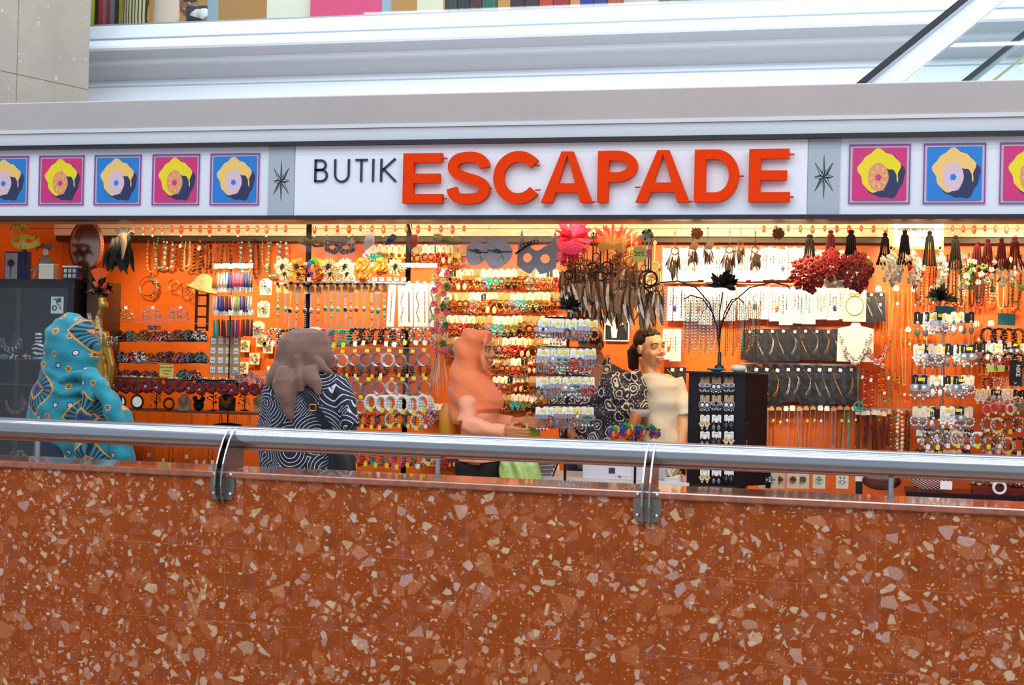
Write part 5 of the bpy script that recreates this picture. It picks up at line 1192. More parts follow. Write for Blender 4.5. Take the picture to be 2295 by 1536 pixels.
bagged(1207, 512, 104, 98, 'clear bag with plum glasses and blue-grey cat mask', glasses_cat, Y=YT - .02, ry=.05)

# --- feather cluster
pk = mat('tulle_pink', (236, 40, 90), .7, sheen=.3); P_ = Proto('pink_mask', 'mask', .2); m = MB(); q = random.Random(2)
for i in range(110): a = q.random() * 6.28; m.feather((0, 0, 0), (.11 * q.uniform(.5, 1) * math.cos(a), -.03 * q.random(), .12 * q.uniform(.5, 1.1) * math.sin(a)), .018, i % 2, .1, 5)
P_.part('feathers', m, [pk, mat('tulle_red', (226, 24, 50), .7)]); m = MB(); m.poly([(.06 * math.cos(a), .035 * math.sin(a) - .05) for a in [i * PI / 10 for i in range(20)]], -.045, -.04); P_.part('mask', m, mat('glitter_pink', (226, 60, 110), .3, .4, bump=(150, 1.)))
P_.px(1285, 535, 9.15, 88, 'hot pink feather mask hanging left of the dreamcatchers'); P_.px(1262, 560, 9.22, 60, 'smaller hot pink feather mask behind the larger one')
P_ = Proto('feather_mask', 'mask', .2); m = MB(); q = random.Random(9)
for i in range(48): a = .25 + q.random() * 2.7; L = q.uniform(.07, .13); m.feather((.06 * math.cos(a), 0, 0), (.06 * math.cos(a) + L * math.cos(a), -.02, L * math.sin(a) - .0), .018, 0, .08, 6)
for i in range(60): a = q.random() * PI; L = q.uniform(.05, .09); m.feather((.05 * math.cos(a), -.012, 0), (.05 * math.cos(a) + L * math.cos(a), -.03, L * math.sin(a)), .016, 1 + i % 2, .08, 5)
P_.part('feathers', m, [fred, ftan, forange]); m = MB(); m.poly([(-.08, .01), (-.05, .03), (0, .012), (.05, .03), (.08, .01), (.055, -.03), (.02, -.01), (-.02, -.01), (-.055, -.03)], -.035, -.028); P_.part('mask', m, mat('mask_gold', (170, 120, 60), .35, .8)); P_.px(1374, 556, 9.2, 84, 'red and brown feather mask with gold eye piece')
for i, (u, v, k, h) in enumerate(((1277, 515, 4, 230), (1306, 530, 1, 190), (1330, 520, 0, 210), (1348, 518, 2, 225), (1362, 520, 0, 205), (1383, 528, 3, 200), (1398, 530, 1, 215), (1416, 520, 3, 190), (1310, 560, 3, 175), (1340, 575, 1, 200), (1368, 580, 4, 180), (1392, 560, 3, 205), (1426, 540, 1, 200), (1455, 515, 2, 265), (1460, 530, 0, 240), (1447, 560, 4, 220), (1290, 600, 0, 170), (1325, 600, 2, 170), (1405, 600, 1, 160), (1478, 600, 3, 130))):
    DC[k].px(u, v, 9.12 + .03 * (i % 6), h * .93, f'{"dark" if k in (0, 2, 4) else "tan"} corded dreamcatcher with brown feathers, {ordn(i if i < 16 else i, 20)} of the thick cluster', 'dreamcatchers of the thick feather cluster', rz=R_.uniform(-.6, .6))
for i, (u, v, k, h) in enumerate(((1513, 518, 3, 120), (1553, 510, 0, 98), (1587, 508, 2, 96), (1636, 515, 3, 118), (1660, 510, 3, 90), (1693, 518, 0, 100))):
    DC[k].px(u, v, 9.1, h, f'dreamcatcher hanging against the white cards, {ordn(i, 6)} of the six right ones', 'dreamcatchers before the white cards')
    p = P(u + 3, v + (42 if i in (1, 2) else 60), 9.07)
    if i in (1, 2, 5): m = MB(); m.box((0, 0, 0), (.045, .002, .05), ry=.35); solo(m, 'kraft_label', tan, f'kraft paper label on a dreamcatcher hoop, {["", "left", "middle", "", "", "right"][i]} of three', 'label', 'kraft labels', p)
q_ = random.Random(21)
for i in range(22):
    k = (1, 3, 0, 2, 4)[i % 5]; u = 1272 + i * 9.2 + q_.uniform(-3, 3); DC[k].px(u, 512 + (i * 37) % 50, 9.34 + .03 * (i % 5), q_.uniform(130, 185), f'{"dark" if k in (0, 2, 4) else "tan"} feathered dreamcatcher, {ordn(i, 22)} in the back layer of the cluster', 'dreamcatchers at the back of the cluster', rz=q_.uniform(-.8, .8))
fil = Proto('filigree_mask', 'mask', .12); m = MB()
for t in range(9):
    a_ = t * PI / 4.5; m.ring((.05 * math.cos(a_), 0, -.05 + .03 * math.sin(a_)), .016, .003, 0, 14, 5); m.ring((.05 * math.cos(a_), 0, -.05 + .03 * math.sin(a_)), .008, .0025, 0, 10, 4)
fil.part('filigree', m, mat('brass_dark', (130, 84, 40), .35, .9)); fil.px(1300, 575, 9.28, 56, 'dark brass filigree mask left of the hanging feathers'); fil.px(1402, 560, 9.28, 56, 'dark brass filigree mask under the red feather mask')
# yellow 20% star and pink tag
p = P(1433, 570, 8.98); r = thing('discount_sign', 'yellow starburst card reading 20% in the feather cluster', 'sign', p); m = MB(); pts = []
for i in range(28): a = i * PI / 14; rr = .045 if i % 2 else .054; pts.append((rr * math.cos(a), rr * 1.05 * math.sin(a)))
m.poly(pts, -.001, .001); m.obj('card', mat('note_lemon', (238, 232, 110), .5), r); m = text_mb('20%', .042); m.xf(Matrix.Translation((0, -.002, 0))); m.obj('lettering', mat('ink_grey', (70, 80, 60), .6), r)
m = MB(); m.box((0, 0, 0), (.026, .002, .055), ry=.15); solo(m, 'pink_price_card', mat('card_pink', (230, 100, 160), .5), 'narrow pink card right of the yellow starburst', 'card', None, P(1454, 568, 8.98))
# crow plume on the spinner
crow = plume('black_plume', 'plume', [fblack, fblack, mat('feather_dk', (34, 30, 30), .5)], 60, .11)
crow.px(1278, 690, 8.9, 62, 'glossy black feather plume on top of the earring spinner')
crow.px(1624, 640, 9.05, 78, 'black feather plume above the beaded curtain stand')
plume('black_plume', 'plume', [mat('feather_moss', (60, 60, 20), .6), fblack], 40, .1).px(2108, 668, 9.5, 70, 'black and moss feather plume above the teal label')

# --- earring spinner in front of the man
sp = P(1270, 900, 8.75); r = thing('earring_spinner', 'tall black wire spinner with four tiers of carded earrings', 'stand', (sp.x, 8.75, 0)); zt = P(1276, 700, 8.75).z
m = MB(); m.tube([(0, 0, .62), (0, 0, zt)], .009, 0, 10); m.obj('pole', blackp, r); m = MB(); m.lathe([(.14, .60), (.14, .615), (.03, .63)], n=24); m.obj('base', blackp, r)
for k, v in enumerate((714, 780, 843, 910)):
    z = P(1273, v, 8.75).z + .004; m = MB(); m.ring((0, 0, z), .15, .0035, 0, 28, 5, 'z'); m.tube([(-.15, 0, z), (.15, 0, z)], .003, 0, 5); m.tube([(0, -.15, z), (0, .15, z)], .003, 0, 5); m.obj('ring', blackp, r)
    n = 8; us = lin_(1220 - k * 2, 1326 - k * 3, n)
    row([coolE[(i * 3 + k * 2) % 8] for i in range(n)], us, v + 2, 8.60, 55, f'on the {["top", "second", "third", "bottom"][k]} tier of the spinner', 'earring cards on the spinner', elabel, jit=1, seed=50 + k)
    row([coolE[(i * 3 + k * 2 + 1) % 8] for i in range(6)], lin_(1235, 1310, 6), v + 1, 8.72, 50, f'behind, on the {["top", "second", "third", "bottom"][k]} tier of the spinner', 'earring cards on the far side of the spinner', elabel, jit=1, seed=55 + k)

# --- right part of the shop: white carded sets, black bagged sets, chains
row([cardP[(i * 3) % 7] for i in range(17)], lin_(1498, 1790, 17), 556, YW - .02, 74, 'in the top row of white cards', 'white carded necklaces, top row', lambda p, w_: f'{p.nm if p.nm != "turq" else "turquoise"} necklace on white card, {w_}', seed=60)
row([cardP[i % 7] for i in range(16)], lin_(1510, 1890, 16), 641, YW - .03, 82, 'in the second row of white cards', 'white carded necklaces, second row', lambda p, w_: f'{p.nm if p.nm != "turq" else "turquoise"} necklace on white card, {w_}', seed=61)
row([cardP[(i * 3 + 1) % 7] for i in range(5)], lin_(1806, 1880, 5), 560, YW - .02, 74, 'behind the red roses', 'white cards behind the red roses', lambda p, w_: f'{p.nm if p.nm != "turq" else "turquoise"} necklace on white card, {w_}', seed=72)
row([bagP[i % 7] for i in range(4)], lin_(1862, 1935, 4), 578, YW - .06, 66, 'between the red and white bouquets', 'black-backed sets between the bouquets', lambda p, w_: f'bagged silver necklace, {w_}', seed=73)
row([cardP[2], cardP[1]], [1498, 1514], 736, YW - .06, 76, 'right of the smiling face', 'white cards beside the smiling face', lambda p, w_: f'amber necklace on white card, {w_}', seed=74, jit=0)
row([crysE[(i * 2) % 5] for i in range(8)], lin_(2196, 2284, 8), 768, YW - .06, 50, 'behind the hair ties at far right', 'earring cards behind the hair ties', elabel, seed=75)
row([crysE[(i * 2 + 1) % 5] for i in range(8)], lin_(2196, 2284, 8), 872, YW - .06, 46, 'lower behind the hair ties at far right', 'lower earring cards behind the hair ties', elabel, seed=76)
row([darkN[(i * 2) % 6] for i in range(10)], lin_(2060, 2190, 10), 590, YW - .06, 90, 'behind the black and moss plume', 'bead strands behind the plume', lambda p, w_: f'{p.nm[0]} and {p.nm[1]} bead strand, {w_}', seed=77)
row([goldch[(i + 3) % 4] for i in range(9)], lin_(1972, 2062, 9), 880, YW - .07, 60, 'low right of the red beads', 'short gold chains low on the wall', lambda p, w_: f'{p.nm[0]} chain necklace, {w_}', seed=78)
for i, (u, v) in enumerate(((548, 772), (570, 800), (600, 775), (545, 820), (585, 760), (610, 830))):
    p = P(u, v, YW); m = MB(); q = random.Random(i + 50); m.poly([(-.04, -.06), (.04, -.06), (.044, .03), (-.044, .03)], .004, .006, 2)
    for k in range(40): a_ = q.random() * 6.28; rr = .032 * math.sqrt(q.random()); m.sph((rr * math.cos(a_), -.006, -.01 + rr * math.sin(a_)), .005, k % 2, 5, 4)
    solo(m, 'brooch_card', [gold, silver, cream], f'gold and crystal brooch card, {ordn(i, 6)} listed between tassel stand and brown headscarf'.replace(' listed', ''), 'brooch', 'brooch cards beside the tassel stand', p)
p = P(1916, 650, YW - .05); r = thing('choker_card', 'choker on a wide cream card under the red roses', 'necklace', p); m = MB(); m.box((0, 0, -.11), (.155, .003, .22)); m.obj('card', cream, r); m = MB(); m.ring((0, -.006, -.11), .06, .003, 0, 30, 5, sz=1.1); m.ring((-.02, -.006, -.035), .018, .002, 0, 12, 4, sz=.5); m.ring((.02, -.006, -.035), .018, .002, 0, 12, 4, sz=.5); m.obj('choker', beads['olive'], r)
row([bagP[i % 7] for i in range(9)], lin_(1678, 1878, 9), 737, YW - .04, 74, 'in the upper row of black-backed sets', 'black-backed necklaces, upper row', lambda p, w_: f'bagged silver necklace, {w_}', seed=62, jit=1)
row([bagP[(i * 2 + 1) % 7] for i in range(11)], lin_(1668, 1904, 11), 822, YW - .05, 86, 'in the lower row of black-backed sets', 'black-backed necklaces, lower row', lambda p, w_: f'bagged silver necklace, {w_}', seed=63, jit=1)
row([bagP[i % 7] for i in range(2)], [1505, 1524], 822, YW - .05, 80, 'of the black-backed pair behind the smiling woman', 'black-backed pair', lambda p, w_: f'bagged silver necklace, {w_}', seed=64, jit=0)
row([bagP[1], bagP[3]], [1950, 1972], 655, YW - .04, 72, 'of the black-backed pair below the white blossoms', 'black-backed pair below blossoms', lambda p, w_: f'bagged silver necklace, {w_}', seed=65, jit=0)
rail_px(1660, 1915, 816, YW - .0, 'pale ledge above the lower row of black-backed necklaces', MATS['rail_grey'], .014)
rail_px(1490, 1940, 636, YW + .0, 'peg rail carrying the second row of white cards', mat('peg_wire', (190, 150, 90), .4, .5), .008)
row([chains[(i * 2) % 5] for i in range(15)], lin_(1700, 1915, 15), 910, YW - .04, 100, 'of the silver chains above the right handrail', 'silver chain necklaces above the right rail', lambda p, w_: f'{p.nm[0]} chain necklace with card, {w_}', seed=66)
row([cordN[i % 3] for i in range(7)], lin_(1922, 1994, 7), 920, YW - .04, 92, 'above the right handrail', 'dark cord necklaces', lambda p, w_: f'dark multi-cord necklace with white card, {w_}', seed=67)
for i, (u, a_) in enumerate(((2004, ('red', 'turq', .3, .05, .013)), (2018, ('pearl', 'pearl', .32, .05, .016)), (2034, ('black', 'black', .32, .03, .008)), (1897, ('turq', 'turq', .3, .05, .006)))):
    p_ = strand(*a_); p_.px(u, 922, YW - .05, 92, f'{["red and turquoise", "large pearl", "black", "turquoise"][i]} bead necklace hanging just above the right handrail')
rail_px(1690, 2045, 914, YW + .01, 'grey rail carrying the chains above the right handrail', MATS['rail_grey'], .016)
for i, (u, v, a_, h, lb) in enumerate(((1930, 826, ('turq', 'turq', .3, .06, .006), 80, 'turquoise bead necklace with peace pendant'), (1948, 832, ('red', 'coral', .26, .07, .013), 80, 'chunky red bead necklace'), (1976, 800, ('red', 'amber', .2, .03, .008), 80, 'slim red and amber bead necklace'), (1988, 830, ('turq', 'green', .26, .07, .007), 70, 'turquoise and green bead necklace'))):
    strand(*a_, tagc=white).px(u, v, YW - .06, h, lb + ' on the orange wall right of the black sets')
p = P(1925, 912, YW - .09); m = MB(); m.ring((0, 0, 0), .032, .006, 0, 24, 6); m.tube([(0, 0, .03), (0, 0, -.03)], .005); m.tube([(0, 0, 0), (-.022, 0, -.022)], .005); m.tube([(0, 0, 0), (.022, 0, -.022)], .005); solo(m, 'peace_pendant', beads['turq'], 'turquoise peace symbol pendant below the red beads', 'pendant', None, p)
row([goldch[i % 4] for i in range(14)], lin_(1968, 2100, 14), 640, YW - .03, 120, 'of the gold chains under the white blossoms', 'gold chains under the white blossoms', lambda p, w_: f'{p.nm[0]} chain necklace, {w_}', seed=68)
row([darkN[i % 6] for i in range(13)], lin_(2120, 2283, 13), 568, YW - .03, 118, 'at the far upper right', 'long bead strands at upper right', lambda p, w_: f'{p.nm[0]} and {p.nm[1]} long bead strand, {w_}', seed=69)
row([goldch[(i + 1) % 4] for i in range(11)], lin_(2000, 2120, 11), 735, YW - .05, 125, 'of the gold chains beside the crystal earrings', 'gold chains beside the crystal earrings', lambda p, w_: f'{p.nm[0]} chain necklace with card, {w_}', seed=70)
row([goldch[(i + 2) % 4] for i in range(8)], lin_(2170, 2230, 8), 720, YW - .05, 130, 'of the gold chains right of the crystal earrings', 'gold chains right of the crystals', lambda p, w_: f'{p.nm[0]} chain necklace, {w_}', seed=71)
# bib necklace card and fringe collar
def bib(u, v, h, lb, card_=True, b='white', Y=10.06):
    p = P(u, v, Y); s_ = h / S(u, Y); r = thing('bib_necklace', lb, 'necklace', p); 
    if card_:
        m = MB(); w_ = s_ * .36; m.poly([(-w_, -s_ * .75), (w_, -s_ * .75), (w_ * .96, -.03), (w_ * .3, -.012), (w_ * .2, .01), (-w_ * .2, .01), (-w_ * .3, -.012), (-w_ * .96, -.03)], .002, .005); m.obj('bust_card', white, r)
    m = MB(); q = random.Random(int(u))
    for i in range(34):
        t = -1 + 2 * i / 33; x = t * s_ * .30; z = -s_ * (.20 + .52 * (1 - abs(t) ** 1.8)); k = 3 if abs(t) < .75 else 2
        for j in range(k): m.sph((x + q.uniform(-.008, .008), -.012, z - j * .016), q.uniform(.006, .011), j % 2, 7, 5)
    m.obj('jewels', [silver, beads[b]], r); return r
bib(1918, 727, 112, 'large crystal bib necklace on a white bust card'); bib(1968, 745, 88, 'dark collar necklace with coral fringe right of the white bust card', False, 'coral')
# crystal earrings rack at right
for k, (v, u0, u1, n) in enumerate(((700, 2066, 2168, 6), (772, 2062, 2170, 7), (842, 2062, 2170, 7), (912, 2060, 2165, 6), (962, 2062, 2170, 7), (1008, 2062, 2165, 6))):
    row([crysE[(i + k) % 5] for i in range(n)], lin_(u0, u1, n), v, 9.5, 62 if k < 4 else 40, f'on tier {["one", "two", "three", "four", "five", "six"][k]} of the crystal rack at right', 'crystal earrings on the right rack', elabel, seed=80 + k)
a = P(2115, 700, 9.56); m = MB(); m.tube([(a.x, 9.56, 0), (a.x, 9.56, a.z + .05)], .009, 0, 8)
for v in (700, 772, 842, 912, 962): m.box((a.x, 9.55, P(2115, v, 9.56).z), (.36, .006, .006))
solo(m, 'wire_rack', steel, 'steel wire rack carrying the crystal earrings at right', 'rack')
# far right: hair ties, bands and clips
seqR = [(735, ['black', 'black', 'black', 'brown'], 44), (790, ['black', 'cream', 'black', 'black'], 44), (846, ['black', 'silver', 'silver', 'turq'], 30), (905, ['pink', 'pink', 'pink', 'white', 'turq'], 30), (935, ['silver', 'cream', 'brown', 'silver'], 40), (980, ['silver', 'silver', 'cream', 'black'], 44)]
for k, (v, cs, h) in enumerate(seqR): row([BR[c] for c in cs], lin_(2212, 2280, len(cs)), v, 9.5, h, f'in hair-tie tier {["one", "two", "three", "four", "five", "six"][k]} at the far right', 'hair ties and bracelets at the far right', lambda p, w_: f'{p.nm} beaded hair tie, {w_}', seed=90 + k)
row([BR[c] for c in ('silver', 'multi', 'silver', 'cream', 'silver', 'white', 'brown', 'silver')], lin_(2075, 2235, 8), 968, 9.35, 42, 'in the cluster above the rail at right', 'bracelets above the right rail', lambda p, w_: f'{p.nm} beaded bracelet, {w_}', seed=97)
for u, v, lb in ((2118, 700, 'left'), (2256, 716, 'right')):
    p = P(u, v, 9.53 if lb == 'left' else YM - .05); m = MB(); m.box((0, 0, 0), (.12 if lb == 'left' else .105, .014, .075), ry=.03); solo(m, 'teal_label', mat('teal_card', (24, 96, 104), .35, var=(20, .2)), f'plain teal header card, {lb} one of the two at right', 'card', 'teal header cards', p)
# NEW sign and card 8, NIKE hair band card
p = P(2232, 826, 9.4); r = thing('number_card', 'lime card with a black eight and pink word above it', 'sign', p); m = MB(); m.poly([(-.055, -.025), (.05, -.02), (.055, .02), (-.05, .022)], -.001, .001); m.obj('card', mat('lime', (196, 214, 90), .5), r); m = text_mb('8', .05); m.xf(Matrix.Translation((0, -.002, 0)) @ Matrix.Rotation(-.2, 4, 'Y')); m.obj('numeral', black, r); m = text_mb('NEW', .026, bold=.001); m.xf(Matrix.Translation((.01, -.002, .034)) @ Matrix.Rotation(-.15, 4, 'Y')); m.obj('lettering', mat('hot_pink', (236, 90, 170), .5), r)
p = P(2276, 838, 9.38); r = thing('black_header_card', 'black hanging card with white upright sportswear lettering at the right edge', 'card', p); m = MB(); m.box((0, 0, 0), (.075, .003, .15)); m.obj('card', black, r); m = text_mb('NIKE', .034, bold=.0008); m.xf(Matrix.Translation((.014, -.003, .02)) @ Matrix.Rotation(PI / 2, 4, 'Y')); m.obj('lettering', white, r); m = MB(); m.poly([(-.012, -.05), (.0, -.066), (.012, -.05), (.0, -.058)], -.003, -.0018); m.obj('emblem', white, r)
# bouquets
for i, (u, v, k, h, lb) in enumerate(((1815, 530, 'red', 130, 'dark red rose headband bundle, leftmost bouquet'), (1862, 520, 'scarlet', 118, 'scarlet rose headband bundle with plum cords'), (1908, 520, 'red', 138, 'dark red rose headband bundle beside the white blossoms'), (1984, 526, 'white', 118, 'white rose bundle, leftmost of the white ones'), (2028, 520, 'white2', 128, 'white rose bundle with red centres below the framed notice'), (2084, 522, 'white', 126, 'white rose bundle right of the framed notice'), (2142, 532, 'green', 122, 'green rose bundle beside the white ones'))):
    BQ[k].px(u, v, 9.32, h, lb, 'flower headband bundles', rz=.3 * i)
slim = bouquet('slimwhite', [wht, wh2, wht, grn], cordr, 9)
for i, (u, v) in enumerate(((2190, 545), (2214, 540), (2245, 538), (2275, 534))): slim.px(u, v, 9.35 + .03 * i, 110 + 12 * (i % 2), f'sparse white blossom garland, {ordn(i, 4)} of four at the far right', 'sparse white blossom garlands', rz=i)
for i, (u, v) in enumerate(((1563, 505), (1745, 505), (1452, 508))):
    m = MB()
    for k in range(14): a_ = k * 2.4; m.petal((0, 0, -.02), a_, .04, .02, .02, k % 2, .4)
    solo(m, 'leaf_spray', [mat('leaf_amber', (200, 110, 30), .6), mat('leaf_gold', (220, 150, 60), .6)] if i == 0 else [mat('blossom_coral', (220, 80, 50), .6), leafG] if i == 1 else [cream, leafG], f'{["amber", "coral", "cream"][i]} leaf spray pinned at the top of the shop opening', 'leaves', None, P(u, v + 12, 9.0))
# framed notice
p = P(2052, 556, 9.62); H_ = 62 / S(2050, 9.62); W_ = 110 / S(2050, 9.62); r = thing('framed_notice', 'gold-framed white notice about fixed prices behind the blossoms', 'sign', p); m = MB(); m.box((0, .004, H_ / 2), (W_, .004, H_)); m.obj('paper', white, r); m = MB()
for c, d in (((-W_ / 2, 0, H_ / 2), (.028, .02, H_ + .03)), ((W_ / 2, 0, H_ / 2), (.028, .02, H_ + .03)), ((0, 0, 0), (W_, .02, .018)), ((0, 0, H_), (W_, .02, .018))): m.box(c, d)
m.obj('frame', gold, r)
for k, tx in enumerate(('FIXED PRICE FOR', 'ALL ITEMS')): m = text_mb(tx, .030, bold=.0006); m.xf(Matrix.Translation((0, 0, H_ * .66 - k * .052))); m.obj('lettering', mat('ink_notice', (110, 90, 80), .6), r)
# black curled wire tree with bead curtains
tr = P(1612, 830, 9.0); r = thing('bead_tree', 'black curled wire tree hung with bead curtains on the display tower', 'stand', (tr.x, 9.0, P(1612, 828, 9.0).z)); o_ = r.location
def rel(u, v, Y=9.0): return tuple(P(u, v, Y) - o_)
for pts in ([(1612, 826), (1612, 780), (1606, 730), (1590, 680), (1560, 645), (1520, 630), (1478, 634), (1466, 642)], [(1612, 780), (1616, 730), (1640, 680), (1680, 645), (1730, 633), (1765, 640), (1770, 648)], [(1610, 740), (1596, 700), (1575, 670), (1548, 662), (1532, 672)], [(1615, 740), (1624, 700), (1640, 672), (1655, 668), (1668, 680)], [(1612, 760), (1613, 700), (1620, 655)]):
    m = MB(); m.tube([rel(u, v) for u, v in pts], .0042, 0, 6); m.obj('branch', cordk, r)
m = MB(); m.lathe([(.03, 0), (.03, .02), (.012, .03), (.012, .10), (.008, .11)], n=16); m.obj('stem', blackp, r)
def curtain(us, v0, v1, keys, nm):
    for i, u in enumerate(us):
        k = keys[i % len(keys)]; a, b = P(u, v0 + (i % 3) * 6, 9.0 + .02 * (i % 3)), P(u + R_.uniform(-3, 3), v1 - (i % 4) * 10, 9.0 + .02 * (i % 3)); m = MB(); L = (a - b).length; n = int(L / .0095)
        for j in range(n): t = j / n; m.sph((R_.uniform(-.001, .001), 0, -L * t), (.0046, .0046, .0046), j % 2, 5, 4)
        solo(m, 'bead_string', B(*k), f'{k[0] if k[0] != "turq" else "turquoise"} bead string, {ordn(i, len(us))} in the {nm}', 'necklace', 'bead strings of the ' + nm, a)
curtain(lin_(1534, 1612, 27), 668, 795, [('grey', 'white'), ('coral', 'grey'), ('white', 'turq'), ('blue', 'white'), ('amber', 'grey'), ('grey', 'turq')], 'silvery curtain left of the stem')
curtain(lin_(1628, 1704, 19), 676, 800, [('red', 'dkred'), ('black', 'grey'), ('amber', 'cream'), ('turq', 'turq'), ('black', 'black'), ('olive', 'amber')], 'coloured curtain right of the stem')
curtain(lin_(1490, 1528, 3), 640, 735, [('grey', 'white'), ('black', 'blue'), ('brown', 'black')], 'trio beneath the left branch')
# --- black display tower
tw = P(1618, 1085, 8.85); x0, x1 = P(1543, 1000, 8.85).x, P(1668, 1000, 8.85).x; ztop = P(1618, 838, 8.85).z; zbot = P(1618, 1088, 8.85).z
r = thing('display_tower', 'black four-sided display tower covered with earring cards', 'stand', ((x0 + x1) / 2, 8.85, zbot)); Wt = x1 - x0; Ht = ztop - zbot; ang = .0
m = MB(); m.box((0, 0, Ht / 2), (Wt, .012, Ht)); m.obj('front_panel', blackp, r)
m = MB(); m.box((Wt / 2 + .055, .08, Ht / 2), (.012, .20, Ht), 0, -.72 + 0); m.obj('side_panel', blackp, r)
m = MB(); m.box((-Wt / 2 - .0, .10, Ht / 2), (.012, .22, Ht)); m.obj('side_panel', blackp, r)
m = MB(); m.poly([(-Wt * .55, -.08), (Wt * .75, -.08), (Wt * .55, .2), (-Wt * .5, .2)], 0, .012); m.v = [(a, c, Ht + b) for a, b, c in m.v]; m.obj('top_plate', blackp, r)
m = MB(); m.lathe([(Wt * .55, -.02), (Wt * .55, 0), (.03, 0)], n=24); m.v = [(a, b + .1, c) for a, b, c in m.v]; m.obj('base', blackp, r)
towE = [earring_proto(tan, silver, 'grey', 'white', 'chandelier'), earring_proto(tan, silver, 'white', 'grey', 'disc'), earring_proto(white, silver, 'dkred', 'grey', 'drop'), earring_proto(white, silver, 'black', 'grey', 'leaf'), earring_proto(white, gold, 'cream', 'amber', 'leaf')]
fj = text_mb('Fashion Jewelry', .0062)
for j, v in enumerate((845, 886, 930, 967, 1008, 1050)):
    for c, u in enumerate((1580, 1606, 1634)):
        e = towE[(j + c) % 2 if j < 2 else 2 + (c + j) % 3]; o = e.px(u, v, 8.83, 42, elabel(e, f'{["left", "middle", "right"][c]} column, {["top", "second", "third", "fourth", "fifth", "bottom"][j]} row of the black tower'), 'earring cards on the display tower')
        t_ = MB(); t_.join(fj); t_.xf(Matrix.Translation((0, -.002, -.012)))
        if c == 0 and j == 0: fjm = t_.mesh('card_print', black)
        d = bpy.data.objects.new('card_print', fjm); COL.objects.link(d); d.parent = o
    for c in range(2):
        e = warmE[(3, 13, 6, 2, 15)[(j * 2 + c) % 5]]; p = P(1668 + 14 * c, v + 3, 8.85 + .05 + .07 * c); e.put(p, elabel(e, f'{["near", "far"][c]} column, {["top", "second", "third", "fourth", "fifth", "bottom"][j]} row, right face of the black tower'), 'earring cards on the tower side', 1.0, -.75)
p = P(1604, 829, 8.85); m = MB(); m.lathe([(.02, 0), (.06, .012), (.062, .02), (.04, .018), (.0, .016)], n=24, sy=.6); solo(m, 'teal_dish', mat('teal_glaze', (20, 120, 130), .2, coat=.5), 'small teal glazed dish on top of the black tower', 'dish', None, Vector((p.x, 8.90, r.location.z + Ht + .012)))
p = P(1655, 829, 8.9); q_ = thing('pumpkin', 'small white ribbed pumpkin on top of the black tower', 'pumpkin', Vector((p.x, 8.92, r.location.z + Ht + .012))); m = MB(); m.lathe([(.01, .002), (.03, .0), (.046, .014), (.048, .026), (.036, .044), (.012, .046)], n=40, wob=lambda a, z: .07 * abs(math.sin(4 * a))); m.obj('shell', mat('pumpkin_white', (226, 222, 200), .5), q_); m = MB(); m.tube([(0, 0, .044), (.004, 0, .058)], .005, 0, 6); m.obj('stem', tan, q_)

# --- strand of pink rosebuds and feather fringe
for i in range(2):
    r = thing('rosebud_strand', ['pink and cream', 'pink and green'][i] + ' hanging strand of fabric rosebuds', 'garland', P(980 + 20 * i, 600 + 10 * i, 9.35)); m = MB(); L = .62 - .04 * i
    c = MB(); c.tube([(0, 0, 0), (.01, 0, -L)], .003, 0, 5); c.obj('cord', leafG, r)
    for k in range(13): rose(m, ((-1) ** k * .012, -.01, -.02 - k * L / 13.5), .026, k % 3, k * 1.1, 3)
    m.obj('rosebuds', [mat('bud_pink', (226, 120, 150), .7), mat('bud_cream', (220, 214, 160), .7), mat('bud_green', (80, 140, 80), .7) if i else mat('bud_pink2', (230, 150, 160), .7)], r)
p = P(985, 795, YM); r = thing('ribbon_fringe', 'long pale pink ribbon fringe hanging beside the peach headscarf', 'ribbon', p); m = MB(); q = random.Random(4)
for k in range(26): x = q.uniform(-.07, .07); m.feather((x * .4, q.uniform(-.02, .02), 0), (x, q.uniform(-.03, .03), -q.uniform(.15, .30)), .010, k % 2, q.uniform(-.05, .05), 6)
m.obj('ribbons', [mat('ribbon_pink', (232, 176, 156), .7), mat('ribbon_tan', (206, 150, 110), .7)], r)
m = MB(); a, b = P(-150, 511, 9.6), P(2420, 515, 9.6); zz_ = P(1147, 513, 9.6).z; m.tube([(XL + .02, 9.6, zz_), (XR - .02, 9.6, zz_)], .0022, 0, 5); solo(m, 'hanging_wire', cordk, 'thin dark wire stretched across the shop carrying the red glass drops', 'wire')
m = MB(); m.tube([(XL + .02, 9.12, zceil - .08), (XR - .02, 9.12, zceil - .08)], .006, 0, 6); solo(m, 'hanging_rod', steel, 'steel rod under the shop ceiling that the masks and dreamcatchers hang from', 'rod')
# --- red glass drops hung along the very top
redd = mat('red_drop', (222, 66, 30), .25, coat=.3); n_ = 0
us = [u for u in list(lin_(300, 640, 17)) + list(lin_(705, 1040, 14)) + list(lin_(1712, 1985, 11)) + list(lin_(2135, 2280, 7))]
pd_ = Proto('glass_drop', 'pendant', .05); m = MB(); m.tube([(0, 0, .03), (0, 0, 0)], .0008, 0, 3); m.sph((0, 0, -.012), (.007, .007, .014), 0, 8, 6); m.sph((0, 0, -.032), .004, 1, 6, 4); pd_.part('drop', m, [redd, beads['cream']])
for i, u in enumerate(us):
    seg = 'left' if u < 660 else 'centre-left' if u < 1100 else 'right' if u < 2000 else 'far right'; sub = [x for x in us if ('left' if x < 660 else 'centre-left' if x < 1100 else 'right' if x < 2000 else 'far right') == seg]; j = sub.index(u)
    pd_.px(u, 506, 9.6, 26 + 5 * (i % 3), f'red glass drop on a thread, {ordn(j, len(sub))} of the {seg} run', 'red glass drops under the sign')
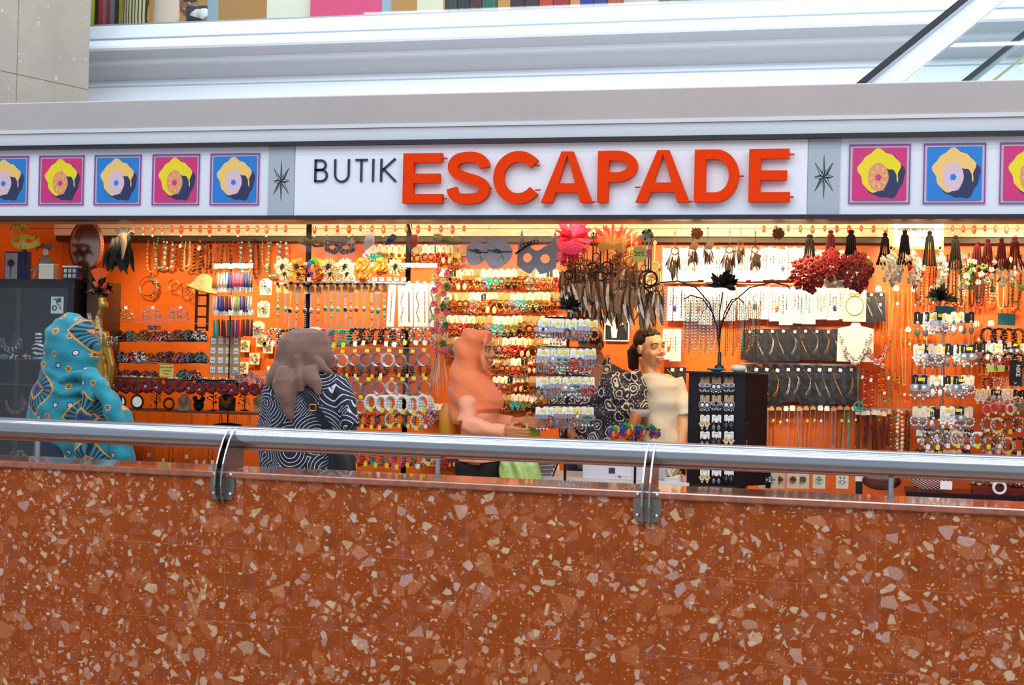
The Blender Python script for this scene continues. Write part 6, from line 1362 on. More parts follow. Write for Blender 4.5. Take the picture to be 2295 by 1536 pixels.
# --- counter and its clutter
ct = struct  # counter body
x0, x1 = P(1216, 1060, 9.0).x, P(1545, 1060, 9.0).x; zc_ = .66
r = thing('counter', 'low white service counter between the shoppers and the shopkeepers', 'counter', ((x0 + x1) / 2, 9.1, 0)); m = MB(); m.box((0, 0, zc_ / 2 - .01), (x1 - x0, .5, zc_ - .02)); m.obj('body', mat('counter_white', (214, 206, 196), .5), r); m = MB(); m.box((0, 0, zc_ - .01), (x1 - x0 + .04, .54, .02)); m.obj('worktop', mat('counter_top', (226, 220, 210), .4), r)
def cbox(u0, u1, v0, v1, Y, d, mt, name, label, cat='box'):
    a, b = P(u0, v1, Y), P(u1, v0, Y); m = MB(); m.box((0, d / 2, (b.z - a.z) / 2), (b.x - a.x, d, b.z - a.z)); o = solo(m, name, mt, label, cat, None, Vector(((a.x + b.x) / 2, Y, zc_ if abs(a.z - zc_) < .12 else a.z))); bv = o.modifiers.new('b', 'BEVEL'); bv.width = .004; bv.segments = 2; return o
o = cbox(1305, 1460, 1050, 1078, 8.84, .16, mat('box_white', (228, 226, 230), .5), 'carton', 'long white carton with printed label on the counter'); 
m = MB(); m.box((.04, -.002, .05), (.1, .002, .055)); lb_ = m.obj('shipping_label', mat('label_white', (240, 238, 240), .5), o); m = MB(); m.box((-.03, -.001, .055), (.04, .004, .035)); m.obj('label_print', mat('print_grey', (60, 60, 70), .6), o); m = MB(); m.ring((.02, -.002, .02), .007, .0025, 0, 12, 4); m.obj('stamp', beads['red'], o)
cbox(1345, 1500, 1028, 1052, 8.95, .16, mat('printer_grey', (196, 192, 196), .4), 'printer', 'pale grey receipt printer behind the white carton', 'printer')
r = thing('polka_bowl', 'white bowl with black dots holding dried flowers', 'bowl', P(1508, 1084, 8.9)); pd2 = NT('polka_white', .4); v_ = pd2.vor(pd2.mapping(pd2.obj, (1, .2, 1)), 24, 'F1', None, 'EUCLIDEAN', .2)
m = MB(); m.lathe([(.05, 0), (.062, .04), (.066, .044), (.055, .03)], n=28); m.obj('body', pd2.done(pd2.mix(pd2.math('LESS_THAN', v_.outputs['Distance'], .22), (236, 234, 236), (16, 14, 18))), r); m = MB(); q = random.Random(1)
for k in range(24): a_ = q.random() * 6.28; m.petal((.02 * math.cos(a_), .02 * math.sin(a_), .045), q.uniform(.2, 2.9), .05, .018, .015, k % 2, .3)
m.obj('dried_flowers', [cream, tan], r)
r = thing('spectacle_rack', 'slanted rack of small grey glasses cases by the green bag', 'rack', P(1222, 1072, 8.9))
for k in range(4): m = MB(); m.box((.012 * k - .02, 0, .015 + .026 * k), (.11, .05, .018), 0, 0, -.12); m.obj('case', mat('case_grey', (120, 116, 122), .4), r)
m = MB(); m.tube([(.05, -.03, 0), (.09, -.03, .11)], .005, 0, 6); m.obj('arm', blackp, r)
basket(1287, 1322, 1052, 8.95, 14, M_wick, 'small wicker basket beside the white carton', ['amber', 'brown'])
# rainbow ribbon flowers on a small stand at the counter front
for i, (u, v, h) in enumerate(((1378, 956, 34), (1403, 948, 40), (1430, 950, 42), (1455, 950, 40), (1468, 962, 28))): FL['rainbow'].px(u, v - 4, 8.70, h * 1.15, f'shiny rainbow ribbon flower, {ordn(i, 5)} above the handrail before the man', 'rainbow ribbon flowers', rz=i * .5)
r = thing('ribbon_stand', 'slim black stand holding the rainbow ribbon flowers', 'stand', Vector((P(1425, 980, 8.74).x, 8.74, 0))); m = MB(); m.tube([(0, 0, 0), (0, 0, P(1425, 962, 8.74).z)], .008, 0, 8); m.obj('pole', blackp, r); m = MB(); m.box((0, 0, P(1425, 962, 8.74).z), (.30, .02, .012)); m.obj('bar', blackp, r); m = MB(); m.lathe([(.07, 0), (.07, .012), (.03, .02)], n=20); m.obj('base', blackp, r)
# bottom right beneath the rail
for i, (u, cset, lb) in enumerate(((1714, ['white', 'grey'], 'silver'), (1748, ['brown', 'amber'], 'amber'), (1778, ['brown', 'red'], 'brown'), (1800, ['olive', 'brown'], 'olive'), (1836, ['turq', 'cream'], 'turquoise'), (1888, ['white', 'grey'], 'silver'), (1730, ['grey', 'white'], 'grey'))):
    p = P(u, 1058, 9.5 + .03 * (i % 2)); r = thing('brooch_packet', f'{lb} flower brooch in clear packet, {ordn(i, 7) if i < 6 else "hindmost"} under the right rail', 'brooch', p, 0, 'brooch packets under the right rail'); m = MB(); m.box((0, .002, -.05), (.08, .002, .12)); m.obj('card', cream, r); m = MB()
    for k in range(8): m.petal((0, -.006, -.05), k * PI / 4, .024, .014, .008, k % 2, .3)
    m.sph((0, -.014, -.05), .008, 0, 8, 5); m.obj('brooch', B(*cset), r); m = MB(); m.box((0, -.004, -.05), (.09, .02, .13)); m.obj('bag', clear, r)
a, b = P(2036, 1096, 9.2), P(2136, 1096, 9.2); r = thing('pink_basket', 'pink and white woven oval basket under the right handrail', 'basket', ((a.x + b.x) / 2, 9.26, P(2080, 1098, 9.2).z)); wk = NT('pink_wicker', .6); X_, Y_, Z_ = wk.sep(wk.obj); wv = wk.math('MULTIPLY', wk.math('SINE', wk.math('MULTIPLY', X_, 260)), wk.math('SINE', wk.math('MULTIPLY', Z_, 420)))
M_pw = wk.done(wk.ramp(wk.math('ADD', wk.math('MULTIPLY', wv, .5), .5), [(0, (60, 20, 16)), (.35, (200, 100, 90)), (.65, (236, 200, 190)), (1, (240, 226, 220))]), wv, .9, .005); w_ = (b.x - a.x) / 2; m = MB(); m.lathe([(w_ * .6, 0), (w_ * .86, .025), (w_ * 1.0, .07), (w_ * 1.03, .11), (w_ * .98, .11), (w_ * .8, .03)], n=40, sy=.4); m.obj('body', M_pw, r)
m = MB(); m.tube([(w_ * 1.0 * math.cos(t), w_ * .4 * math.sin(t), .11) for t in [i * PI / 16 for i in range(32)]], .008, 0, 6, closed=True); m.obj('rim', M_pw, r)
x0, x1 = P(2030, 1100, 9.15).x, P(2330, 1100, 9.15).x; zz = P(2080, 1099, 9.2).z - .006; r = thing('show_table', 'dark table with trays of trinkets at the lower right', 'table', ((x0 + x1) / 2, 9.3, 0)); m = MB(); m.box((0, 0, zz - .02), (x1 - x0, .4, .04)); m.obj('tabletop', mat('table_dark', (24, 22, 32), .25), r)
for sx in (-1, 1):
    for sy in (-1, 1): m = MB(); m.box((sx * (x1 - x0 - .1) / 2, sy * .16, (zz - .04) / 2), (.04, .04, zz - .04)); m.obj('leg', MATS['table_dark'], r)
m = MB(); a, b = P(2180, 1112, 9.22), P(2300, 1112, 9.22); m.box((0, 0, .02), (b.x - a.x, .2, .04)); r = solo(m, 'red_tray', mat('tray_red', (110, 20, 20), .4), 'dark red tray of shell trinkets at the lower right', 'tray', None, ((a.x + b.x) / 2, 9.26, zz)); m = MB(); q = random.Random(8)
for k in range(70): m.sph((q.uniform(-.17, .17), q.uniform(-.08, .08), .045 + q.uniform(0, .02)), (q.uniform(.008, .014), .008, .008), k % 3, 6, 4)
m.obj('trinkets', B('cream', 'brown', 'black'), r)['kind'] = 'stuff'
m = MB(); m.box((0, 0, .045), (.07, .01, .05)); solo(m, 'white_card_sign', white, 'small white card standing on the dark table', 'card', None, (P(2120, 1110, 9.15).x, 9.14, zz)); 
m = MB(); m.ring((0, 0, .035), .035, .009, 0, 24, 6, 'y'); solo(m, 'white_headband', beads['white'], 'white padded headband at the lower right corner', 'headband', None, (P(2240, 1116, 9.12).x, 9.12, zz + .01))
r = thing('leather_bag', 'glossy red-brown bag wrapped in clear plastic left of the pink basket', 'bag', P(1975, 1096, 9.35)); m = MB(); m.sph((0, 0, .05), (.12, .05, .06), 0, 24, 14); m.obj('body', mat('bag_brown', (90, 30, 24), .3, var=(30, .4)), r); m = MB(); m.sph((0, 0, .055), (.135, .06, .075), 0, 14, 9); m.obj('wrapping', clear, r)
p = P(1926, 1064, 9.6); m = MB(); m.box((0, 0, -.02), (.05, .003, .05)); r = solo(m, 'ribbon_card', white, 'white card holding a black ribbon under the right rail', 'card', None, p); m = MB(); m.box((0, 0, -.09), (.044, .01, .09)); m.obj('ribbon', black, r)
# low shelves of the back wall so that the goods below the rail stand on something
# --- left end: black showcase with things on top
xa, xb = P(-40, 700, 9.0).x, P(165, 700, 9.0).x; zt_ = P(90, 626, 9.0).z; r = thing('display_cabinet', 'tall black glass-fronted jewellery cabinet at the left end', 'cabinet', ((xa + xb) / 2, 9.0, 0)); Wc = xb - xa; D = .4
cb = mat('cabinet_black', (14, 16, 24), .35)
def part_box(nm, c, d, mt, par=r): m = MB(); m.box(c, d); return m.obj(nm, mt, par)
part_box('top_slab', (0, D / 2, zt_ - .03), (Wc + .02, D + .02, .06), cb); part_box('side_panel', (Wc / 2 - .025, D / 2, (zt_ - .06) / 2), (.05, D, zt_ - .06), cb); part_box('side_panel', (-Wc / 2 + .02, D / 2, (zt_ - .06) / 2), (.04, D, zt_ - .06), cb); part_box('back_panel', (0, D - .01, zt_ / 2), (Wc, .02, zt_ - .06), mat('cabinet_back', (26, 20, 24), .6)); part_box('front_glass', (0, .006, zt_ / 2), (Wc - .09, .006, zt_ - .1), glass)
part_box('upright', (P(38, 900, 9.1).x - r.location.x, .1, zt_ / 2), (.04, .03, zt_ - .1), cb)
zs_ = [P(60, v, 9.1).z for v in (806, 862, 942, 1030)]
for z in zs_: part_box('shelf', (0, D / 2, z), (Wc - .1, D - .04, .012), mat('shelf_glass_dark', (34, 38, 44), .1))
xa2, xb2 = xb + .03, P(222, 700, 9.12).x; zb_ = P(190, 630, 9.1).z
m = MB(); m.box((0, .15, zb_ / 2), (xb2 - xa2, .3, zb_)); wd_ = NT('brown_wood', .5); zz_ = wd_.sep(wd_.obj)[2]; solo(m, 'wooden_cabinet', wd_.done(wd_.mix(wd_.noise(wd_.mapping(wd_.obj, (2, 2, 60)), 3, 4), (60, 34, 16), (104, 62, 30))), 'brown wood cabinet behind the gold mannequin', 'cabinet', None, ((xa2 + xb2) / 2, 9.12, 0))
# inside the showcase
p = P(33, 804, 9.12); r = thing('necklace_bust', 'black bust wearing a silver and blue disc necklace inside the cabinet', 'bust', p); m = MB(); m.lathe([(.06, 0), (.085, .05), (.08, .11), (.03, .15), (.022, .20)], n=24, sy=.5); m.obj('bust', black, r); m = MB()
for i in range(7):
    a_ = PI * 1.08 + i * PI * .84 / 6; cx_, cz_ = .075 * math.cos(a_), .15 + .09 * math.sin(a_)
    for R2 in (.020, .014): m.ring((cx_, -.055, cz_), R2 * (1.2 if i == 3 else 1), .0015, 0, 16, 4)
    m.sph((cx_, -.055, cz_), .008, 1, 8, 5)
m.obj('necklace', [silver, beads['blue']], r)
p = P(86, 804, 9.1); r = thing('zebra_figurine', 'silver and black striped figurine inside the cabinet', 'figurine', p); zb = NT('zebra', .25, .4); M_z = zb.done(zb.mix(zb.math('GREATER_THAN', zb.math('SINE', zb.math('ADD', zb.math('MULTIPLY', zb.sep(zb.obj)[2], 220), zb.math('MULTIPLY', zb.noise(zb.obj, 14), 12))), .2), (12, 12, 14), (220, 220, 226))); m = MB(); m.lathe([(.05, 0), (.045, .03), (.055, .08), (.03, .12), (.026, .14), (.035, .165), (.02, .19), (.004, .2)], n=24, sy=.7, wob=lambda a, z: .08 * math.sin(3 * a + 20 * z)); m.obj('body', M_z, r)
for i, (u, b_) in enumerate(((30, ['white', 'black']), (58, ['red', 'cream']), (8, ['turq', 'grey']))):
    m = MB(); q = random.Random(i)
    for k in range(50): a_ = q.random() * PI; rr = .035 * math.sqrt(q.random()); m.sph((rr * math.cos(a_) * 1.1, q.uniform(-.01, .01), rr * .9 * math.sin(a_) + .002), .0055, k % 2, 6, 4)
    solo(m, 'cuff_bracelet', B(*b_), f'{["black and white", "red and cream", "turquoise and grey"][i]} jewelled cuff on the upper cabinet shelf', 'bracelet', None, P(u, 805, 9.02))
p = P(45, 941, 9.12); r = thing('necklace_bust', 'black bust with a multicoloured bead necklace low in the cabinet', 'bust', p); m = MB(); m.lathe([(.07, 0), (.095, .06), (.09, .12), (.03, .17), (.022, .22)], n=24, sy=.5); m.obj('bust', black, r); m = MB(); 
for L in range(2):
    for i in range(22): a_ = PI + i * PI / 21; m.sph(((.08 - .01 * L) * math.cos(a_), -.06, .13 + (.085 - .012 * L) * math.sin(a_)), .0065, (i + L) % 4, 6, 4)
m.obj('necklace', B('red', 'amber', 'blue', 'green'), r)
p = P(128, 700, 9.05); r = thing('scroll_card', 'white card with black scroll jewellery standing in the cabinet', 'card', p); m = MB(); m.box((0, 0, .05), (.10, .003, .12)); m.obj('card', white, r); m = MB(); m.tube([(-.03, -.004, .09), (-.01, -.004, .095), (.0, -.004, .06), (.02, -.004, .05), (.03, -.004, .02)], .003, 0, 5); m.ring((-.02, -.004, .03), .016, .004, 0, 16, 5); m.box((.015, -.004, .085), (.03, .003, .03)); m.obj('scroll', black, r)
p = P(42, 1028, 9.1); m = MB(); q = random.Random(77)
for k in range(90): a_ = q.random() * PI; rr = .07 * math.sqrt(q.random()); m.sph((rr * math.cos(a_), -.01, rr * .9 * math.sin(a_)), .006, k % 2, 5, 4)
solo(m, 'crystal_tiara', [silver, beads['grey']], 'crystal tiara at the bottom of the cabinet seen under the rail', 'tiara', None, p)
# on top
zt2 = zt_
def top_at(u, Y=9.05): q = P(u, 600, Y); return Vector((q.x, Y, zt2))
p = top_at(40, 9.2); r = thing('picture_block', 'blue and white flower picture block on top of the cabinet', 'picture', p); w_ = 62 / S(40, 9.2); h_ = 64 / S(40, 9.2); m = MB(); m.box((0, 0, h_ / 2), (w_, .03, h_)); m.obj('block', mat('block_blue', (24, 30, 90), .4), r); m = MB(); m.box((-w_ * .22, -.016, h_ / 2), (w_ * .5, .003, h_ * .92)); m.obj('photo', mat('photo_grey', (176, 180, 190), .4), r); m = MB()
for k in range(7): m.petal((-w_ * .22, -.019, h_ * .6), k * PI * 2 / 7, .03, .02, .004, 0, .1)
m.stroke([(-w_ * .22, h_ * .5), (-w_ * .24, h_ * .1)], .006, -.02, -.018); m.obj('flower_print', mat('print_ink', (50, 54, 70), .5), r)
p = P(52, 540, 8.98); r = thing('venetian_mask', 'yellow venetian mask with curling plumes propped on the cabinet', 'mask', p); w_ = 72 / S(52, 8.98) / 2; M_ven = NT('venetian', .35); vv_ = M_ven.noise(M_ven.obj, 18, 2); M_v = M_ven.done(M_ven.ramp(vv_, [(0, (60, 110, 50)), (.42, (206, 180, 40)), (.6, (226, 200, 70)), (.72, (190, 60, 30))]))
m = MB(); n = 30; vs = []
for i in range(n + 1):
    t = -1 + 2 * i / n; y = .03 * t * t; e = .014 * math.sqrt(max(0, 1 - (min(abs(t - .42), abs(t + .42)) / .22) ** 2)); vs += [(t * w_, y, .045 - .02 * t * t), (t * w_, y - .006, e), (t * w_, y - .006, -e - 1e-4), (t * w_, y, -.06 * (1 - .5 * t * t))]
k_ = len(vs); vs += [(a, b + .006, c) for a, b, c in vs]; fs = []
for i in range(n):
    for j in (0, 2): a = i * 4 + j; fs += [(a, a + 1, a + 5, a + 4), (k_ + a, k_ + a + 4, k_ + a + 5, k_ + a + 1)]
m.add(vs, fs, 0, True); m.obj('face', M_v, r)
for i in range(5):
    m = MB(); pts = []; s_ = -1 if i % 2 else 1
    for j in range(16): a_ = j / 15 * 4.4; rr = .055 * (1 - j / 20); pts.append((-.06 + i * .02 + s_ * rr * math.cos(a_) , -.01, .06 + .012 * i + rr * math.sin(a_)))
    m.tube(pts, [.012 * (1 - j / 18) for j in range(16)], 0, 7); m.obj('plume_scroll', M_v if i % 2 == 0 else mat('scroll_gold', (170, 150, 60), .4), r)
m = MB(); m.box((0, .02, -.115), (.02, .02, .11)); m.obj('stand', black, r)
# jester doll
p = top_at(103, 9.1); r = thing('jester_doll', 'small grey jester doll with white face sitting on the cabinet', 'doll', p); m = MB(); m.lathe([(.05, .07), (.06, .10), (.045, .15), (.02, .175)], n=20, wob=lambda a, z: .1 * math.sin(6 * a)); m.obj('robe', mat('lace_grey', (150, 140, 120), .7, bump=(90, 1.)), r); m = MB(); m.sph((0, -.01, .20), (.022, .02, .028), 0, 16, 12); m.sph((0, -.031, .197), (.004, .005, .006), 0, 8, 5); m.obj('head', mat('porcelain', (230, 220, 210), .3), r)
for sx in (-1, 1): 
    m = MB(); m.tube([(0, 0, .22), (sx * .03, 0, .25), (sx * .06, -.01, .235), (sx * .075, -.01, .21)], [.022, .018, .010, .004], 0, 8); m.obj('hat_horn', mat('hat_mesh', (120, 110, 90), .6), r); m = MB(); m.tube([(sx * .02, -.02, .1), (sx * .05, -.05, .07), (sx * .085, -.06, .065)], [.014, .012, .010], 0, 8); m.obj('arm', MATS['lace_grey'], r)
    m = MB(); m.tube([(sx * .02, -.02, .09), (sx * .04, -.07, .05), (sx * .045, -.075, .005)], [.018, .014, .012], 0, 8); m.obj('leg', MATS['lace_grey'], r); m = MB(); m.sph((sx * .010, -.028, .205), .0035, 0, 6, 5); m.obj('eye', black, r)
for (u, w_, h_, mt, lb, Y_) in ((109, 38, 34, mat('tin_cream', (206, 200, 176), .3, .3), 'cream metal tin on top of the black cabinet', 8.98), (162, 38, 30, None, 'dark metal tin with rows of tiny coloured pictures', 8.98)):
    p = top_at(min(u, 150), Y_); p.x = P(u, 600, Y_).x; W2, H2 = w_ / S(u, Y_), h_ / S(u, Y_); r = thing('metal_tin', lb, 'tin', p); m = MB(); m.box((0, 0, H2 * .44), (W2 * .96, .06, H2 * .88)); m.obj('body', mt or mat('tin_dark', (40, 36, 60), .3, .3), r); m = MB(); m.box((0, 0, H2 * .94), (W2, .064, H2 * .12)); m.obj('lid', silver, r)
    if not mt:
        for i in range(3):
            for j in range(2): m = MB(); m.box(((i - 1) * W2 * .29, -.031, H2 * (.25 + .38 * j)), (W2 * .2, .003, H2 * .28)); m.obj('picture', mat('tiny%d' % ((i + j) % 3), [(120, 190, 170), (200, 200, 120), (190, 150, 200)][(i + j) % 3], .4), r)
# oval mirror, dark figurines
p = P(193, 552, 9.35); r = thing('oval_mirror', 'oval mirror in a carved red-brown frame at upper left', 'mirror', p); s_ = S(193, 9.35); a1, b1 = 38 / s_, 54 / s_
m = MB(); m.tube([(a1 * math.cos(t), 0, b1 * math.sin(t)) for t in [i * PI / 24 for i in range(48)]], .012, 0, 8, closed=True); m.tube([(a1 * 1.1 * math.cos(t), .004, b1 * 1.08 * math.sin(t)) for t in [i * PI / 24 for i in range(48)]], .007, 0, 8, closed=True); m.obj('frame', mat('carved_wood', (110, 48, 26), .35, bump=(90, .8)), r); m = MB(); m.poly([(a1 * math.cos(t), b1 * math.sin(t)) for t in [i * PI / 20 for i in range(40)]], .0, .004); m.obj('glass', mat('mirror_dull', (150, 120, 110), .12, 1.), r)
m = MB(); m.box((0, .03, -b1 - .03), (.10, .05, .10)); m.obj('foot', MATS['carved_wood'], r)
for i, (u, h_) in enumerate(((172, .10), (192, .14), (212, .11))):
    p = P(u, 626, 9.12); p.z = zb_; r = thing('dark_figurine', f'dark bronze figurine before the oval mirror, {["left", "middle", "right"][i]} of three', 'figurine', p, 0, 'dark figurines by the mirror'); m = MB(); q = random.Random(i); m.lathe([(.03, 0), (.028, .01), (.014, .02), (.02, h_ * .45), (.026, h_ * .65), (.010, h_ * .82), (.016, h_ * .92), (.004, h_)], n=16); m.obj('body', mat('dark_bronze', (60, 42, 26), .35, .7), r)
    m = MB()
    for k in range(8): a_ = k * PI / 4; m.petal((0, -.01, h_ * .6), a_, .04, .02, .02, 0, .4)
    m.obj('cloak', mat('cloak_brown', (70, 46, 26), .6), r)
# black plume bird mask
p = P(275, 545, 9.15); r = thing('bird_mask', 'black feathered mask with long cream beak at upper left', 'mask', p); m = MB(); q = random.Random(12)
for i in range(90): a_ = q.uniform(PI * 1.0, PI * 2.0); x0_, z0_ = q.uniform(-.08, .06), q.uniform(-.05, .05); L = q.uniform(.08, .19); m.feather((x0_, 0, z0_), (x0_ + L * .35 * math.cos(a_), -.02, z0_ - L), .03, 0, q.uniform(-.1, .1), 6)
for i in range(14): a_ = q.uniform(.4, 2.7); m.feather((0, 0, .03), (.10 * math.cos(a_), -.01, .03 + .08 * math.sin(a_)), .016, 0, .3, 6)
m.obj('feathers', fblack, r); m = MB(); m.tube([(-.0, -.03, .045), (.03, -.05, .045), (.045, -.06, .0), (.04, -.06, -.07), (.03, -.05, -.12)], [.02, .026, .022, .013, .004], 0, 12); m.obj('beak', mat('beak_cream', (226, 200, 150), .4), r)
for z_ in (0,): m = MB(); m.tube([(.05, -.03, .06), (.08, -.03, .085), (.10, -.03, .08)], .004, 0, 6); m.obj('horn', cream, r)
# gold mannequin with plume head
gm = mat('mannequin_gold', (180, 140, 60), .32, .85); p = P(222, 668, 8.75); zh = p.z; r = thing('mannequin', 'tall gold mannequin with feathered head behind the teal shawl', 'mannequin', Vector((p.x, 8.78, 0)))
m = MB(); L_ = lambda u, v: tuple(P(u, v, 8.78) - r.location)
m.tube([L_(228, 666), L_(231, 690)], [.030, .032], 0, 16); m.tube([L_(232, 684), L_(222, 712), L_(216, 735)], [.026, .024, .045], 0, 16); m.sph(L_(232, 684), (.034, .04, .045), 0, 16, 10)
m.tube([L_(214, 740), L_(212, 790), L_(222, 850), L_(218, 900), L_(214, 1000)], [.07, .085, .065, .085, .08], 0, 20); m.tube([L_(232, 745), L_(243, 790), L_(250, 820), L_(248, 850), L_(240, 905)], [.038, .032, .028, .024, .018], 0, 14)
blob('body', m, gm, r, .008, 4); m = MB(); m.lathe([(.14, 0), (.14, .02), (.03, .03), (.025, P(214, 1000, 8.78).z)], n=24); m.v = [(a + L_(214, 1000)[0], b, c) for a, b, c in m.v]; m.obj('stand', gm, r)
o = plume('red_black_plume', 'plume', [fblack, fblack, fblack, forange], 60, .1).px(226, 655, 8.78, 74, 'black and orange feather headdress on the gold mannequin')
m = MB(); q = random.Random(3)
for i in range(50): a_ = q.uniform(.9, 2.2); m.feather((0, 0, 0), (.11 * math.cos(a_), -.02, .12 * math.sin(a_)), .022, 0, .1, 5)
solo(m, 'orange_plume', forange, 'bright orange upright feathers topping the black headdress', 'plume', None, P(222, 640, 8.82))
m = MB()
for k in range(3):
    pts = [L_(212 + k * 3, 705), L_(222 + k * 3, 745), L_(232 + k * 3, 775), L_(242, 776), L_(244 - k * 2, 745), L_(232 - k, 708)]
    for i in range(len(pts) - 1):
        n = int(math.dist(pts[i], pts[i + 1]) / .009)
        for j in range(n): t = j / n; m.sph(tuple(pts[i][c] * (1 - t) + pts[i + 1][c] * t - (.09 if c == 1 else 0) for c in range(3)), .0055, 0, 6, 4)
o = solo(m, 'bead_chain', silver, 'triple silver bead chain draped on the gold mannequin', 'necklace', None, r.location)
m = MB(); c0 = L_(255, 765); q = random.Random(6)
for k in range(80): a_ = q.random() * 6.28; m.sph((c0[0] + .035 * math.cos(a_), c0[1] - .02 + .03 * math.sin(a_), c0[2] + q.uniform(-.03, .03)), .007, k % 3, 5, 4)
solo(m, 'cuff_bracelet', [silver, beads['red'], beads['turq']], 'wide multicoloured beaded cuff hanging by the mannequin arm', 'bracelet', None, r.location)
# framed black and white picture behind the man
p = P(1382, 764, YB - .02); w_, h_ = 54 / S(1382, 10.2), 100 / S(1382, 10.2); r = thing('framed_picture', 'black-framed monochrome flower picture behind the man', 'picture', p); m = MB(); m.box((0, .01, h_ / 2), (w_, .01, h_)); m.obj('panel', black, r); m = MB()
for c, d in (((-w_ / 2, 0, h_ / 2), (.008, .02, h_)), ((w_ / 2, 0, h_ / 2), (.008, .02, h_)), ((0, 0, 0), (w_, .02, .008)), ((0, 0, h_), (w_, .02, .008))): m.box(c, d)
m.obj('frame', white, r); m = MB()
for k in range(9): m.petal((-w_ * .12, 0, h_ * .35), PI * .1 + k * PI * .8 / 8, h_ * .36, .035, .006, 0, .1)
m.poly([(-w_ * .2, 0.02), (w_ * .0, .02), (w_ * .04, h_ * .34), (-w_ * .26, h_ * .34)], -.004, .001); m.obj('white_flower', white, r)
# ================================================================== PEOPLE
skinA = mat('skin_warm', (214, 150, 104), .45, var=(9, .05)); skinB = mat('skin_tan', (168, 106, 72), .45, var=(9, .05)); skinC = mat('skin_light', (238, 182, 136), .42, var=(9, .04))
hairD = NT('hair_dark', .35); hairD = hairD.done(hairD.mix(hairD.noise(hairD.mapping(hairD.obj, (120, 120, 8)), 2, 3), (14, 9, 8), (44, 26, 20)), hairD.noise(hairD.mapping(hairD.obj, (160, 160, 10)), 2, 3), .6, .004)
eyeW = mat('eye_white', (236, 230, 222), .2); iris = mat('iris_dark', (30, 18, 12), .15); lipM = mat('lips', (196, 96, 80), .35); teeth = mat('teeth', (244, 240, 228), .25); browM = mat('brow', (40, 24, 18), .8)
def person(label, u, Y):
    p = P(u, 900, Y); return thing('person', label, 'person', (p.x, Y, 0))
def LF(r): return lambda u, v, dy=0.: P(u, v, r.location.y + dy) - r.location
def loft(m, rings, n=32, mi=0):
    """rings of (centre, half width, half depth)"""
    vs = []
    for c, a, b in rings:
        for j in range(n): t = 2 * PI * j / n; vs.append((c[0] + a * math.cos(t), c[1] + b * math.sin(t), c[2]))
    fs = []
    for i in range(len(rings) - 1):
        q = i * n; fs += [(q + j, q + n + j, q + n + (j + 1) % n, q + (j + 1) % n) for j in range(n)]
    m.add(vs, fs, mi, True); m.add(vs[:n], [tuple(range(n))], mi); m.add(vs[-n:], [tuple(range(n - 1, -1, -1))], mi); return m
def loftpx(m, L, rows, shrink=0.):
    rings = []
    for u0, u1, v, d, dy in rows:
        a, b = L(u0, v, dy), L(u1, v, dy); rings.append(((a + b) / 2, (b - a).length / 2 - shrink, d - shrink))
    return loft(m, rings)
def HM(c, yaw=0, pitch=0, roll=0, s=1.): return Matrix.Translation(c) @ Matrix.Rotation(yaw, 4, 'Z') @ Matrix.Rotation(pitch, 4, 'X') @ Matrix.Rotation(roll, 4, 'Y') @ Matrix.Scale(s, 4)
def head_prims(m, M, smile=0.):
    h = MB(); S_ = lambda c, r: h.sph(c, r, 0, 24, 16)
    S_((0, .018, .035), (.074, .094, .088)); S_((0, -.015, -.02), (.062, .072, .082)); S_((0, -.03, -.068), (.044, .05, .042)); S_((0, -.062, -.096), (.022, .018, .016))
    S_((0, -.068, .038), (.050, .022, .026)); h.tube([(0, -.084, .016), (0, -.096, -.004), (0, -.106, -.022)], [.008, .010, .0125], 0, 10); S_((-.011, -.094, -.026), (.008, .009, .007)); S_((.011, -.094, -.026), (.008, .009, .007))
    for s in (-1, 1):
        S_((s * .036, -.062, -.026), (.022 + .004 * smile, .022, .022)); S_((s * .031, -.072, .010), (.017, .012, .011)); S_((s * .078, .012, -.002), (.009, .019, .030)); S_((s * .030, -.074, .030), (.020, .012, .008))
    S_((0, -.084, -.055), (.022, .012, .010)); S_((0, -.080, -.070), (.018, .012, .008))
    m.join(h, M); return m
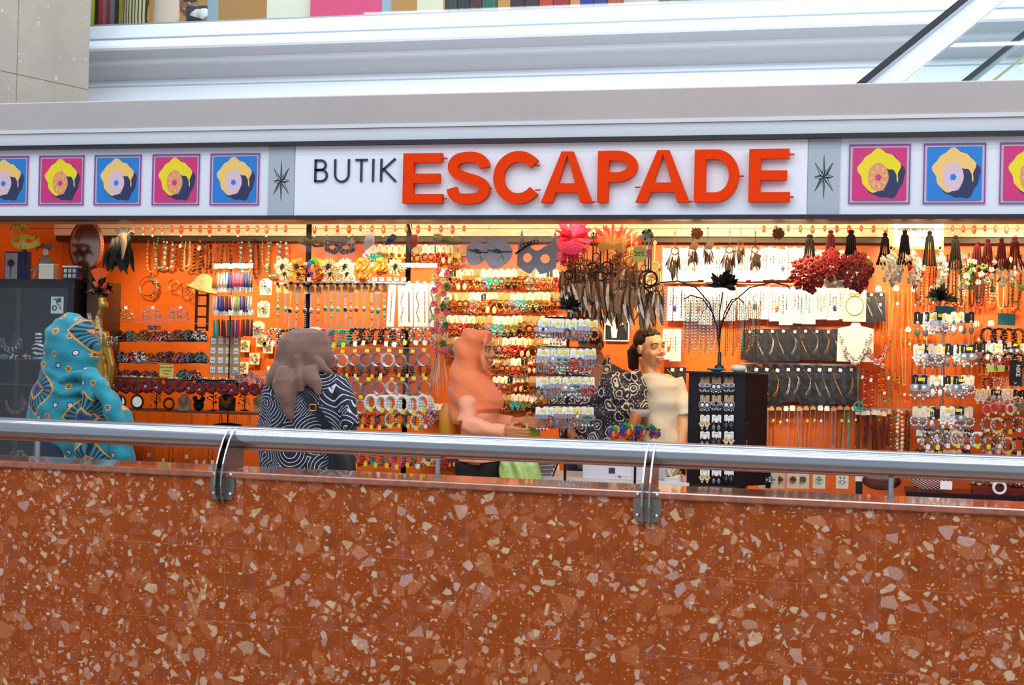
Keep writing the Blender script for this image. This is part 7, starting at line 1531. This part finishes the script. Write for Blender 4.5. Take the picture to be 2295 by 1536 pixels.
def face_parts(body, M, smile=0., closed=False, side=0):
    def pt(nm, mb, mt, lb=None): mb.xf(M); return mb.obj(nm, mt, body.parent, lb)
    for s in (-1, 1):
        if side and s != side: continue
        e = MB()
        if not closed: e.sph((s * .031, -.0745, .010), (.0135, .0115, .0062 - .002 * smile), 0, 14, 8); eo_ = pt('eye', e, eyeW); i_ = MB(); i_.sph((s * .031, -.0815, .010), (.0058, .0052, .0056 - .0015 * smile), 0, 12, 8); i_.xf(M); i_.obj('iris', iris, eo_)
        l = MB(); l.tube([(s * .016, -.082, .012), (s * .024, -.0866, .0165 if not closed else .008), (s * .032, -.0862, .0175 if not closed else .006), (s * .041, -.080, .014 if not closed else .008), (s * .047, -.072, .010)], .0019, 0, 6); pt('eyelashes', l, browM)
        b = MB(); b.tube([(s * .014, -.086, .030), (s * .028, -.0865, .036), (s * .043, -.079, .034), (s * .052, -.068, .028)], [.0026, .0034, .003, .0015], 0, 6); pt('eyebrow', b, browM)
    w = .021 + .012 * smile; up = .010 * smile
    l = MB(); l.tube([(-w, -.079, -.060 + up), (-w * .5, -.092, -.057), (0, -.0965, -.055), (w * .5, -.092, -.057), (w, -.079, -.060 + up)], [.0015, .0042, .0046, .0042, .0015], 0, 8)
    dz = .013 * smile; l.tube([(-w, -.079, -.061 + up), (-w * .5, -.089, -.066 - dz), (0, -.093, -.068 - dz), (w * .5, -.089, -.066 - dz), (w, -.079, -.061 + up)], [.0015, .0045, .0054, .0045, .0015], 0, 8); pt('lips', l, lipM)
    if smile > .5:
        t = MB(); t.tube([(-w * .82, -.080, -.0585 + up * .6), (-w * .4, -.0885, -.061), (0, -.092, -.0625), (w * .4, -.0885, -.061), (w * .82, -.080, -.0585 + up * .6)], [.003, .0055, .0065, .0055, .003], 0, 8); pt('teeth', t, teeth)
def hand(m, w, d, side, palm_n, curl=.6, s=1.):
    """wrist point w, finger direction d, side = towards the thumb, palm_n = out of the palm"""
    w = Vector(w); d = Vector(d).normalized(); t = Vector(side); t = (t - d * t.dot(d)).normalized(); n = Vector(palm_n); n = (n - d * n.dot(d) - t * n.dot(t)).normalized()
    for k in (-.026, -.009, .009, .026): m.tube([w + t * k * .6 * s, w + (d * .05 + t * k) * s, w + (d * .085 + t * k * 1.05) * s], [.015 * s, .0135 * s, .011 * s], 0, 10)
    for k, L in ((.029, .068), (.010, .078), (-.010, .072), (-.028, .055)):
        a = w + (d * .085 + t * k * 1.05) * s; pts = [a]; ang = 0
        for j in range(3): ang += curl * (.5, .7, .6)[j]; a = a + (d * math.cos(ang) + n * math.sin(ang) + t * k * .6) .normalized() * L * s * (.45, .32, .23)[j]; pts.append(a)
        m.tube(pts, [.0095 * s, .0088 * s, .008 * s, .0065 * s], 0, 10); m.sph(pts[-1], .0068 * s, 0, 8, 6)
    b = w + (d * .025 + t * .024) * s; pts = [b, b + (d * .3 + t * .7 + n * .3).normalized() * .035 * s, b + (d * .3 + t * .7 + n * .3).normalized() * .035 * s + (d * .75 + t * .2 + n * .5).normalized() * .032 * s]
    m.tube(pts, [.014 * s, .0115 * s, .008 * s], 0, 10); m.sph(pts[-1], .0085 * s, 0, 8, 6)
def folds(specs):
    def f(co):
        d = np.zeros(len(co))
        for ax, ay, az, ph, amp, p in specs: w = np.sin(co[:, 0] * ax + co[:, 1] * ay + co[:, 2] * az + ph + 1.3 * np.sin(co[:, 2] * 7 + co[:, 0] * 5 + ph)); d += amp * np.sign(w) * np.abs(w) ** p
        return d
    return f
def legs(L, u0, u1, vtop, r, mt, top=.11):
    a, b = L(u0, vtop), L(u1, vtop); m = MB()
    for s, p in ((0, a * .72 + b * .28), (1, a * .28 + b * .72)): m.tube([p, (p.x, p.y, p.z * .5), (p.x, p.y, .09)], [top, top * .75, top * .5], 0, 18)
    o = blob('trousers', m, mt, r, .012, 3)
    for p in (a * .72 + b * .28, a * .28 + b * .72): m = MB(); m.sph((p.x, p.y - .06, .04), (.045, .12, .045), 0, 16, 10); m.obj('shoe', blackp, r)
    return o
# cloth patterns
def teal_cloth():
    t = NT('teal_floral', .75, sheen=.15); x, y, z = t.sep(t.obj); v2 = t.comb(x, z, 0); col = t.mix(t.noise(t.obj, 5), (8, 112, 132), (22, 146, 162))
    def motif(scale, off, metric, f):
        vv = t.mapping(v2, (1, 1, 1), (off, off * .6, 0)); n = t.vor(vv, scale, 'F1', None, metric, .55); n.voronoi_dimensions = '2D'
        lc = t.vmath('SUBTRACT', t.vmath('MULTIPLY', vv, (scale, scale, 0)), t.vmath('MULTIPLY', n.outputs['Position'], (scale, scale, 0))); a, b, _ = t.sep(lc); ang = t.math('ARCTAN2', b, a); return n.outputs['Distance'], ang, t.sep(n.outputs['Color'])
    # big lozenges with a striped fringe
    d, ang, c = motif(2.6, .31, 'MANHATTAN', 0); big = t.math('MULTIPLY', t.math('LESS_THAN', d, .44), t.math('LESS_THAN', c[0], .62)); stripe = t.math('GREATER_THAN', t.math('SINE', t.math('MULTIPLY', ang, 22)), .1)
    inner = t.mix(stripe, (24, 120, 136), (24, 26, 54)); inner = t.mix(t.math('MULTIPLY', t.math('LESS_THAN', t.math('ABSOLUTE', t.math('SUBTRACT', d, .16)), .02), 1), inner, (206, 130, 50)); inner = t.mix(t.math('LESS_THAN', d, .09), inner, (40, 40, 110)); inner = t.mix(t.math('LESS_THAN', t.math('ABSOLUTE', t.math('SUBTRACT', d, .42)), .018), inner, (216, 146, 40))
    d2, a2, c2 = motif(9.5, .0, 'EUCLIDEAN', 0); rad = t.math('ADD', .17, t.math('MULTIPLY', t.math('COSINE', t.math('MULTIPLY', a2, 8)), .05)); fl = t.math('MULTIPLY', t.math('LESS_THAN', d2, rad), t.math('LESS_THAN', c2[1], .8)); kind = t.math('GREATER_THAN', c2[0], .5)
    fc = t.mix(kind, (220, 150, 50), (36, 34, 110)); fc = t.mix(t.math('LESS_THAN', d2, .10), fc, t.mix(kind, (70, 40, 40), (230, 226, 236))); fc = t.mix(t.math('LESS_THAN', d2, .05), fc, (190, 90, 60))
    col = t.mix(fl, col, fc); col = t.mix(big, col, inner); return t.done(col, t.noise(t.obj, 300), .15, .002)
def line_cloth():
    t = NT('navy_contour', .7, sheen=.1); v = t.mapping(t.obj, (1, .6, 1)); n = t.vor(v, 4.4, 'F1', None, 'EUCLIDEAN', 1.); n2 = t.vor(v, 4.4, 'F1', None, 'MANHATTAN', 1.); pick = t.math('GREATER_THAN', t.noise(t.obj, 3.1), .52)
    d = t.math('ADD', t.math('MULTIPLY', n.outputs['Distance'], t.math('SUBTRACT', 1, pick)), t.math('MULTIPLY', n2.outputs['Distance'], pick)); ln = t.math('LESS_THAN', t.math('FRACT', t.math('MULTIPLY', d, 11.5)), .17)
    return t.done(t.mix(ln, (10, 13, 34), (206, 212, 228)))
def paisley_cloth():
    t = NT('paisley', .6, sheen=.1); w = t.vmath('ADD', t.obj, t.vmath('MULTIPLY', t.noise(t.obj, 14, 2, 'Color'), (.05, .05, .05))); n = t.vor(t.mapping(w, (1, .6, .8)), 15, 'F1', None); d = n.outputs['Distance']
    r = t.math('LESS_THAN', t.math('FRACT', t.math('MULTIPLY', d, 4.2)), .40); k = t.vor(t.mapping(t.obj, (1, .6, 1)), 70, 'F1', None); dots = t.math('LESS_THAN', k.outputs['Distance'], .24); body = t.math('LESS_THAN', d, .55); f = t.math('MAXIMUM', t.math('MULTIPLY', r, body), t.math('MULTIPLY', dots, t.math('SUBTRACT', 1, body)))
    return t.done(t.mix(f, (22, 18, 38), (206, 196, 172)))
M_teal, M_line, M_pais = teal_cloth(), line_cloth(), paisley_cloth()
M_brownsc = mat('scarf_brown', (120, 88, 74), .85, sheen=.2, bump=(260, .35)); M_peach = mat('scarf_peach', (244, 128, 76), .8, sheen=.25, bump=(300, .15)); M_peachb = mat('blouse_peach', (248, 162, 122), .6, sheen=.1); M_cream = NT('jersey_cream', .8); M_cream = M_cream.done(M_cream.mix(M_cream.math('GREATER_THAN', M_cream.math('SINE', M_cream.math('MULTIPLY', M_cream.sep(M_cream.obj)[2], 420)), .3), (220, 210, 188), (226, 217, 196)))
M_navyc = mat('navy_skirt', (20, 32, 58), .8, sheen=.2); M_blackc = mat('black_trousers', (10, 10, 13), .8)

# ---- woman in the turquoise shawl, seen from behind
r = person('person seen from behind in a turquoise shawl with flower motifs covering head and shoulders', 175, 7.95); L = LF(r)
m = MB(); head_prims(m, HM(L(168, 775), PI * .8, .1)); m.tube([L(168, 800), L(170, 850)], [.06, .065], 0, 20); loftpx(m, L, [(140, 205, 838, .07, 0), (110, 240, 860, .10, 0), (100, 250, 930, .11, 0), (105, 245, 1010, .12, 0), (100, 250, 1080, .14, 0)]); blob('body', m, skinA, r, .008, 3)
m = MB(); loftpx(m, L, [(86, 172, 985, .15, 0), (84, 190, 1035, .17, 0), (90, 240, 1120, .18, 0), (95, 245, 1300, .2, 0)]); blob('skirt', m, M_navyc, r, .01, 3)
m = MB(); loftpx(m, L, [(150, 178, 703, .05, .02), (126, 200, 716, .10, .01), (110, 211, 742, .14, 0), (104, 218, 775, .155, 0), (101, 219, 805, .15, 0), (98, 214, 828, .13, -.01), (92, 218, 842, .14, 0), (82, 240, 862, .16, 0), (72, 262, 890, .18, 0), (67, 282, 915, .19, 0), (70, 296, 940, .19, 0), (84, 300, 965, .19, 0), (120, 298, 995, .18, 0), (160, 296, 1030, .16, 0), (168, 294, 1060, .15, 0)])
m.tube([L(196, 826, -.13), L(203, 850, -.17), L(196, 900, -.19), L(188, 960, -.19), L(186, 1060, -.16)], [.028, .042, .045, .05, .055], 0, 14); m.tube([L(208, 830, -.12), L(226, 860, -.17), L(252, 920, -.17), L(272, 985, -.14), L(268, 1060, -.12)], [.03, .045, .055, .06, .05], 0, 14)
m.tube([L(100, 828, -.10), L(140, 850, -.155), L(196, 838, -.15)], [.02, .03, .03], 0, 12); m.tube([L(88, 852, -.10), L(140, 884, -.175), L(200, 872, -.17)], [.02, .026, .03], 0, 12); m.sph(L(202, 836, -.15), .04, 0, 14, 10)
blob('shawl', m, M_teal, r, .008, 5, None, folds([(26, 10, 30, .4, .006, .8), (45, 0, -25, 1.2, .004, 1.), (10, 0, 60, 2., .003, 1)]))
# ---- woman in the brown headscarf
r = person('person seen from behind in a brown headscarf and navy tunic with white contour lines', 690, 8.05); L = LF(r)
m = MB(); head_prims(m, HM(L(690, 787), 2.15, .05)); m.tube([L(688, 810), L(690, 850)], [.058, .07], 0, 20); loftpx(m, L, [(655, 730, 838, .07, 0), (620, 760, 862, .10, 0), (615, 770, 960, .12, 0), (615, 770, 1050, .12, 0)]); blob('body', m, skinA, r, .008, 3)
m = MB(); loftpx(m, L, [(662, 724, 822, .08, 0), (628, 752, 838, .12, 0), (606, 774, 860, .15, 0), (594, 786, 890, .17, 0), (584, 796, 930, .18, 0), (579, 803, 970, .18, 0), (584, 800, 1010, .18, 0), (590, 792, 1060, .18, 0), (596, 784, 1130, .19, 0)]); m.tube([L(752, 858, -.03), L(776, 905, -.06), L(790, 960, -.10)], [.07, .068, .055], 0, 16); m.tube([L(622, 862, -.03), L(604, 910, -.05), L(597, 965, -.08)], [.065, .068, .055], 0, 16)
blob('tunic', m, M_line, r, .009, 5, None, folds([(30, 0, 6, .4, .006, .8), (14, 0, 24, 1., .004, 1)])); legs(L, 610, 770, 1100, r, M_blackc)
m = MB(); loftpx(m, L, [(668, 706, 737, .05, .01), (646, 726, 746, .10, 0), (630, 737, 764, .13, 0), (622, 741, 790, .145, 0), (619, 740, 815, .14, 0), (615, 736, 833, .14, -.005), (610, 722, 850, .15, -.01)])
m.tube([L(700, 800, -.08), L(722, 826, -.09), L(750, 838, -.08)], [.04, .030, .012], 0, 12)
m.tube([L(650, 835, -.12), L(640, 862, -.16), L(646, 905, -.185), L(652, 938, -.19)], [.075, .085, .055, .012], 0, 16); m.tube([L(690, 830, -.12), L(705, 860, -.155), L(714, 888, -.17)], [.06, .045, .010], 0, 16); m.tube([L(628, 820, -.1), L(611, 848, -.13), L(604, 862, -.13)], [.05, .04, .018], 0, 14); m.tube([L(668, 800, -.13), L(672, 850, -.165), L(676, 880, -.18)], [.03, .034, .02], 0, 12)
blob('headscarf', m, M_brownsc, r, .007, 4, None, folds([(60, 0, 14, .4, .004, .8), (34, 0, -30, 1.7, .004, .8), (18, 0, 50, 0, .003, 1)]))
m = MB(); pts = [L(672, 868, -.175), L(690, 892, -.195), L(712, 925, -.205), L(736, 962, -.20), L(746, 1000, -.19)]
for i in range(4): a, b = Vector(pts[i]), Vector(pts[i + 1]); d = (b - a).normalized(); n = Vector((-d.z, 0, d.x)).normalized() * -.024; m.add([a - n, a + n, b + n, b - n, a - n + Vector((0, .008, 0)), a + n + Vector((0, .008, 0)), b + n + Vector((0, .008, 0)), b - n + Vector((0, .008, 0))], [(0, 1, 2, 3), (7, 6, 5, 4), (0, 4, 5, 1), (2, 6, 7, 3), (1, 5, 6, 2), (0, 3, 7, 4)])
sb = m.obj('bag_strap', mat('strap_black', (16, 16, 20), .45), r); m = MB(); c = L(701, 914, -.212)
for a_, b_ in (((-.02, -.018), (.02, -.018)), ((.02, -.018), (.02, .018)), ((.02, .018), (-.02, .018)), ((-.02, .018), (-.02, -.018))): m.tube([(c.x + a_[0], c.y, c.z + a_[1]), (c.x + b_[0], c.y, c.z + b_[1])], .0035, 0, 8)
m.obj('buckle', gold, sb); m = MB(); loftpx(m, L, [(742, 770, 975, .05, -.17), (738, 792, 1010, .06, -.17), (736, 798, 1060, .06, -.17)]); m.obj('shoulder_bag', MATS['strap_black'], r)
# ---- woman in peach, profile to the right
r = person('person in a peach headscarf and blouse, standing in profile facing right with a green bag', 1065, 8.75); L = LF(r)
m = MB(); HMX = HM(L(1077, 788), 1.22, .04, 0, 1.02); head_prims(m, HMX); m.tube([L(1070, 810), L(1068, 860)], [.055, .06], 0, 18); loftpx(m, L, [(1035, 1095, 856, .12, 0), (1035, 1100, 930, .11, 0), (1038, 1100, 985, .11, 0), (1040, 1110, 1040, .12, 0)])
m.tube([L(1066, 900, .0), L(1050, 918, -.10), L(1046, 950, -.17)], [.035, .045, .038], 0, 14); m.tube([L(1046, 952, -.17), L(1132, 966, -.17)], [.036, .026], 0, 14); hand(m, L(1134, 966, -.17), (1, -.1, -.16), (0, -.2, 1), (0, 1, -.2), .55)
m.tube([L(1090, 950, .12), L(1172, 944, .06)], [.034, .025], 0, 14); hand(m, L(1172, 944, .06), (1, -.3, -.1), (0, .1, 1), (0, -1, -.2), .6)
b_ = blob('body', m, mat('skin_honey', (206, 134, 82), .45, var=(9, .04)), r, .005, 3); face_parts(b_, HMX, 0, False)
c_ = MB(); a_, e_ = L(1108, 965, -.18), L(1132, 968, -.18); c_.tube([a_, e_], [.047, .044], 0, 20); c_.obj('cuff', M_peachb, r)
m = MB(); loftpx(m, L, [(1036, 1098, 850, .13, 0), (1032, 1112, 880, .15, 0), (1034, 1112, 930, .14, 0), (1034, 1104, 980, .14, 0), (1030, 1122, 1034, .15, 0)]); m.tube([L(1060, 866, -.04), L(1049, 905, -.14), L(1044, 948, -.18)], [.050, .060, .056], 0, 18); m.tube([L(1042, 950, -.18), L(1086, 962, -.19), L(1128, 968, -.18)], [.056, .050, .040], 0, 18); m.tube([L(1090, 940, .10), L(1150, 946, .08)], [.05, .04], 0, 14)
blob('blouse', m, M_peachb, r, .007, 4, None, folds([(34, 0, 40, .4, .004, .8), (20, 0, -50, 1., .003, .8)])); legs(L, 1036, 1122, 1036, r, M_blackc, .12)
m = MB(); loftpx(m, L, [(1052, 1092, 738, .06, .0), (1036, 1106, 746, .10, 0), (1025, 1098, 760, .12, 0), (1019, 1088, 785, .12, 0), (1016, 1082, 808, .12, 0), (1013, 1086, 830, .13, 0), (1009, 1104, 850, .15, 0), (1006, 1118, 875, .165, 0), (1007, 1128, 895, .17, 0), (1010, 1128, 915, .165, 0), (1016, 1090, 935, .155, 0), (1018, 1060, 950, .12, 0)])
m.tube([L(1092, 748, -.05), L(1086, 770, -.085), L(1082, 800, -.095), L(1085, 828, -.09), L(1098, 844, -.02)], [.010, .010, .010, .014, .024], 0, 10)
blob('headscarf', m, M_peach, r, .006, 4, None, folds([(26, 0, 46, .4, .006, .8), (44, 6, 30, 1.5, .004, .9)]))
m = MB(); loftpx(m, L, [(994, 1024, 905, .06, .08), (986, 1030, 925, .09, .08), (986, 1032, 970, .10, .08), (992, 1030, 990, .08, .08)]); bp_ = solo(MB().join(m), 'backpack', mat('leather_mustard', (214, 140, 30), .4), 'mustard leather backpack behind the peach headscarf', 'bag', None, r.location)
bagM = NT('bag_green', .25); bagM = bagM.done(bagM.mix(bagM.noise(bagM.mapping(bagM.obj, (1, 1, .4)), 22, 3), (120, 170, 30), (206, 220, 150)), bagM.noise(bagM.obj, 30), .7, .01)
g = thing('shopping_bag', 'crumpled lime green shopping bag hanging from the hand of the peach blouse', 'bag', r.location); m = MB(); loftpx(m, L, [(1160, 1176, 968, .02, -.1), (1136, 1196, 1005, .05, -.1), (1122, 1206, 1040, .09, -.1), (1118, 1214, 1075, .10, -.1), (1124, 1210, 1120, .09, -.1)]); blob('body', m, bagM, g, .008, 3, None, folds([(50, 0, 12, .4, .008, .7), (80, 0, 40, 1, .004, .8)])); m = MB(); m.tube([L(1140, 968, -.17), L(1146, 990, -.15), L(1150, 1012, -.13)], [.006, .01, .02], 0, 8); m.tube([L(1182, 950, .0), L(1178, 985, -.06), L(1176, 1010, -.1)], [.006, .01, .02], 0, 8); m.obj('handle', bagM, g)
m = MB(); loftpx(m, L, [(1172, 1205, 950, .02, .1), (1166, 1210, 962, .03, .1), (1172, 1212, 978, .02, .1)]); solo(m, 'green_cloth', mat('lime_cloth', (140, 190, 40), .6), 'folded lime cloth between the peach sleeve and the spinner', 'cloth', None, r.location)
# ---- man looking down behind the spinner
r = person('person with short dark hair looking down, in a dark paisley shirt with rolled sleeves', 1340, 9.62); L = LF(r)
m = MB(); HMX = HM(L(1322, 778, -.05), -.35, .55, 0, 1.0); head_prims(m, HMX); m.tube([L(1330, 792), L(1345, 830)], [.058, .065], 0, 18); loftpx(m, L, [(1290, 1385, 832, .09, 0), (1262, 1412, 850, .11, 0), (1265, 1405, 930, .11, 0), (1270, 1400, 1000, .12, 0)]); m.sph(L(1338, 856, -.085), (.06, .055, .10), 0, 18, 12)
m.tube([L(1420, 850), L(1430, 915, -.03), L(1424, 940, -.1), L(1404, 985, -.24)], [.055, .044, .042, .028], 0, 16); hand(m, L(1402, 988, -.25), (-.5, -.6, -.3), (-.6, .3, .4), (0, -.4, -1), .5); m.tube([L(1262, 850), L(1250, 915, -.03), L(1262, 950, -.14), L(1290, 985, -.24)], [.055, .044, .042, .028], 0, 16); hand(m, L(1292, 988, -.25), (.5, -.6, -.3), (.6, .3, .4), (0, -.4, -1), .5)
b_ = blob('body', m, skinB, r, .0055, 3); face_parts(b_, HMX, 0, True)
m = MB(); m.sph((0, .028, .052), (.083, .094, .084), 0, 24, 16); m.sph((0, -.05, .098), (.058, .045, .026), 0, 18, 12); m.sph((0, .07, -.02), (.066, .045, .05), 0, 18, 12); m.xf(HMX); blob('hair', m, hairD, r, .005, 2, None, folds([(180, 60, 40, 0, .0016, 1), (60, 170, 0, 1, .0014, 1)]))
m = MB(); loftpx(m, L, [(1318, 1372, 812, .07, .03), (1290, 1396, 824, .10, .02), (1262, 1424, 842, .13, .01), (1250, 1432, 866, .14, 0), (1250, 1430, 910, .14, 0), (1254, 1420, 960, .14, 0), (1258, 1415, 1010, .15, 0)]); m.tube([L(1412, 840), L(1430, 880, -.01), L(1434, 918, -.03)], [.075, .07, .064], 0, 18); m.tube([L(1268, 840), L(1252, 880, -.01), L(1248, 918, -.03)], [.075, .07, .064], 0, 18)
m.tube([L(1362, 800, .03), L(1352, 826, -.06), L(1340, 850, -.13)], [.022, .024, .012], 0, 10); blob('shirt', m, M_pais, r, .008, 4, None, folds([(24, 0, 30, .4, .005, .8), (16, 0, -44, 1., .004, .8)]))
m = MB(); m.poly([(-.042, .075), (.05, .085), (.018, -.03), (-.002, -.085)], -.004, .0); m.v = [tuple(Vector(p) + L(1338, 848, -.142)) for p in m.v]; m.obj('chest', skinB, r)
for c in ((1434, 926, -.04), (1247, 926, -.04)): m = MB(); a = L(*c); m.lathe([(.066, -.024), (.071, -.01), (.070, .02), (.062, .026)], a, 0, 24); m.obj('cuff', mat('cuff_grey', (160, 160, 160), .7), r)
legs(L, 1270, 1400, 1020, r, M_navyc, .12)
# ---- smiling woman
r = person('smiling person with tied-back dark hair in a cream top, looking to the right', 1475, 9.80); L = LF(r)
m = MB(); HMX = HM(L(1458, 781, -.02), .86, .04, -.10, 1.14); head_prims(m, HMX, 1.); m.tube([L(1448, 800), L(1464, 850)], [.056, .062], 0, 18); loftpx(m, L, [(1445, 1498, 838, .07, 0), (1425, 1525, 852, .10, 0), (1435, 1525, 930, .11, 0), (1440, 1525, 1000, .11, 0)])
m.tube([L(1514, 852), L(1526, 905, -.02), L(1532, 955, -.04), L(1526, 1005, -.08)], [.048, .042, .037, .028], 0, 16); hand(m, L(1526, 1008, -.08), (-.1, -.3, -1), (-.6, -.6, .2), (-1, .2, 0), .5); m.tube([L(1428, 852), L(1424, 915, .0), L(1420, 990, -.04)], [.046, .04, .028], 0, 16); hand(m, L(1420, 994, -.04), (.1, -.3, -1), (.6, -.6, .2), (1, .2, 0), .5)
b_ = blob('body', m, skinC, r, .0055, 3); face_parts(b_, HMX, 1.)
m = MB(); m.sph((0, .032, .046), (.082, .092, .084), 0, 24, 16); m.sph((0, .0, .085), (.068, .06, .036), 0, 18, 12); m.sph((0, .085, .0), (.055, .045, .06), 0, 18, 12); m.tube([(0, .105, .02), (-.01, .15, -.03), (-.02, .14, -.12), (-.01, .12, -.16)], [.035, .042, .032, .010], 0, 14); m.xf(HMX); blob('hair', m, hairD, r, .005, 2, None, folds([(180, 60, 40, 0, .0015, 1), (60, 170, 0, 1, .0013, 1)]))
m = MB(); loftpx(m, L, [(1446, 1496, 838, .075, 0), (1428, 1516, 846, .11, 0), (1420, 1530, 864, .13, 0), (1426, 1530, 900, .14, 0), (1434, 1524, 950, .13, 0), (1434, 1530, 1010, .14, 0)]); m.tube([L(1510, 850), L(1526, 890, -.01), L(1533, 932, -.03)], [.068, .062, .054], 0, 18); m.tube([L(1432, 850), L(1424, 915, 0)], [.064, .055], 0, 18)
blob('top', m, M_cream, r, .008, 4, None, folds([(20, 0, 26, .4, .005, .8), (14, 0, -40, 1., .003, .8)])); legs(L, 1440, 1525, 1020, r, M_blackc, .12)
# ---- person on the upper floor
YP = YU + .75; p = P(448, 40, YP); r = thing('person', 'person with cropped dark hair and white t-shirt leaning forward behind the upper glass', 'person', (p.x, YP, zf)); L = lambda u, v, dy=0.: P(u, v, YP + dy) - r.location
m = MB(); HMX = HM(L(423, 14), -1.2, .45, 0, 1.); head_prims(m, HMX); m.tube([L(434, 22), L(450, 30)], [.055, .06], 0, 14); loftpx(m, L, [(436, 462, 28, .08, 0), (430, 470, 42, .12, 0), (432, 470, 80, .12, 0), (432, 468, 130, .12, 0)]); m.tube([L(462, 36, -.13), L(466, 56, -.16), L(440, 62, -.26)], [.05, .04, .03], 0, 12); hand(m, L(438, 62, -.27), (-1, -.2, 0), (0, 0, 1), (0, 1, 0), .4); blob('body', m, skinB, r, .007, 3)
m = MB(); m.sph((0, .03, .05), (.082, .09, .08), 0, 20, 14); m.xf(HMX); m.obj('hair', hairD, r); m = MB(); loftpx(m, L, [(440, 462, 24, .09, 0), (430, 472, 34, .14, 0), (428, 472, 60, .14, 0), (430, 470, 100, .14, 0)]); m.tube([L(456, 34, -.06), L(464, 46, -.15)], [.085, .07], 0, 14); blob('t_shirt', m, mat('tee_white', (236, 232, 226), .7), r, .01, 4)
m = MB(); m.box(L(440, 47, -.2), (.16, .04, .07), 0, 0, .3); m.obj('waist_pouch', blackp, r)
a_ = L(432, 130); m = MB()
for dx in (.0, .13): m.tube([(a_[0] + dx, 0, max(.5, a_[2])), (a_[0] + dx, 0, .06)], [.09, .06], 0, 14)
m.obj('trousers', M_navyc, r)
